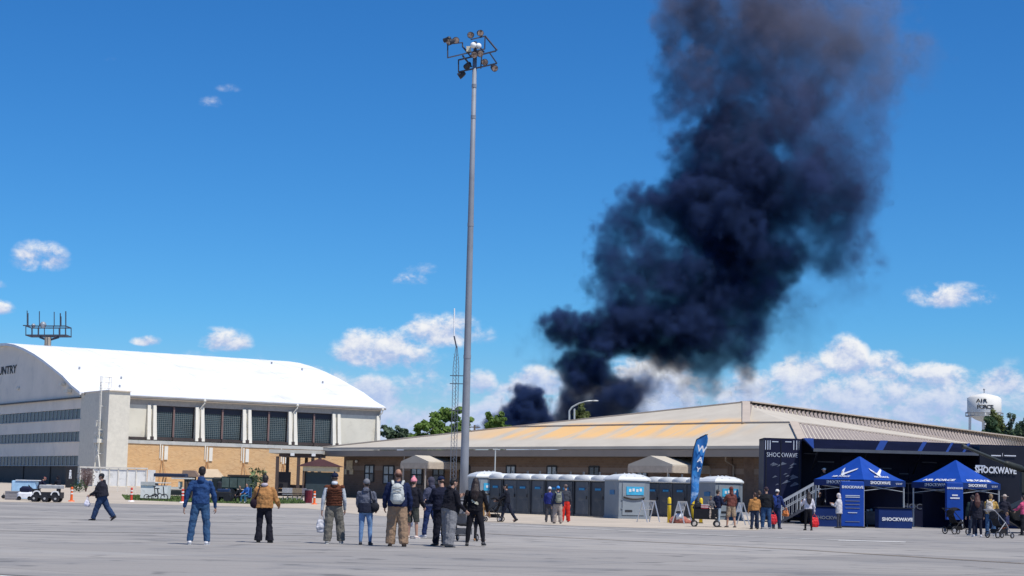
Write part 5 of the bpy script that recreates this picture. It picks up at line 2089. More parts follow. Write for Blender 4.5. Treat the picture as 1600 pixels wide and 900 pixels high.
def build_counter(label, px, d, wd, rz, txt_mat):
    c = at(px, d)
    root = thing('display_counter', label, 'counter', c, rz, 'dark blue display counters at the tents')
    MB().chamfer_box((0, 0, .47), (wd, .62, .94), .04).build('counter_body', M_BLUE_D, root)
    MB().box((0, 0, .965), (wd + .1, .7, .05)).build('counter_top', M_NAVY2, root)
    text('SHOCKWAVE', .22, txt_mat, root, facing((.1, -.325, .42), 0), sx=1.1, bold=.008)


build_counter('dark blue counter with white name at the corner of the emblem tent', 1396, 86.6, 1.65, R(4), M_WHITE)
build_counter('dark blue counter with dim name behind the woman in the white coat', 1292, 87.2, 1.5, R(6), M_PRINT_D)


def build_table():
    c = at(1383, 89.6)
    root = thing('folding_table', 'grey draped folding table with leaflets inside the emblem tent', 'table', c, R(6))
    MB().box((0, 0, .74), (2.2, .7, .05)).build('table_top', mat('table_grey', (0.12, 0.13, 0.14), .7), root)
    MB().box((0, -.36, .42), (2.2, .03, .6)).build('drape', mat('drape_grey', (0.10, 0.11, 0.125), .8, .3, 3), root)
    for x in (-1, 1):
        for y in (-.28, .28):
            MB().box((x, y, .36), (.04, .04, .72)).build('leg', M_ALU, root)
    rng = random.Random(2)
    b = MB()
    for i in range(10):
        b.box((rng.uniform(-1, 1), rng.uniform(-.2, .2), .79 + rng.random() * .05), (.08, .12, .06 + .08 * rng.random()), rng.uniform(0, 3))
    tag(b.build('leaflets', mat('leaflet_white', (0.6, 0.6, 0.6), .8), None, loc=c, rot=R(6)), 'scattered pale leaflets lying on the grey draped table', 'leaflets', kind='stuff')


build_table()


# ------------------------------------------------------------------ self-propelled gun at the edge of the picture
def build_gun():
    d = 81
    c = Vector((27.3, d, 0))
    root = thing('self_propelled_gun', 'dark green tracked howitzer with long raised barrel beside the tents', 'howitzer', c)
    og = mat('dark_olive_paint', (0.022, 0.026, 0.022), 0.6, 0.25, 1.2, 0.1)
    ol = mat('barrel_olive', (0.060, 0.066, 0.060), 0.55, 0.2, 1.5, 0.08)
    Q = lambda px, py, dd: P(px, py, dd) - c
    m0, m1, m2, m3, m4 = Q(1504, 697, 78.0), Q(1512, 700.5, 78.2), Q(1572, 724.5, 79.4), Q(1577, 724.5, 79.5), Q(1597, 733, 79.9)
    ax = (m4 - m0).normalized()
    tr = m4 + ax * 2.4
    b = MB()
    b.tube([m0, m0 + ax * .22, m0 + ax * .24, m2 - ax * .1], [.095, .10, .066, .078], 14, ref=(0, 0, 1))
    b.build('barrel', ol, root, True)
    MB().tube([m2 - ax * .12, m2 + ax * .05, m4 - ax * .1, m4 + ax * .1], [.085, .145, .155, .10], 14, ref=(0, 0, 1)).build('bore_evacuator', og, root, True)
    MB().tube([m4, tr], [.11, .15], 12, ref=(0, 0, 1)).build('breech_tube', og, root)
    MB().tube([m0 - ax * .01, m0 + ax * .05], .055, 12, ref=(0, 0, 1)).build('bore', M_BLACK, root)
    # travel lock and bracket under the barrel
    b = MB()
    k = Q(1597, 738, 79.9)
    b.box((k.x + .05, k.y, k.z - .45), (.22, .35, .9))
    b.beam((k.x + .05, k.y, k.z - .9), (k.x + .5, k.y + .2, 1.6), .2)
    b.build('travel_lock', og, root)
    b = MB()
    b.loft([[(-4.2, -1.3, .55), (3.2, -1.3, .55), (3.2, 1.3, .55), (-4.2, 1.3, .55)], [(-4.6, -1.5, 1.1), (3.4, -1.5, 1.1), (3.4, 1.5, 1.1), (-4.6, 1.5, 1.1)],
            [(-3.3, -1.5, 1.75), (3.4, -1.5, 1.75), (3.4, 1.5, 1.75), (-3.3, 1.5, 1.75)]])
    b.build('hull', og, root)
    b = MB()
    b.loft([[(-1.5, -1.45, 1.75), (3.3, -1.45, 1.75), (3.3, 1.45, 1.75), (-1.5, 1.45, 1.75)], [(-.9, -1.2, 3.1), (3.1, -1.2, 3.1), (3.1, 1.2, 3.1), (-.9, 1.2, 3.1)]])
    b.build('turret', og, root)
    for y in (-1.55, 1.55):
        b = MB()
        out = [(-4.75, .75), (-4.3, 1.05), (2.9, 1.05), (3.35, .7), (2.7, .06), (-3.6, .06)]
        b.prism([(x, y - .2, z) for x, z in out], (0, .4, 0))
        tk = b.build('track', M_BLACK, root)
        wh = MB().disc((0, y + (-.23 if y < 0 else .23), .42), (0, 1, 0), .34, .1).build('road_wheel', og, tk)
        copies(wh, [((-3.3 + i * .95, 0, 0), 0) for i in range(7)])


build_gun()


# ------------------------------------------------------------------ things in front of the hangar
def build_hangar_side_things():
    # white screen fence round plant at the corner
    d = 170
    c = at(180, d)
    root = thing('screen_fence', 'white panelled screen fence at the hangar corner', 'fence', c)
    Q = lambda px, py, dd=d: P(px, py, dd) - c
    wm = mat('screen_white', (0.82, 0.81, 0.77), 0.8, 0.08, 0.8, 0.1, dirt=((0.36, 0.36, 0.34), 1.1, 0.8))
    sm = mat('screen_dark_mesh', (0.26, 0.22, 0.21), 0.9, 0.3, 2.0, 0.2)  # darker mesh of the end panel
    z1, z0 = Q(180, 731).z, Q(180, 760).z
    xs = [Q(px, 740).x for px in (126, 146, 157, 171, 185, 199, 213, 229)]
    for i in range(len(xs) - 1):
        MB().box(((xs[i] + xs[i + 1]) / 2, 0, (z0 + z1) / 2 - .05), (xs[i + 1] - xs[i] - .09, .06, z1 - z0 - .2)).build('panel', sm if i == 0 else wm, root)
    for x in xs:
        MB().box((x, -.04, z1 / 2 - .1), (.09, .1, z1 + .2)).build('post', mat('screen_post', (0.68, 0.64, 0.56), .8), root)
    MB().box(((xs[0] + xs[-1]) / 2, -.05, z1), (xs[-1] - xs[0] + .2, .16, .14)).build('top_rail', mat('screen_post', (0.68, 0.64, 0.56)), root)
    for i in range(1, 4):
        MB().box((xs[-1], i * 1.2, (z0 + z1) / 2), (.06, 1.1, z1 - z0 - .2)).build('panel', wm, root)
    # dead shrub in front of it
    t = thing('bare_shrub', 'thin brown shrub against the dark mesh end of the screen fence', 'shrub', at(134, 166))
    rng = random.Random(8)
    b = MB()
    for i in range(26):
        a = rng.uniform(0, 6.28)
        e = Vector((math.cos(a) * rng.uniform(.2, .6), math.sin(a) * .4, rng.uniform(.8, 2.1)))
        b.tube([(0, 0, 0), e * .5 + Vector((0, 0, .2)), e], [.05, .03, .012], 4)
    b.build('branch', mat('twig_red_brown', (0.12, 0.07, 0.065), .9), t)
    b = MB()
    for i in range(160):
        p = Vector((rng.gauss(0, .35), rng.gauss(0, .25), rng.uniform(.7, 2.1)))
        b.add([p, p + Vector((.12, 0, .05)), p + Vector((.03, .05, .14))], [(0, 1, 2)])
    b.build('foliage', mat('leaf_red_brown', (0.11, 0.075, 0.07), .9), t)

    # white skip
    d = 126
    c = at(243, d)
    t = thing('white_skip', 'small white skip bin with raised lid on the lawn', 'skip', c)
    Q = lambda px, py: P(px, py, d) - c
    wht = mat('skip_white', (0.85, 0.85, 0.81), 0.7, 0.08, 1.2, 0.1, dirt=((0.4, 0.4, 0.38), 1.5, 0.6))
    b = MB()
    b.loft([[(-.95, -.6, .12), (.9, -.6, .12), (.9, .6, .12), (-.95, .6, .12)], [(-.95, -.62, 1.02), (.95, -.62, 1.02), (.95, .62, 1.02), (-.95, .62, 1.02)]])
    b.build('bin_body', wht, t)
    MB().box((-.45, -.1, 1.14), (1.0, 1.2, .22)).build('lid', mat('skip_lid_grey', (0.46, 0.47, 0.46), .7), t)
    MB().box((.5, -.1, 1.2), (.9, 1.2, .06)).build('lid', wht, t)
    for x in (-.7, .6):
        MB().disc((x, -.4, .09), (0, 1, 0), .09, .08).build('caster', M_BLACK, t)
    # two scooters leaning on it
    for i, (px, nm) in enumerate(((235.5, 'black kick scooter leaning on the white skip'), (249, 'black balance bike standing before the white skip'))):
        t = thing('kick_scooter' if i == 0 else 'balance_bike', nm, 'scooter' if i == 0 else 'bicycle', at(px, 123.5), R(20 * i - 10))
        for x in (-.32, .32):
            w_ = MB()
            w_.tube([(x + .18 * (1 + .3 * i) * math.cos(a), 0, .22 + .18 * (1 + .3 * i) * math.sin(a)) for a in (2 * math.pi * k / 12 for k in range(13))], .03, 5, ref=(0, 1, 0), cap=False)
            w_.build('wheel', M_BLACK, t)
        b = MB()
        b.tube([(-.32, 0, .22), (0, 0, .30 + .2 * i), (.25, 0, .36)], .04, 6)
        b.tube([(.32, 0, .22), (.22, 0, .95)], .035, 6)
        b.tube([(.22, -.22, .95), (.22, .22, .95)], .03, 6)
        if i:
            b.tube([(-.1, 0, .4), (-.16, 0, .8)], .04, 6)
            b.box((-.18, 0, .82), (.3, .14, .07))
        b.build('frame', M_BLACK, t)

    # golf cart
    d = 132
    c = at(272, d)
    t = thing('golf_cart', 'golf cart with dark blue top and white canopy frame on the lawn', 'golf cart', c, 0)
    Q = lambda px, py: P(px, py, d) - c
    z1 = Q(272, 740).z
    b = MB()
    b.chamfer_box((-.3, 0, z1 - .12), (2.3, 1.3, .26), .06)
    b.build('canopy', mat('cart_canopy_navy', (0.018, 0.028, 0.06), .6), t)
    MB().box((.6, 0, z1 - .33), (1.5, 1.25, .1)).build('canopy_frame', mat('cart_white', (0.72, 0.70, 0.66), .6), t)
    for x in (-.9, .95):
        for y in (-.55, .55):
            MB().beam((x, y, .6), (x * .85, y, z1 - .3), .05).build('post', M_BLACK, t)
    b = MB()
    b.chamfer_box((.1, 0, .5), (2.2, 1.15, .4), .1)
    b.chamfer_box((-.95, 0, .72), (.5, 1.1, .3), .08)
    b.build('body', mat('cart_dark', (0.025, 0.03, 0.03), .5), t)
    b = MB()
    b.box((.15, 0, .82), (.55, 1.05, .14))
    b.box((.42, 0, 1.08), (.12, 1.05, .42))
    b.build('seat', mat('cart_seat_white', (0.7, 0.68, 0.62), .7), t)
    for x in (-.75, .85):
        for y in (-.52, .52):
            MB().disc((x, y, .25), (0, 1, 0), .25, .18).build('wheel', M_BLACK, t)

    # brown roofed booth and tan tent behind the man in blue
    d = 140
    c = at(296, d)
    t = thing('brown_booth', 'brown sloped hood of a booth beside the golf cart', 'booth', c)
    Q = lambda px, py: P(px, py, d) - c
    z1, z0 = Q(296, 735).z, Q(296, 745).z
    MB().loft([[(-.6, -.5, z0), (.75, -.5, z0), (.75, .5, z0), (-.6, .5, z0)], [(-.55, -.4, z1), (.35, -.4, z1), (.35, .4, z1), (-.55, .4, z1)]]).build('hood', mat('booth_brown', (0.22, 0.15, 0.115), .8), t)
    MB().box((0, 0, z0 / 2), (.8, .7, z0)).build('booth_body', mat('booth_dark', (0.12, 0.09, 0.08), .8), t)
    d = 143
    c = at(331, d)
    t = thing('tan_shelter', 'tan canvas shelter with sloped roof between booth and truck', 'shelter', c)
    Q = lambda px, py: P(px, py, d) - c
    z1, z0 = Q(331, 733).z, Q(331, 746).z
    tan = mat('canvas_tan', (0.62, 0.48, 0.32), .85, .1, 1.5)
    b = MB()
    b.loft([[(-1.1, -.8, z0), (.85, -.8, z0), (.85, .8, z0), (-1.1, .8, z0)], [(-.9, -.2, z1), (.35, -.2, z1), (.35, .2, z1), (-.9, .2, z1)]])
    b.build('roof', tan, t)
    MB().box((-.12, 0, z0 / 2), (1.85, 1.5, z0)).build('canvas_wall', mat('canvas_cream', (0.58, 0.50, 0.40), .85, .15, 2), t)

    # dark green truck with a flat load bed
    d = 138
    c = at(372, d)
    t = thing('army_truck', 'dark green army truck with long box body on the lawn', 'truck', c)
    Q = lambda px, py: P(px, py, d) - c
    gr = mat('army_green', (0.05, 0.075, 0.065), .6, .2, 1.2, 0.1)
    z1, z0 = Q(372, 744).z, .75
    x0, x1 = Q(349, 750).x, Q(399, 750).x
    n = 4
    MB().box(((x0 + x1) / 2, .1, (z0 + z1) / 2), (x1 - x0, 2.0, z1 - z0 - .1)).build('box_body', gr, t)
    for i in range(n):
        w_ = (x1 - x0) / n
        MB().box((x0 + w_ * (i + .5), -.93, (z0 + z1) / 2), (w_ - .08, .06, z1 - z0 - .3)).build('side_panel', mat('army_green_pale', (0.085, 0.115, 0.105), .6, .2, 2), t)
    MB().box(((x0 + x1) / 2 + .2, .1, z1 + .03), (x1 - x0 - .5, 2.1, .14)).build('roof_edge', mat('dark_brown_edge', (0.05, 0.035, 0.03), .7), t)
    b = MB()
    b.chamfer_box((x0 - .35, .1, 1.0), (.8, 1.9, 1.3), .12)
    b.build('cab', mat('army_black', (0.02, 0.025, 0.025), .5), t)
    for x in (x0 - .3, x0 + .7, x1 - .5):
        for y in (-.85, .95):
            MB().disc((x, y, .42), (0, 1, 0), .42, .3).build('wheel', M_BLACK, t)

    # utility vehicle, black with blue bonnet
    d = 124
    c = at(347, d)
    t = thing('utility_vehicle', 'small black and blue utility buggy parked before the truck', 'buggy', c)
    b = MB()
    b.chamfer_box((0, 0, .55), (1.15, .95, .42), .1)
    b.build('body', M_BLACK, t)
    MB().chamfer_box((.1, -.05, .80), (.85, .8, .2), .07).build('bonnet', mat('bonnet_navy', (0.012, 0.03, 0.085), .4), t)
    b = MB()
    b.chamfer_box((-.25, .1, 1.05), (.3, .5, .7), .08)
    b.build('seat', M_BLACK, t)
    for x in (-.42, .42):
        for y in (-.45, .45):
            MB().disc((x, y, .27), (0, 1, 0), .27, .2).build('wheel', M_BLACK, t)
    MB().ball((-.5, -.5, .42), .07).build('headlight', M_WHITE, t, True)

    # netting and foliage display
    d = 136
    t = thing('camouflage_net', 'green and white camouflage net beside the truck', 'net', at(401, d))
    rng = random.Random(3)
    b = MB()
    for i in range(260):
        p = Vector((rng.uniform(-.55, .55), rng.uniform(-.3, .3), rng.uniform(.5, 2.4)))
        n = Vector((rng.gauss(0, 1), rng.gauss(0, 1), rng.gauss(0, 1))) * .13
        q = Vector((rng.gauss(0, 1), rng.gauss(0, 1), rng.gauss(0, 1))) * .13
        b.add([p, p + n, p + q], [(0, 1, 2)])
    b.build('netting', mat('net_green', (0.16, 0.20, 0.09), .9, .6, 3), t)
    b = MB()
    for x in (-.4, .4):
        b.beam((x, 0, 0), (x, 0, 2.3), .06)
    b.build('pole', M_BLACK, t)

    # folding chairs in a row along the shelter
    d = 140
    proto = None
    labels = ['pale folding chair nearest the woman in tan', 'pale folding chair next to the first pale one', 'tan folding chair in the middle of the row',
              'tan folding chair beside the grey one', 'grey folding chair nearest the red drum']
    cols = [(0.5, 0.48, 0.5), (0.5, 0.48, 0.5), (0.32, 0.24, 0.17), (0.32, 0.24, 0.17), (0.28, 0.25, 0.28)]
    for px, nm, co in zip((446, 453, 461, 468, 475), labels, cols):
        t = thing('folding_chair', nm + ' by the shelter', 'chair', at(px, d), R(170), 'folding chairs before the shelter')
        m = cloth(co)
        MB().box((0, 0, .45), (.44, .42, .05)).build('seat', m, t)
        MB().box((0, .2, .75), (.44, .05, .40)).build('backrest', m, t)
        for x in (-.2, .2):
            for y0_, y1_ in ((-.25, .2), (.25, -.2)):
                MB().beam((x, y0_, 0), (x, y1_, .45), .03).build('leg', M_STEEL, t)
    # utility cart with its load, blue folding table and crates near the hangar door
    d = 108
    c = at(72, d)
    t = thing('utility_cart', 'black two axle utility cart with white arched fenders and grey tray', 'cart', c)
    b = MB()
    b.box((.1, 0, .42), (1.7, .82, .36))
    b.box((-.62, 0, .55), (.3, .7, .45))
    b.build('chassis', M_BLACK, t)
    b = MB()
    for x in (-.48, .62):
        b.loft([[(x + (.27 + e) * math.cos(a), y, .42 + (.27 + e) * math.sin(a)) for a in (math.pi * k / 6 for k in range(7)) for e in (0,)] + [(x + .20 * math.cos(a), y, .42 + .20 * math.sin(a)) for a in (math.pi * k / 6 for k in range(6, -1, -1))] for y in (-.46, -.36)])
    b.build('fender', mat('fender_white', (0.75, 0.75, 0.75), .5), t)
    MB().chamfer_box((.28, 0, .92), (1.35, .75, .22), .05).build('tray', mat('tray_grey', (0.34, 0.35, 0.36), .7, .2, 3), t)
    for x in (-.62, .02, .66):
        for y in (-.4, .4):
            wl = MB().disc((x, y, .21), (0, 1, 0), .21, .16).build('wheel', M_BLACK, t)
            MB().disc((x, y + (-.085 if y < 0 else .085), .21), (0, 1, 0), .065, .03).build('rim', mat('rim_pale', (0.45, 0.45, 0.45), .5), wl)
    MB().beam((-.75, 0, .5), (-1.1, 0, 1.0), .05).build('handle', M_BLACK, t)
    c = at(38, 116)
    t = thing('ice_cream_freezer', 'pale blue and white chest freezer before the hangar door', 'freezer', c)
    MB().chamfer_box((0, 0, .62), (1.55, .8, 1.15), .05).build('cabinet', mat('freezer_blue', (0.36, 0.56, 0.75), .5, .15, 2.5), t)
    MB().box((.25, -.03, 1.22), (1.5, .85, .06)).build('lid', mat('freezer_white', (0.75, 0.77, 0.8), .5), t)
    c = at(40, 112.5)
    t = thing('small_car', 'white toy sized pedal car with dark windscreen beside the freezer', 'pedal car', c)
    MB().chamfer_box((0, 0, .34), (.98, .7, .4), .12).build('body', mat('toy_white', (0.75, 0.76, 0.8), .4), t)
    MB().chamfer_box((0, .02, .70), (.74, .6, .36), .14).build('windscreen', M_NAVY, t)
    for x in (-.32, .32):
        MB().disc((x, -.3, .13), (0, 1, 0), .13, .1).build('wheel', M_BLACK, t)
    c = at(19, 113)
    t = thing('grey_crate', 'grey ribbed plastic crate beside the pedal car', 'crate', c)
    b = MB()
    b.box((0, 0, .26), (.78, .5, .5))
    for z in (.1, .26, .42):
        b.box((0, 0, z), (.80, .52, .03))
    b.build('crate_body', mat('crate_grey', (0.27, 0.26, 0.27), .8), t)
    MB().box((0, 0, .53), (.82, .54, .05)).build('lid', mat('crate_lid', (0.33, 0.32, 0.33), .8), t)
    t = thing('dark_bag', 'small dark bag lying beside the grey crate', 'bag', at(7, 117))
    MB().ball((0, 0, .13), (.22, .16, .14), 12, 8).build('bag_body', M_BLACK, t, True)
    b = MB()
    b.tube([(-.1, 0, .25), (-.05, 0, .36), (.05, 0, .36), (.1, 0, .25)], .015, 5)
    b.build('handle', M_BLACK, t)
    # warning notice on the dark hangar door
    c = P(110, 741, 200)
    t = thing('door_notice', 'white figure notice on a black board beside the hangar doors', 'sign', (c.x, 200, gz(200)))
    z = c.z - gz(200)
    MB().box((0, 0, z - .6), (1.0, .08, 3.0)).build('board', M_BLACK, t)
    b = MB()
    b.ball((0, -.06, z + .36), (.12, .03, .12))
    b.box((0, -.06, z), (.24, .03, .45))
    b.box((-.08, -.06, z - .35), (.1, .03, .3))
    b.box((.1, -.06, z - .35), (.1, .03, .3))
    b.build('figure_symbol', M_WHITE, t)
    t = thing('green_shrub', 'small dark green shrub beside the first orange delineator', 'shrub', at(122, 160))
    rng = random.Random(6)
    b = MB()
    for i in range(300):
        p = Vector((rng.gauss(0, .28), rng.gauss(0, .25), abs(rng.gauss(.5, .25))))
        n = Vector((rng.gauss(0, 1), rng.gauss(0, 1), rng.gauss(0, 1))) * .09
        q = Vector((rng.gauss(0, 1), rng.gauss(0, 1), rng.gauss(0, 1))) * .09
        b.add([p, p + n, p + q], [(0, 1, 2)])
    b.build('foliage', LEAF_DARK, t)


build_hangar_side_things()
# ------------------------------------------------------------------ people
FOLD_TEX = bpy.data.textures.new('cloth_folds', 'CLOUDS')
FOLD_TEX.noise_scale = 0.10
FOLD_TEX.noise_depth = 3
SKIN = {'light': mat('skin_light', (0.47, 0.27, 0.19), 0.6, 0.08, 12, 0.1, 40), 'tan': mat('skin_tan', (0.36, 0.19, 0.125), 0.6, 0.08, 12, 0.1, 40),
        'brown': mat('skin_brown', (0.17, 0.085, 0.055), 0.6, 0.08, 12, 0.1, 40)}


def fuse(o, vox, smooth=4, folds=0.0):
    """knit the overlapping limbs of a garment or body into one continuous surface"""
    m = o.modifiers.new('knit', 'REMESH')
    m.mode = 'VOXEL'
    m.voxel_size = vox
    m.use_smooth_shade = True
    s = o.modifiers.new('soften', 'SMOOTH')
    s.iterations = smooth
    s.factor = 0.5
    if folds:
        d = o.modifiers.new('folds', 'DISPLACE')
        d.texture = FOLD_TEX
        d.texture_coords = 'LOCAL'
        d.strength = folds
        d.mid_level = 0.5
    return o


def limb_dir(swing, out, side):
    return Vector((side * math.sin(out), math.sin(swing) * math.cos(out), -math.cos(swing) * math.cos(out)))


def rx(v, a):
    return Matrix.Rotation(-a, 3, 'X') @ v


def person(label, loc, H, yaw, top, legs, shoes=(0.03, 0.03, 0.03), head=('short', (0.03, 0.022, 0.018)), skin='light', build=1.0,
           legL=(0, 5, 0), legR=(0, 5, 0), armL=(3, 12, 12), armR=(3, 12, 12), lean=0, nod=0, look=0, near=False, sit=False, group='spectators standing on the apron', extra=None, belly=0.0):
    """legs/arms: (swing forward, spread outward, bend) in degrees. top: (kind, colour, sleeve colour or None). legs: (kind, colour)"""
    vox = 0.0105 if near else 0.016
    rng = random.Random(label)
    root = thing('person', label, 'person', loc, yaw, group)
    h = H
    D = {}
    zero = Vector((0, 0, 0))
    for k, sd, (sw, sp, bd) in (('L', -1, legL), ('R', 1, legR)):
        hip = Vector((sd * .050 * h, 0, 0))
        kn = hip + limb_dir(R(sw), R(sp), sd) * .235 * h
        an = kn + limb_dir(R(sw - bd), R(sp * .6), sd) * .228 * h
        D['hip' + k], D['knee' + k], D['ank' + k] = hip, kn, an
    low = min(D['ankL'].z, D['ankR'].z)
    pel = Vector((0, 0, .040 * h - low))
    if sit:
        pel = Vector((0, 0, sit))
    for k in list(D):
        D[k] = D[k] + pel
    ln = R(lean)
    up = lambda x, y, z: pel + rx(Vector((x * h, y * h, z * h)), -ln * -1)
    D['waist'], D['chest'], D['neck'] = up(0, 0, .10), up(0, .0, .21), up(0, -.004, .315)
    hc = D['neck'] + rx(Vector((0, .012 * h, .088 * h)), ln + R(nod))
    Mh = Matrix.Translation(hc) @ Matrix.Rotation(R(look), 4, 'Z') @ Matrix.Rotation(-(ln * .4 + R(nod)), 4, 'X')
    for k, sd, (sw, ab, el) in (('L', -1, armL), ('R', 1, armR)):
        sh = up(sd * .102 * build ** .6, 0, .262)
        d1 = limb_dir(R(sw), R(ab), sd)
        elb = sh + d1 * .172 * h
        # the forearm bends forward and slightly inward
        d2 = limb_dir(R(sw + el), R(ab * .5 - el * .18), sd)
        wr = elb + d2 * .148 * h
        D['sh' + k], D['elb' + k], D['wr' + k], D['fd' + k] = sh, elb, wr, d2
    # ---- body: one surface, head to feet
    s = h / 1.75
    b = MB()
    hy = .094 * s
    b.ball(hc + Vector((0, 0, .012 * s)), (.074 * s, hy, .098 * s), 14, 10, Mh.to_3x3().to_4x4())
    b.ball(Mh @ Vector((0, .030 * s, -.045 * s)), (.056 * s, .060 * s, .068 * s), 12, 8, Mh.to_3x3().to_4x4())
    b.tube([D['chest'], D['neck'] - Vector((0, 0, .02 * s)), hc], [.06 * s, .055 * s, .05 * s], 10)
    b.ball(Mh @ Vector((0, .098 * s, -.012 * s)), (.013 * s, .018 * s, .024 * s), 8, 6)
    b.ball(Mh @ Vector((0, .086 * s, .022 * s)), (.046 * s, .014 * s, .010 * s), 8, 6)
    b.ball(Mh @ Vector((0, .080 * s, -.085 * s)), (.022 * s, .020 * s, .018 * s), 8, 6)
    for sd in (-1, 1):
        b.ball(Mh @ Vector((sd * .076 * s, -.004 * s, -.008 * s)), (.010 * s, .020 * s, .031 * s), 8, 6)
    for k in 'LR':
        b.tube([D['sh' + k], D['elb' + k], D['wr' + k]], [.042 * s, .036 * s, .026 * s], 8)
        b.tube([D['hip' + k], D['knee' + k], D['knee' + k].lerp(D['ank' + k], .35), D['ank' + k]], [.075 * s, .050 * s, .052 * s, .034 * s], 8)
        w_, fd = D['wr' + k], D['fd' + k].normalized()
        sd = -1 if k == 'L' else 1
        side = fd.cross(Vector((sd * -1.0, .25, .2))).normalized()         # across the palm
        nrm = side.cross(fd).normalized()
        pc = w_ + fd * .048 * s
        b.tube([w_ - fd * .01 * s, pc, w_ + fd * .095 * s], [(.026 * s, .020 * s), (.040 * s, .017 * s), (.041 * s, .014 * s)], 10, ref=side)
        curl = nrm * (-1 if nrm.dot(Vector((-sd, 0, 0))) < 0 else 1)
        for i, (o_, L_) in enumerate(((-.031, .070), (-.010, .080), (.011, .074), (.030, .058))):
            p = w_ + fd * .092 * s + side * o_ * s
            q = p + (fd * .9 + curl * (.25 + .05 * i)).normalized() * L_ * .5 * s
            e = q + (fd * .55 + curl * .85).normalized() * L_ * .5 * s
            b.tube([p, q, e], [.0105 * s, .0095 * s, .008 * s], 6)
        th = w_ + fd * .03 * s + side * -.034 * s
        b.tube([th, th + (fd * .7 - side * .6 + curl * .3).normalized() * .034 * s, th + (fd * .95 - side * .3 + curl * .6).normalized() * .064 * s], [.014 * s, .012 * s, .009 * s], 6)
        a = D['ank' + k]
        b.tube([a, a + Vector((0, .04 * s, -.035 * s)), a + Vector((0, .14 * s, -.045 * s))], [.034 * s, .035 * s, .025 * s], 8)
    b.tube([pel + Vector((0, 0, -.03 * s)), D['waist'], D['chest'], up(0, 0, .29)], [(.13 * s, .09 * s), (.12 * s, .085 * s), (.14 * s, .09 * s), (.10 * s, .06 * s)], 12)
    body = b.build('body', SKIN[skin], root, True)
    fuse(body, .0085 if near else .0125, 2)
    # ---- face marks
    f = MB()
    for sd in (-1, 1):
        f.ball(Mh @ Vector((sd * .030 * s, .088 * s, .008 * s)), (.012 * s, .008 * s, .007 * s), 8, 5)
        f.tube([Mh @ Vector((sd * .016 * s, .097 * s, .026 * s)), Mh @ Vector((sd * .045 * s, .083 * s, .028 * s))], .005 * s, 5)
    f.build('eye', mat('eye_dark', (0.03, 0.02, 0.018), .3), body)
    f = MB().tube([Mh @ Vector((-.022 * s, .090 * s, -.052 * s)), Mh @ Vector((0, .096 * s, -.050 * s)), Mh @ Vector((.022 * s, .090 * s, -.052 * s))], .006 * s, 5)
    f.build('mouth', mat('lip_rose', (0.30, 0.12, 0.10), .5), body)
    # ---- trousers
    kind, lc = legs
    lm = cloth(lc)
    b = MB()
    B = build
    hemz = up(0, 0, .06)
    b.tube([pel + Vector((0, 0, -.055 * h)), pel, hemz], [(.115 * s * B, .090 * s * B), (.165 * s * B, .122 * s * B + belly * .5), (.150 * s * B, .115 * s * B + belly)], 14)
    for k in 'LR':
        hp, kn, an = D['hip' + k], D['knee' + k], D['ank' + k]
        if kind == 'shorts':
            b.tube([hp, hp.lerp(kn, .5), hp.lerp(kn, 1.02)], [.098 * s * B, .092 * s * B, .088 * s * B], 10)
        elif kind == 'slim':
            b.tube([hp, hp.lerp(kn, .5), kn, kn.lerp(an, .4), an], [.092 * s * B, .078 * s * B, .060 * s * B, .056 * s * B, .042 * s], 10)
        elif kind == 'flare':
            b.tube([hp, hp.lerp(kn, .5), kn, kn.lerp(an, .5), an + Vector((0, 0, -.015))], [.092 * s * B, .076 * s * B, .060 * s * B, .072 * s * B, .092 * s * B], 10)
        elif kind == 'wide':
            b.tube([hp, hp.lerp(kn, .5), kn, kn.lerp(an, .5), an + Vector((0, 0, -.01))], [.112 * s * B, .108 * s * B, .098 * s * B, .096 * s * B, .092 * s * B], 10)
        else:
            b.tube([hp, hp.lerp(kn, .5), kn, kn.lerp(an, .4), an], [.098 * s * B, .086 * s * B, .072 * s * B, .070 * s * B, .062 * s * B], 10)
    fuse(b.build('trousers' if kind != 'shorts' else 'shorts', lm, root, True), vox, 2, .038 if kind != 'slim' else .010)
    # ---- shoes
    for k, sd in (('L', -1), ('R', 1)):
        a = D['ank' + k]
        kn = D['knee' + k]
        sh_dir = (a - kn).normalized()
        pitch = max(-.9, min(.9, math.atan2(sh_dir.y, -sh_dir.z)))
        M = Matrix.Translation(a) @ Matrix.Rotation(pitch * .9 if a.z > low + pel.z + .03 else 0, 4, 'X') @ Matrix.Rotation(R(-8 * sd), 4, 'Z')
        b = MB()
        pts = [(-.075, -.005, .036, .030), (-.055, -.02, .042, .045), (0, -.022, .043, .046), (.06, -.035, .047, .033), (.13, -.045, .045, .024), (.165, -.048, .030, .018)]
        b.tube([M @ Vector((0, y * s, z * s)) for y, z, _, _ in pts], [(r1 * s, r2 * s) for _, _, r1, r2 in pts], 10)
        sh = b.build('shoe', mat('shoe_%02x%02x%02x' % tuple(int(c ** .4545 * 255) for c in shoes), shoes, .6, .15, 12), root, True)
        so = MB()
        so.loft([[M @ Vector((x * s, y * s, z * s)) for x, y in ((-.035, -.08), (.035, -.08), (.046, .06), (.03, .17), (-.03, .17), (-.046, .06))] for z in (-.070, -.055)])
        so.build('sole', mat('sole_pale' if sum(shoes) > .6 else 'sole_dark', (.6, .6, .58) if sum(shoes) > .6 else (.05, .05, .05), .7), sh)
    # ---- jacket
    tk, tc = top[0], top[1]
    slc = top[2] if len(top) > 2 and top[2] else tc
    tm = cloth(tc)
    b = MB()
    hem = {'jacket': -.005, 'hoodie': .0, 'coat': -.10, 'long': -.02, 'vest': .015, 'shirt': .03}.get(tk, 0)
    f_ = 1.14 if tk in ('jacket', 'coat', 'vest') else 1.04
    fb = f_ * B
    yb = belly
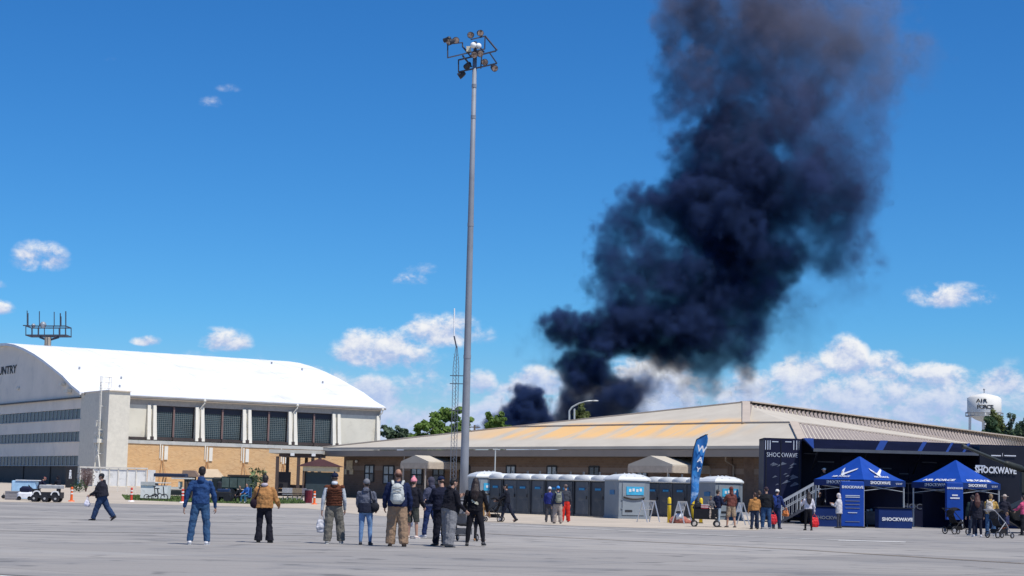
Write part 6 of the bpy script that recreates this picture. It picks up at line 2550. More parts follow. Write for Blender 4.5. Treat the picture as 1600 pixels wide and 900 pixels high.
    b.tube([up(0, 0, hem), up(0, yb * .3, .05), up(0, yb * .45, .12), up(0, 0, .21), up(0, 0, .265), up(0, -.004, .30), up(0, -.004, .318)],
           [(.168 * s * fb, .128 * s * fb + yb), (.166 * s * fb, .125 * s * fb + yb), (.158 * s * fb, .120 * s * fb + yb * .9), (.172 * s * fb, .120 * s * fb), (.160 * s * fb ** .6, .100 * s * fb ** .6), (.105 * s, .078 * s), (.066 * s, .062 * s)], 16)
    sl = MB() if (tk == 'vest') else b
    for k in 'LR':
        r1 = .072 if tk in ('jacket', 'coat') else .062
        sh, el, wr = D['sh' + k], D['elb' + k], D['wr' + k]
        if tk == 'vest':
            b.ball(sh, .062 * s * B)
        ax_ = (el - sh).normalized()
        sl.ball(sh, (r1 - .010) * s * B ** .5, 12, 8)
        sl.tube([sh + ax_ * .01, sh.lerp(el, .5), el, el.lerp(wr, .5), wr], [(r1 - .004) * s * B ** .5, (r1 - .003) * s * B ** .4, (r1 - .010) * s * B ** .3, (r1 - .016) * s, (r1 - .024) * s], 10)
    if tk == 'hoodie' or (tk in ('jacket', 'vest') and head[0] != 'hood' and top[-1] == 'hooded'):
        b.ball(up(0, -.045, .318), (.085 * s, .055 * s, .050 * s), 12, 8)
        b.ball(up(0, -.058, .29), (.075 * s, .040 * s, .055 * s), 12, 8)
    tn = {'vest': 'vest', 'coat': 'coat', 'hoodie': 'hoodie', 'shirt': 'shirt'}.get(tk, 'jacket')
    jk = fuse(b.build(tn, tm, root, True), vox, 2, .042)
    if tk == 'vest':
        fuse(sl.build('sleeve', cloth(slc), root, True), vox, 3, .02)
        # quilted channels of the vest
        q = MB()
        for i in range(7):
            z = .02 + i * .036
            rr = .170 * fb + (.004 if i % 2 else 0)
            ring = [up(math.cos(a) * rr / 1.75, math.sin(a) * (.128 * fb) / 1.75, z) for a in (2 * math.pi * k / 20 for k in range(21))]
            q.tube(ring, .0075 * s, 5, ref=(0, 0, 1), cap=False)
        q.build('quilt_seam', cloth(tuple(c * .6 for c in tc)), jk)
    # ---- hair and headgear
    hk, hcol = head[0], head[1]
    hm = mat('hair_%02x%02x%02x' % tuple(int(c ** .4545 * 255) for c in hcol), hcol, .55, .35, 16, .6, 60, stretch=(1, 1, .3)) if hk in ('short', 'long', 'bun', 'bald') else cloth(hcol)
    b = MB()
    Mr = Mh.to_3x3().to_4x4()
    def H_(x, y, z):
        return Mh @ Vector((x * s, y * s, z * s))
    if hk in ('short', 'long', 'bun'):
        b.ball(H_(0, -.012, .028), (.081 * s, .096 * s, .094 * s), 14, 10, Mr)
        b.ball(H_(0, -.045, -.015), (.072 * s, .060 * s, .075 * s), 12, 8, Mr)
        if hk == 'bun':
            b.ball(H_(0, -.03, .125), (.030 * s, .032 * s, .042 * s), 10, 8)
            b.ball(H_(0, -.01, .17), (.012 * s, .012 * s, .03 * s), 8, 6)
        if hk == 'long':
            b.tube([H_(0, -.04, .03), H_(0, -.065, -.06), up(0, -.082, .27), up(0, -.092, .20), up(0.01, -.098, .14)], [(.084 * s, .075 * s), (.102 * s, .065 * s), (.118 * s, .050 * s), (.098 * s, .040 * s), (.03 * s, .015 * s)], 12)
            for sd in (-1, 1):
                b.tube([H_(sd * .055, 0, .0), H_(sd * .072, -.02, -.09), up(sd * .05, -.06, .25), up(sd * .04, -.085, .17)], [.035 * s, .032 * s, .03 * s, .008 * s], 8)
        fuse(b.build('hair', hm, root, True), .0115, 2, .02)
    elif hk == 'bald':
        b.ball(H_(0, -.03, -.012), (.079 * s, .078 * s, .060 * s), 12, 8, Mr)
        fuse(b.build('hair', hm, root, True), .0115, 2, .012)
    elif hk == 'beanie':
        b.ball(H_(0, -.008, .040), (.086 * s, .103 * s, .088 * s), 14, 10, Mr)
        b.tube([H_(0, -.008, .008), H_(0, -.008, .045)], [(.090 * s, .105 * s), (.090 * s, .105 * s)], 16, ref=tuple(Mr.to_3x3() @ Vector((1, 0, 0))))
        if len(head) > 2 and head[2] == 'bobble':
            b.ball(H_(0, -.01, .145), .032 * s)
        fuse(b.build('beanie', hm, root, True), .011, 2, .012)
        hb = MB().ball(H_(0, -.045, -.022), (.070 * s, .052 * s, .055 * s), 12, 8, Mr)
        fuse(hb.build('hair', mat('hair_brown', (0.05, 0.033, 0.022), .6, .3, 16, .5, 60), root, True), .0115, 2, .01)
    elif hk == 'cap':
        b.ball(H_(0, -.006, .040), (.083 * s, .100 * s, .080 * s), 14, 10, Mr)
        b.tube([H_(0, -.006, .030), H_(0, -.006, .05)], [(.086 * s, .102 * s)] * 2, 16, ref=tuple(Mr.to_3x3() @ Vector((1, 0, 0))))
        b.tube([H_(0, .07, .036), H_(0, .12, .030), H_(0, .165, .018)], [(.078 * s, .012 * s), (.070 * s, .010 * s), (.03 * s, .008 * s)], 10, ref=tuple(Mr.to_3x3() @ Vector((1, 0, 0))))
        fuse(b.build('cap', hm, root, True), .0095, 2)
        hb = MB().ball(H_(0, -.040, -.016), (.074 * s, .055 * s, .052 * s), 12, 8, Mr)
        fuse(hb.build('hair', mat('hair_brown', (0.05, 0.033, 0.022), .6, .3, 16, .5, 60), root, True), .0115, 2, .01)
    elif hk == 'brim':
        b.ball(H_(0, -.006, .050), (.080 * s, .095 * s, .080 * s), 14, 10, Mr)
        b.tube([H_(0, -.006, .030), H_(0, -.006, .045)], [(.165 * s, .175 * s), (.15 * s, .16 * s)], 18, ref=tuple(Mr.to_3x3() @ Vector((1, 0, 0))))
        fuse(b.build('brimmed_hat', hm, root, True), .011, 2)
    elif hk == 'hood':
        b.ball(H_(0, -.022, .022), (.096 * s, .108 * s, .112 * s), 14, 10, Mr)
        b.tube([H_(0, -.03, -.02), up(0, -.02, .31)], [(.088 * s, .085 * s), (.09 * s, .08 * s)], 12)
        if len(head) > 2 and head[2] == 'bobble':
            b.ball(H_(0, -.02, .15), .03 * s)
        fuse(b.build('hood', hm, root, True), .0115, 3, .02)
    D.update(root=root, up=up, s=s, Mh=Mh, H_=H_, vox=vox, fb=fb, jacket=jk)
    if extra:
        extra(D)
    return D


# ---- things people carry; each is a thing of its own, set at world scale from the bearer's joints
def W(D, p):
    r = D['root']
    return Matrix.Translation(r.location) @ Matrix.Rotation(r.rotation_euler.z, 4, 'Z') @ p


def carry_bag(D, k, label, col, w_=.24, h_=.34, name='carrier_bag', cat='bag'):
    p = W(D, D['wr' + k] + D['fd' + k] * .10)
    t = thing(name, label, cat, p, D['root'].rotation_euler.z)
    m = mat('bag_%02x%02x%02x' % tuple(int(c ** .4545 * 255) for c in col), col, .55, .15, 6, .5, 20)
    b = MB()
    b.loft([[(-w_ * .46, -.05, -.12 - h_), (w_ * .46, -.06, -.12 - h_), (w_ * .46, .06, -.12 - h_), (-w_ * .46, .05, -.12 - h_)],
            [(-w_ * .55, -.09, -.12 - h_ * .6), (w_ * .52, -.08, -.12 - h_ * .6), (w_ * .52, .08, -.12 - h_ * .6), (-w_ * .55, .09, -.12 - h_ * .6)],
            [(-w_ * .42, -.04, -.12), (w_ * .42, -.04, -.12), (w_ * .42, .04, -.12), (-w_ * .42, .04, -.12)]])
    fuse(b.build('bag_body', m, t, True), .014, 3, .05)
    b = MB()
    for y in (-.03, .03):
        b.tube([(-w_ * .3, y, -.12), (-.03, y * .3, 0), (.03, y * .3, 0), (w_ * .3, y, -.12)], .008, 5)
    b.build('handle', m, t)
    return t


def backpack(D, label, col, panel, group=None):
    s, up, r = D['s'], D['up'], D['root']
    t = thing('backpack', label, 'backpack', r.location, r.rotation_euler.z, group)
    m, pm = cloth(col), cloth(panel)
    b = MB()
    y0 = -.078 * D['fb'] - .045
    b.tube([up(0, y0, .035), up(0, y0 - .012, .07), up(0, y0 - .018, .16), up(0, y0 - .01, .25), up(0, y0, .285)],
           [(.10 * s, .05 * s), (.148 * s, .085 * s), (.150 * s, .09 * s), (.125 * s, .075 * s), (.05 * s, .03 * s)], 14)
    fuse(b.build('pack_body', m, t, True), .013, 2, .015)
    b = MB()
    b.tube([up(0, y0 - .05, .05), up(0, y0 - .058, .08), up(0, y0 - .058, .14), up(0, y0 - .05, .165)], [(.07 * s, .02 * s), (.105 * s, .04 * s), (.10 * s, .04 * s), (.05 * s, .02 * s)], 12)
    fuse(b.build('front_pocket', pm, t, True), .012, 2, .01)
    b = MB()
    for sd in (-1, 1):
        b.tube([up(sd * .055, y0 + .01, .27), up(sd * .068, -.015, .322), up(sd * .068, .055, .27), up(sd * .075, .06, .17), up(sd * .075, y0 + .02, .08)], [(.030 * s, .012 * s)] * 5, 8)
    b.build('strap', m, t, True)
    b = MB()
    b.tube([up(-.05, y0 - .072, .20), up(0, y0 - .078, .185), up(.05, y0 - .072, .20)], .007 * s, 5)
    b.tube([up(-.055, y0 - .06, .235), up(0, y0 - .066, .225), up(.055, y0 - .06, .235)], .006 * s, 5)
    b.build('zip', mat('zip_dark', (0.06, 0.06, 0.07), .6), t)


def shoulder_bag(D, label, col, side=-1):
    s, up, r = D['s'], D['up'], D['root']
    t = thing('shoulder_bag', label, 'bag', r.location, r.rotation_euler.z)
    m = cloth(col)
    b = MB()
    c = up(side * .135, -.03, .055)
    b.ball(c, (.13 * s, .085 * s, .13 * s), 12, 8)
    fuse(b.build('bag_body', m, t, True), .014, 2, .02)
    b = MB()
    b.tube([c + Vector((0, -.02, .10)), up(side * .09, -.078, .18), up(side * .062, -.05, .31), up(side * .05, .03, .315), up(side * .10, .085, .2), c + Vector((0, .05, .1))], .016 * s, 6)
    b.build('strap', m, t)


def stroller(label, loc, rz, hood, frame=(0.02, 0.02, 0.022), jog=False):
    """pushchair: seat and hood facing +y"""
    t = thing('stroller', label, 'stroller', loc, rz, 'strollers among the spectators')
    fm, hm = mat('stroller_frame_%d' % int(frame[0] * 100), frame, .4, .1, 4, metal=.3), cloth(hood)
    b = MB()
    for x in (-.25, .25):
        b.tube([(x, .38, .15), (x, .12, .55), (x, -.42, 1.02)], .016, 6)
        b.tube([(x, -.32, .16), (x, .10, .60)], .016, 6)
        b.tube([(x, -.42, 1.02), (x * .9, -.52, 1.05)], .016, 6)
    b.tube([(-.23, -.52, 1.05), (.23, -.52, 1.05)], .020, 6)
    b.tube([(-.25, -.32, .16), (.25, -.32, .16)], .014, 6)
    b.build('frame', fm, t)
    b = MB()
    b.tube([(0, .32, .46), (0, .05, .44), (0, -.12, .50), (0, -.28, .82)], [(.20, .04), (.21, .05), (.21, .06), (.19, .04)], 10)
    fuse(b.build('seat', hm, t, True), .016, 2, .015)
    b = MB()
    b.tube([(0, -.32, .70), (0, -.26, .95), (0, -.05, 1.05), (0, .12, .98)], [(.20, .05), (.23, .06), (.23, .05), (.22, .03)], 12)
    fuse(b.build('hood', hm, t, True), .016, 2, .015)
    b = MB()
    b.box((0, -.02, .26), (.40, .45, .16))
    b.build('basket', cloth(tuple(c * .7 for c in hood)), t)
    for x in (-.27, .27):
        for y, r_ in ((-.32, .16 if jog else .13), (.40, .12 if jog else .10)):
            w_ = MB()
            w_.tube([(x, y + (r_ - .02) * math.cos(a), r_ + (r_ - .02) * math.sin(a)) for a in (2 * math.pi * k / 14 for k in range(15))], .022, 6, ref=(1, 0, 0), cap=False)
            wl = w_.build('wheel', M_BLACK, t, True)
            MB().disc((x, y, r_), (1, 0, 0), r_ * .45, .03).build('hub', mat('hub_grey', (.3, .3, .32), .5), wl)
    return t


AWAY, LEFT, RIGHT, TOWARD = 0.0, R(90), R(-90), R(180)
DENIM, NAVY, BLACK_, GREY = (0.035, 0.075, 0.16), (0.012, 0.017, 0.045), (0.012, 0.012, 0.016), (0.16, 0.16, 0.17)


def stand(px, feet, top_px=None):
    d = depth(px, feet)
    p = at(px, d)
    if top_px is None:
        return p
    return p, (feet - top_px) * d / FPX


def build_people():
    # -------- the front group, from the hangar side to the mast
    p, _ = stand(311, 849.5, 726)
    person('man in blue hooded jacket and blue jeans seen from behind', p, 1.77, R(4), ('hoodie', (0.022, 0.060, 0.165)), ('jeans', (0.04, 0.095, 0.19)), (0.72, 0.70, 0.70),
           ('short', (0.016, 0.012, 0.012)), build=1.12, legL=(-2, 10, 0), legR=(3, 7, 5), armL=(-4, 22, 10), armR=(3, 18, 20), look=8, near=True)
    p, _ = stand(411, 846.5, 736)
    D = person('woman in tan jacket and black flared trousers with hair in a bun', p, 1.62, R(-8), ('jacket', (0.42, 0.205, 0.075), None, 'plain'), ('flare', (0.014, 0.014, 0.022)), (0.02, 0.02, 0.02),
               ('bun', (0.02, 0.014, 0.013)), build=1.22, legL=(-2, 3, 0), legR=(7, 6, 8), armL=(18, 22, 55), armR=(12, 18, 50), near=True)
    shoulder_bag(D, 'dark shoulder bag hanging at the elbow of the woman in tan', (0.025, 0.015, 0.025))
    b = MB().ball(D['up'](0, -.03, .325), (.085, .065, .05), 12, 8)
    fuse(b.build('scarf', cloth((0.45, 0.40, 0.44)), D['root'], True), .013, 2, .02)
    p, _ = stand(520, 848, 729)
    D = person('man in brown quilted vest over pale hoodie with navy cap', p, 1.72, R(3), ('vest', (0.115, 0.040, 0.022), (0.50, 0.53, 0.56), 'hooded'), ('wide', (0.155, 0.145, 0.125)), (0.42, 0.40, 0.37),
               ('cap', (0.012, 0.018, 0.045)), build=1.06, legL=(-3, 4, 0), legR=(8, 9, 10), armL=(-3, 14, 8), armR=(4, 12, 22), near=True, look=-14)
    b = MB()
    b.ball(D['up'](0, -.05, .318), (.078, .058, .055), 12, 8)
    b.ball(D['up'](0, -.035, .335), (.080, .060, .030), 12, 8)
    fuse(b.build('hood', cloth((0.55, 0.58, 0.62)), D['root'], True), .0115, 2, .015)
    carry_bag(D, 'L', 'clear plastic carrier bag in the hand of the man in brown vest', (0.50, 0.50, 0.54), .20, .30)
    p, _ = stand(570, 850, 742)
    D = person('woman in grey knit hat, slate hoodie and light blue jeans', p, 1.58, R(-4), ('hoodie', (0.115, 0.125, 0.165)), ('slim', (0.16, 0.27, 0.46)), (0.03, 0.035, 0.05),
               ('beanie', (0.20, 0.20, 0.22)), build=1.08, legL=(-2, 2, 0), legR=(6, 4, 8), armL=(15, 8, 40), armR=(12, 12, 45), near=True, look=14, nod=-6)
    b = MB()
    up = D['up']
    b.tube([up(0, 0, -.03), up(0, 0, .05), up(0, 0, .12)], [(.195, .150), (.188, .146), (.16, .128)], 14)
    fuse(b.build('jacket_skirt', cloth((0.018, 0.022, 0.040)), D['root'], True), .013, 2, .02)
    shoulder_bag(D, 'small black sling bag on the back of the woman in grey hat', (0.02, 0.022, 0.03), 1)
    p, _ = stand(619, 852.5, 722)
    D = person('tall man in navy jacket and khaki trousers wearing a pale backpack', p, 1.83, R(2), ('jacket', (0.012, 0.020, 0.062), None, 'plain'), ('wide', (0.30, 0.20, 0.13)), (0.08, 0.05, 0.035),
               ('bald', (0.06, 0.025, 0.018)), build=1.15, legL=(3, 4, 3), legR=(-3, 7, 2), armL=(8, 15, 30), armR=(2, 14, 16), look=10, nod=-5, near=True, skin='tan')
    backpack(D, 'pale grey backpack on the tall man in navy', (0.46, 0.48, 0.46), (0.56, 0.58, 0.55))
    p, _ = stand(644, 840.5, 735)
    D = person('woman in pink bobble hat, black jacket and dark shorts', p, 1.68, R(-25), ('jacket', (0.014, 0.014, 0.022), None, 'plain'), ('shorts', (0.055, 0.058, 0.050)), (0.65, 0.55, 0.50),
               ('beanie', (0.75, 0.28, 0.33), 'bobble'), legL=(0, 3, 0), legR=(2, 3, 0), armL=(5, 8, 20), armR=(10, 10, 40), near=True)
    carry_bag(D, 'L', 'white plastic bag held by the woman in pink hat', (0.72, 0.66, 0.70), .2, .26)
    p, _ = stand(671, 838.5, 740)
    person('person in slate hood and navy trousers looking aside', p, 1.72, R(52), ('hoodie', (0.060, 0.065, 0.105)), ('jeans', (0.018, 0.032, 0.10)), (0.55, 0.55, 0.60),
           ('hood', (0.060, 0.058, 0.085)), build=1.1, legL=(8, 4, 2), legR=(-14, 4, 4), armL=(14, 8, 60), armR=(14, 8, 60), near=True, look=20)
    p, _ = stand(688, 851.5, 738)
    person('person in navy cap and black clothes standing close to the grey trousers', p, 1.70, R(35), ('jacket', (0.010, 0.012, 0.028), None, 'plain'), ('jeans', (0.010, 0.011, 0.020)), (0.015, 0.015, 0.02),
           ('cap', (0.012, 0.018, 0.05)), build=1.25, legL=(0, 4, 0), legR=(2, 4, 0), armL=(20, 8, 70), armR=(20, 8, 70), near=True, nod=12)
    p, _ = stand(701, 853.5, 742)
    person('heavy person in black jacket and grey trousers turned to the side', p, 1.66, R(-58), ('hoodie', (0.010, 0.010, 0.016)), ('wide', (0.215, 0.215, 0.225)), (0.18, 0.18, 0.19),
           ('short', (0.012, 0.010, 0.010)), build=1.42, legL=(3, 3, 0), legR=(-4, 3, 2), armL=(30, 10, 95), armR=(12, 10, 40), near=True, lean=5, nod=10, belly=.05)
    p, _ = stand(741, 852, 736)
    D = person('woman with long dark hair in black hoodie with pale print', p, 1.68, R(-6), ('hoodie', (0.012, 0.012, 0.016)), ('slim', (0.011, 0.011, 0.016)), (0.04, 0.04, 0.045),
               ('long', (0.022, 0.013, 0.012)), build=1.16, legL=(-3, 8, 0), legR=(-10, 14, 4), armL=(12, 14, 45), armR=(10, 16, 35), near=True)
    up = D['up']
    b = MB()
    rng = random.Random(12)
    for i in range(14):
        x, z = -.035 + i * .0062, .145 - i * .003 + rng.uniform(-.012, .012)
        q = up(x, -.094, z)
        w_ = rng.uniform(.012, .03)
        b.add([q + Vector((-w_, 0, -.012)), q + Vector((w_, 0, -.02)), q + Vector((w_ * .8, .004, .02)), q + Vector((-w_ * .6, .004, .026))], [(0, 1, 2, 3)])
    b.build('back_print', mat('print_pale_yellow', (0.62, 0.60, 0.45), .6, .4, 30), D['root'])
    p = at(748, 47.5)
    person('child in tan sleeves and tan boots hidden behind the long haired woman', p, 1.32, R(-20), ('jacket', (0.34, 0.19, 0.075), None, 'plain'), ('slim', (0.02, 0.02, 0.03)), (0.36, 0.19, 0.09),
           ('short', (0.05, 0.03, 0.02)), armR=(14, 16, 40), near=True)
    stroller('grey hooded stroller half hidden beside the long haired woman', at(722, 47), R(-18), (0.17, 0.17, 0.18))
    # -------- man walking towards the hangar
    p, _ = stand(158, 812.5, 732)
    D = person('person in black jacket and dark jeans striding past the hangar', p, 1.72, R(82), ('jacket', (0.020, 0.020, 0.030), None, 'hooded'), ('jeans', (0.022, 0.045, 0.105)), (0.03, 0.03, 0.035),
               ('beanie', (0.022, 0.026, 0.034)), build=1.42, belly=.03, legL=(20, 2, 4), legR=(-24, 2, 14), armL=(22, 6, 35), armR=(10, 6, 60), near=True, lean=4, group='people walking about the apron')
    carry_bag(D, 'L', 'crumpled white bag in the hands of the striding person', (0.66, 0.64, 0.72), .2, .22)
    # -------- by the portable toilets
    g = 'visitors near the portable toilets'
    p, _ = stand(792, 815, 754)
    person('man in black pushing a dark pushchair past the toilets', p, 1.74, R(78), ('jacket', (0.012, 0.014, 0.024), None, 'plain'), ('jeans', (0.014, 0.018, 0.034)), (0.02, 0.02, 0.02),
           ('short', (0.015, 0.012, 0.012)), legL=(20, 2, 4), legR=(-22, 2, 12), armL=(35, 6, 30), armR=(30, 6, 35), lean=6, group=g)
    a = at(771, depth(771, 814.5))
    stroller('black pushchair pushed by the man in black by the toilets', a, R(80), (0.016, 0.016, 0.02))
    p, _ = stand(858, 815.5, 757)
    person('visitor in white knit hat and royal blue jacket', p, 1.63, R(-10), ('jacket', (0.020, 0.030, 0.165), None, 'plain'), ('jeans', (0.06, 0.06, 0.07)), (0.05, 0.05, 0.06),
           ('beanie', (0.70, 0.70, 0.72)), build=1.05, armL=(10, 10, 40), armR=(10, 10, 40), group=g)
    p, _ = stand(871, 817.5, 755)
    D = person('visitor in bright blue hat carrying an olive pack', p, 1.66, R(8), ('jacket', (0.03, 0.04, 0.09), None, 'plain'), ('wide', (0.36, 0.30, 0.26)), (0.10, 0.09, 0.08),
               ('beanie', (0.06, 0.26, 0.62)), group=g)
    backpack(D, 'olive grey backpack on the visitor in bright blue hat', (0.20, 0.215, 0.175), (0.24, 0.25, 0.20))
    p, _ = stand(883, 815, 751)
    D = person('man in dark checked shirt and red trousers by the toilets', p, 1.77, R(14), ('shirt', (0.05, 0.055, 0.07), None, 'plain'), ('wide', (0.56, 0.03, 0.02)), (0.40, 0.04, 0.03),
               ('cap', (0.16, 0.12, 0.11)), group=g)
    # -------- wagon family
    g = 'family with the black wagon'
    p, _ = stand(1121, 823, 761)
    person('woman in navy top and pale jeans at the wagon handle', p, 1.66, R(-50), ('jacket', (0.016, 0.022, 0.055), None, 'plain'), ('slim', (0.33, 0.42, 0.52)), (0.05, 0.05, 0.06),
           ('short', (0.02, 0.014, 0.012)), legL=(4, 3, 0), legR=(-4, 3, 0), armL=(10, 10, 70), armR=(20, 10, 60), group=g)
    p, _ = stand(1142, 823.5, 756)
    person('man in rust hoodie and khaki shorts facing the toilets', p, 1.80, R(22), ('hoodie', (0.155, 0.055, 0.045), None), ('shorts', (0.33, 0.25, 0.175)), (0.16, 0.14, 0.13),
           ('hood', (0.13, 0.045, 0.038)), build=1.12, legL=(4, 6, 0), legR=(-4, 6, 2), armL=(25, 18, 25), armR=(4, 10, 20), group=g)
    # -------- queue by the stairs
    g = 'visitors waiting at the foot of the trailer stairs'
    p, _ = stand(1179, 826.5, 767)
    person('child in tan jacket and dark trousers by the trailer stairs', p, 1.56, R(10), ('jacket', (0.42, 0.20, 0.065), None, 'hooded'), ('jeans', (0.02, 0.03, 0.06)), (0.02, 0.02, 0.02),
           ('short', (0.06, 0.03, 0.022)), build=1.12, armL=(5, 10, 30), armR=(10, 12, 40), group=g)
    p, _ = stand(1186, 825, 764)
    person('person in black with pale scarf behind the child in tan', p, 1.66, R(-15), ('jacket', (0.014, 0.014, 0.018), None, 'plain'), ('jeans', (0.02, 0.03, 0.065)), (0.02, 0.02, 0.02),
           ('short', (0.07, 0.045, 0.03)), group=g)
    p, _ = stand(1197, 826, 756)
    D = person('man in black sweater and blue jeans by the trailer stairs', p, 1.82, R(-4), ('jacket', (0.012, 0.014, 0.018), None, 'plain'), ('jeans', (0.03, 0.075, 0.17)), (0.25, 0.25, 0.26),
               ('cap', (0.045, 0.03, 0.04)), build=1.16, armL=(3, 10, 20), armR=(3, 12, 15), group=g)
    carry_bag(D, 'R', 'red carrier bag held low by the man in black sweater', (0.62, 0.02, 0.03), .34, .40)
    p, _ = stand(1213, 825.5, 762)
    D = person('man in white cap wearing a blue pack near the stairs', p, 1.74, R(-35), ('jacket', (0.016, 0.030, 0.115), None, 'plain'), ('jeans', (0.016, 0.03, 0.085)), (0.03, 0.03, 0.05),
               ('cap', (0.68, 0.66, 0.64)), build=1.1, armL=(20, 8, 40), armR=(20, 8, 45), lean=5, group=g)
    backpack(D, 'blue backpack on the man in white cap by the stairs', (0.018, 0.045, 0.20), (0.015, 0.035, 0.16))
    carry_bag(D, 'R', 'orange bag at the side of the man in white cap', (0.62, 0.20, 0.06), .26, .24)
    p, _ = stand(1263, 828, 765)
    D = person('woman with long dark hair in white blouse and black trousers', p, 1.66, R(6), ('shirt', (0.62, 0.60, 0.66), None, 'plain'), ('slim', (0.012, 0.012, 0.016)), (0.02, 0.02, 0.02),
               ('long', (0.022, 0.014, 0.014)), legL=(4, 3, 0), legR=(-4, 3, 2), armL=(30, 14, 90), armR=(2, 16, 12), group='women walking up to the blue tent')
    carry_bag(D, 'R', 'bright red carrier bag held by the woman in white blouse', (0.66, 0.015, 0.02), .34, .40)
    p, _ = stand(1311, 824.5, 770)
    person('woman in long white coat and head cover before the blue banner', p, 1.64, R(55), ('coat', (0.58, 0.55, 0.55), None, 'plain'), ('slim', (0.05, 0.055, 0.08)), (0.05, 0.05, 0.05),
           ('hood', (0.62, 0.56, 0.55)), build=1.05, armL=(20, 6, 95), armR=(20, 6, 95), group='women walking up to the blue tent', nod=8)
    # at the head of the stairs, on the trailer deck
    q = trailer.location + Matrix.Rotation(TRZ, 3, 'Z') @ Vector((TRX1 + 1.0, -2.0, DECK_Z + .01))
    person('person in white cap and dark clothes at the top of the trailer stairs', q, 1.74, R(120), ('jacket', (0.016, 0.013, 0.018), None, 'plain'), ('jeans', (0.012, 0.012, 0.02)), (0.02, 0.02, 0.02),
           ('cap', (0.70, 0.70, 0.70)), build=1.1, armL=(25, 8, 70), armR=(20, 8, 60), group='people at the trailer')
    p = at(1281, 89.5)
    person('attendant in dark shirt in the shade under the emblem tent', p, 1.70, R(160), ('shirt', (0.03, 0.02, 0.022), None, 'plain'), ('jeans', (0.02, 0.02, 0.03)), (0.02, 0.02, 0.02),
           ('short', (0.03, 0.02, 0.02)), skin='tan', group='people at the trailer')
    # -------- cluster near the gun
    g = 'visitors gathered by the gun barrel'
    p, _ = stand(1527, 838, 762)
    person('person with reddish hair in dark navy jacket beside the black stroller', p, 1.72, R(-8), ('coat', (0.020, 0.020, 0.032), None, 'plain'), ('slim', (0.018, 0.020, 0.035)), (0.55, 0.55, 0.60),
           ('long', (0.075, 0.028, 0.022)), build=1.08, group=g)
    p, _ = stand(1520, 836, 765)
    person('person in dark green jacket just behind the reddish haired one', p, 1.66, R(15), ('jacket', (0.016, 0.03, 0.034), None, 'plain'), ('jeans', (0.02, 0.03, 0.055)), (0.3, 0.3, 0.32),
           ('short', (0.03, 0.02, 0.018)), group=g)
    p, _ = stand(1548, 837, 760)
    D = person('person with fair hair in mustard top bending over a stroller', p, 1.72, R(-25), ('hoodie', (0.46, 0.29, 0.085), None), ('jeans', (0.05, 0.11, 0.22)), (0.5, 0.5, 0.5),
               ('short', (0.24, 0.16, 0.09)), build=1.15, armL=(35, 10, 40), armR=(35, 10, 40), lean=6, group=g)
    backpack(D, 'cream backpack on the person in mustard top', (0.52, 0.46, 0.40), (0.56, 0.50, 0.44))
    p, _ = stand(1568, 836, 764)
    person('man in pale brimmed hat and navy shirt by the gun', p, 1.72, R(-50), ('jacket', (0.022, 0.022, 0.035), None, 'plain'), ('jeans', (0.022, 0.03, 0.055)), (0.1, 0.1, 0.1),
           ('brim', (0.42, 0.36, 0.32)), build=1.12, armL=(25, 8, 60), armR=(25, 8, 50), lean=8, group=g)
    p, _ = stand(1600, 836, 765)
    person('person in bright pink top at the edge of the gun', p, 1.70, R(40), ('hoodie', (0.60, 0.09, 0.19), None), ('jeans', (0.016, 0.016, 0.022)), (0.05, 0.05, 0.05),
           ('short', (0.03, 0.02, 0.018)), armL=(30, 14, 50), group=g)
    p, _ = stand(1574, 838.5, 797)
    person('small child in brown outfit seated sideways at the grey stroller', p + Vector((0, 0, .12)), 1.02, R(60), ('hoodie', (0.03, 0.035, 0.09), None), ('jeans', (0.26, 0.075, 0.04)), (0.35, 0.18, 0.10),
           ('short', (0.20, 0.11, 0.06)), legL=(55, 5, 40), legR=(50, 5, 40), sit=.36, group=g)
    stroller('black double stroller standing before the second blue tent', at(1493, depth(1493, 834)), R(-60), (0.016, 0.015, 0.018), jog=True)
    stroller('dark grey stroller with silver frame by the mustard top', at(1561, depth(1561, 840)), R(-62), (0.030, 0.030, 0.036), (0.42, 0.42, 0.44))
    # -------- far people by the hangar
    g = 'people resting before the hangar'
    p = at(60, 110)
    person('person in navy with reddish cap bending behind the utility cart', p, 1.62, R(-70), ('jacket', (0.012, 0.014, 0.035), None, 'plain'), ('jeans', (0.02, 0.025, 0.05)), (0.03, 0.03, 0.03),
           ('cap', (0.25, 0.10, 0.09)), lean=24, nod=15, armL=(40, 6, 30), armR=(40, 6, 30), legL=(10, 4, 20), group=g)
    p = at(91, 121)
    person('person in black beyond the utility cart at the hangar door', p, 1.60, R(60), ('jacket', (0.010, 0.012, 0.022), None, 'plain'), ('jeans', (0.012, 0.014, 0.022)), (0.02, 0.02, 0.02),
           ('hood', (0.012, 0.012, 0.02)), lean=10, armL=(30, 6, 50), group=g)
    t = thing('camp_chair', 'blue folding camp chair under the seated person on the lawn', 'chair', at(385, 121.5), R(150))
    MB().box((0, .05, .42), (.5, .5, .05)).build('seat', cloth((0.05, 0.13, 0.30)), t)
    MB().box((0, -.2, .75), (.5, .05, .6)).build('backrest', cloth((0.05, 0.13, 0.30)), t)
    for x in (-.23, .23):
        for y in (-.2, .28):
            MB().box((x, y, .21), (.03, .03, .42)).build('leg', M_STEEL, t)
    person('person in bright blue sitting on a camp chair before the truck', at(385, 121.3), 1.66, R(150), ('hoodie', (0.035, 0.12, 0.36), None), ('jeans', (0.04, 0.14, 0.22)), (0.6, 0.6, 0.6),
           ('short', (0.02, 0.016, 0.014)), legL=(80, 8, 80), legR=(80, 8, 80), sit=.53, armL=(30, 8, 40), armR=(30, 8, 40), group=g)
    p = at(374, 124)
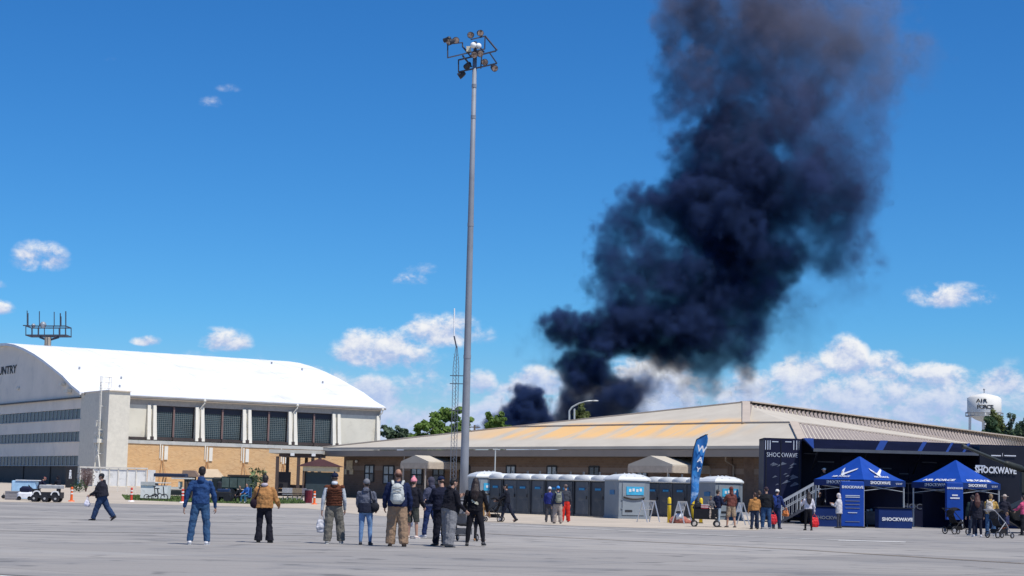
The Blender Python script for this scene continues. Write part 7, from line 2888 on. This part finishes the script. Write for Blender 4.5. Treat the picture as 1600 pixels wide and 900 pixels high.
    person('person in black sitting low on the lawn beside the camp chair', p, 1.60, R(170), ('jacket', (0.012, 0.014, 0.02), None, 'plain'), ('jeans', (0.02, 0.02, 0.03)), (0.5, 0.5, 0.5),
           ('short', (0.012, 0.01, 0.01)), legL=(85, 10, 95), legR=(85, 10, 95), sit=.40, armL=(30, 8, 40), armR=(30, 8, 40), group=g)


build_people()


def build_wagon():
    d = depth(1097, 822.5)
    c = at(1097, d)
    rz = R(-4)
    t = thing('pull_wagon', 'black folding pull wagon loaded with a child and bags', 'wagon', c, rz)
    m = cloth((0.014, 0.015, 0.02))
    b = MB()
    b.box((.15, 0, .36), (1.0, .62, .05))
    for y in (-.30, .30):
        b.box((.15, y, .56), (1.0, .04, .44))
    for x in (-.34, .64):
        b.box((x, 0, .56), (.04, .6, .44))
    b.build('tub', m, t)
    b = MB()
    for x in (-.34, .64):
        for y in (-.3, .3):
            b.beam((x, y, .15), (x, y, .95 if x < 0 else .75), .03)
    b.tube([(-.34, 0, .3), (-.60, 0, .5), (-.78, 0, .95)], .016, 6)
    b.build('frame', M_BLACK, t)
    for x in (-.34, .62):
        for y in (-.33, .33):
            w_ = MB()
            w_.tube([(x + .12 * math.cos(a), y, .145 + .12 * math.sin(a)) for a in (2 * math.pi * k / 14 for k in range(15))], .03, 6, ref=(0, 1, 0), cap=False)
            wl = w_.build('wheel', M_BLACK, t, True)
            MB().disc((x, y, .145), (0, 1, 0), .075, .04).build('hub', mat('hub_cream', (.55, .50, .44), .6), wl)
    p = c + Vector((.36, -.05, .42))
    person('small child in camouflage hat sitting in the black wagon', p, 1.2, R(190), ('hoodie', (0.10, 0.10, 0.11), None), ('jeans', (0.36, 0.30, 0.25)), (0.3, 0.25, 0.2),
           ('brim', (0.13, 0.11, 0.075)), legL=(75, 8, 70), legR=(75, 8, 70), sit=.36, armL=(30, 8, 50), armR=(30, 8, 50), group='family with the black wagon')
    t = thing('duffel_bag', 'black duffel bag piled at the front of the wagon', 'bag', c + Vector((-.18, 0, .74)), rz)
    fuse(MB().tube([(-.2, 0, .02), (-.1, 0, .08), (.1, 0, .10), (.22, 0, .04)], [.10, .19, .20, .10], 12).build('bag_body', m, t, True), .02, 2, .04)
    b = MB()
    b.tube([(-.1, 0, .25), (0, 0, .36), (.12, 0, .27)], .014, 5)
    b.build('handle', m, t)
    t = thing('striped_blanket', 'red and white blanket folded on the wagon', 'blanket', c + Vector((.10, -.2, .78)), rz)
    b = MB()
    for i in range(4):
        b.cur = i % 2
        b.box((0, .05, .03 + i * .045), (.36, .26, .042))
    b.build('blanket_fold', [cloth((0.4, 0.05, 0.06)), cloth((0.6, 0.55, 0.55))], t)
    # heap by the barrier
    t = thing('red_blanket_heap', 'heap of red and white belongings under the barrier beside the wagon', 'belongings', at(1062, 86.5))
    fuse(MB().tube([(-.5, 0, .08), (-.2, .05, .16), (.2, -.05, .14), (.5, 0, .06)], [.1, .22, .2, .08], 12).build('blanket', cloth((0.42, 0.16, 0.12)), t, True), .02, 2, .08)
    fuse(MB().tube([(-.2, -.1, .3), (.15, -.1, .34)], [.16, .14], 12).build('bag_body', cloth((0.6, 0.6, 0.62)), t, True), .02, 2, .06)


build_wagon()
# ------------------------------------------------------------------ the burning column beyond the field
def build_smoke():
    b = px_blob
    blobs = [
        # rising root and first turn
        b(926, 664, 42, 44, 1.3, .1), b(912, 620, 28, 42, 1.3, .1), b(920, 588, 36, 30, 1.6, .08), b(952, 636, 38, 42, 1.2, .12), b(985, 625, 24, 44, .30, .5), b(918, 568, 26, 14, .25, .5), b(990, 655, 24, 24, .5, .4),
        # first shelf leaning away from the mast
        b(930, 530, 30, 16, 1.2, .05), b(958, 532, 42, 24, 1.3, .06), b(988, 514, 50, 32, 1, .08), b(1005, 495, 62, 44, 1, .08, 4), b(1060, 508, 60, 42, .9, .15), b(1105, 538, 52, 46, .55, .35), b(1085, 575, 38, 40, .26, .5), b(1060, 550, 42, 34, .60, .35),
        b(1138, 512, 34, 50, .38, .4), b(1100, 600, 32, 28, .20, .65), b(985, 478, 38, 22, .6, .3),
        # main body, climbing away from the mast
        b(975, 425, 52, 48, 1, .08), b(952, 452, 34, 24, .8, .2), b(1000, 370, 46, 42, 1, .1), b(1045, 420, 70, 60, 1, .1), b(1045, 335, 46, 40, 1, .12), b(1100, 330, 76, 66, 1, .08),
        b(1090, 262, 44, 42, .9, .15), b(1150, 262, 72, 72, 1, .08), b(1185, 370, 80, 66, .8, .2), b(1235, 310, 80, 80, .55, .3), b(1165, 432, 44, 34, .60, .3), b(1270, 365, 64, 54, .42, .4),
        b(1150, 205, 50, 44, 1, .12), b(1205, 205, 66, 60, .55, .3), b(1275, 260, 66, 70, .26, .5), b(1320, 320, 40, 60, .16, .6), b(1225, 450, 30, 36, .12, .7), b(1110, 462, 60, 34, .32, .4),
        # upper, thinner head
        b(1150, 150, 66, 60, .34, .45), b(1220, 150, 84, 70, .34, .45), b(1085, 110, 56, 74, .46, .35), b(1070, 40, 44, 66, .34, .45), b(1120, 40, 56, 70, .50, .35), b(1195, 70, 90, 80, .34, .45),
        b(1255, 60, 90, 80, .26, .5), b(1295, 130, 74, 72, .18, .55), b(1350, 60, 64, 76, .17, .55), b(1375, 140, 56, 66, .16, .55), b(1430, 105, 40, 22, .09, .65), b(1340, 10, 70, 50, .16, .6), b(1062, 175, 32, 40, .40, .45),
        b(1325, 210, 56, 60, .15, .55), b(1200, -30, 120, 70, .2, .5), b(1120, -50, 70, 60, .3, .45), b(1290, -40, 80, 60, .12, .6), b(1335, 270, 42, 46, .14, .6),
        # faint veil trailing under the turn
        b(1250, 480, 24, 60, .035, .8), b(1290, 420, 34, 54, .05, .8),
    ]
    lo_p, hi_p = P(795, 700, SMOKE_D), P(1490, -70, SMOKE_D)
    vox = 0.85
    lo = (lo_p.x, SMOKE_D - 38.0, -2.0)
    hi = (hi_p.x, SMOKE_D + 38.0, hi_p.z)
    dens, shape = smoke_field(blobs, lo, hi, vox, 11, [(46, 6.0), (20, 3.0), (9, 1.2)], [(26, 1.0), (13, .80), (6.5, .66), (3.2, .56), (1.7, .44)])
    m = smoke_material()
    o = volume_object('smoke_plume', dens, shape, lo, vox, m)
    tag(o, 'huge billowing column of black smoke leaning over the low building', 'smoke')
    blobs = [b(815, 649, 20, 22, 1, .05), b(829, 632, 11, 15, 1, .05), b(798, 664, 20, 16, 1, .08), b(828, 662, 14, 22, 1, .05)]
    lo_p, hi_p = P(740, 690, SMOKE_D), P(895, 590, SMOKE_D)
    lo = (lo_p.x, SMOKE_D - 14.0, -2.0)
    dens, shape = smoke_field(blobs, lo, (hi_p.x, SMOKE_D + 14, hi_p.z), .7, 5, [(14, 2.0), (6, .8)], [(12, 1.0), (6, .8), (3, .62), (1.5, .45)], .62)
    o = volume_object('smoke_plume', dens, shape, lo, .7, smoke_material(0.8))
    tag(o, 'small dark smoke plume rising beside the big column', 'smoke')


build_smoke()


# ------------------------------------------------------------------ lettering becomes plain mesh
def finish_lettering():
    dg = bpy.context.evaluated_depsgraph_get()
    for o in [o for o in SC.objects if o.type == 'FONT']:
        me = bpy.data.meshes.new_from_object(o.evaluated_get(dg))
        par, mx = o.parent, o.matrix_local.copy()
        bpy.data.objects.remove(o)
        q = bpy.data.objects.new('lettering', me)
        COL.objects.link(q)
        q.parent = par
        q.matrix_local = mx


finish_lettering()
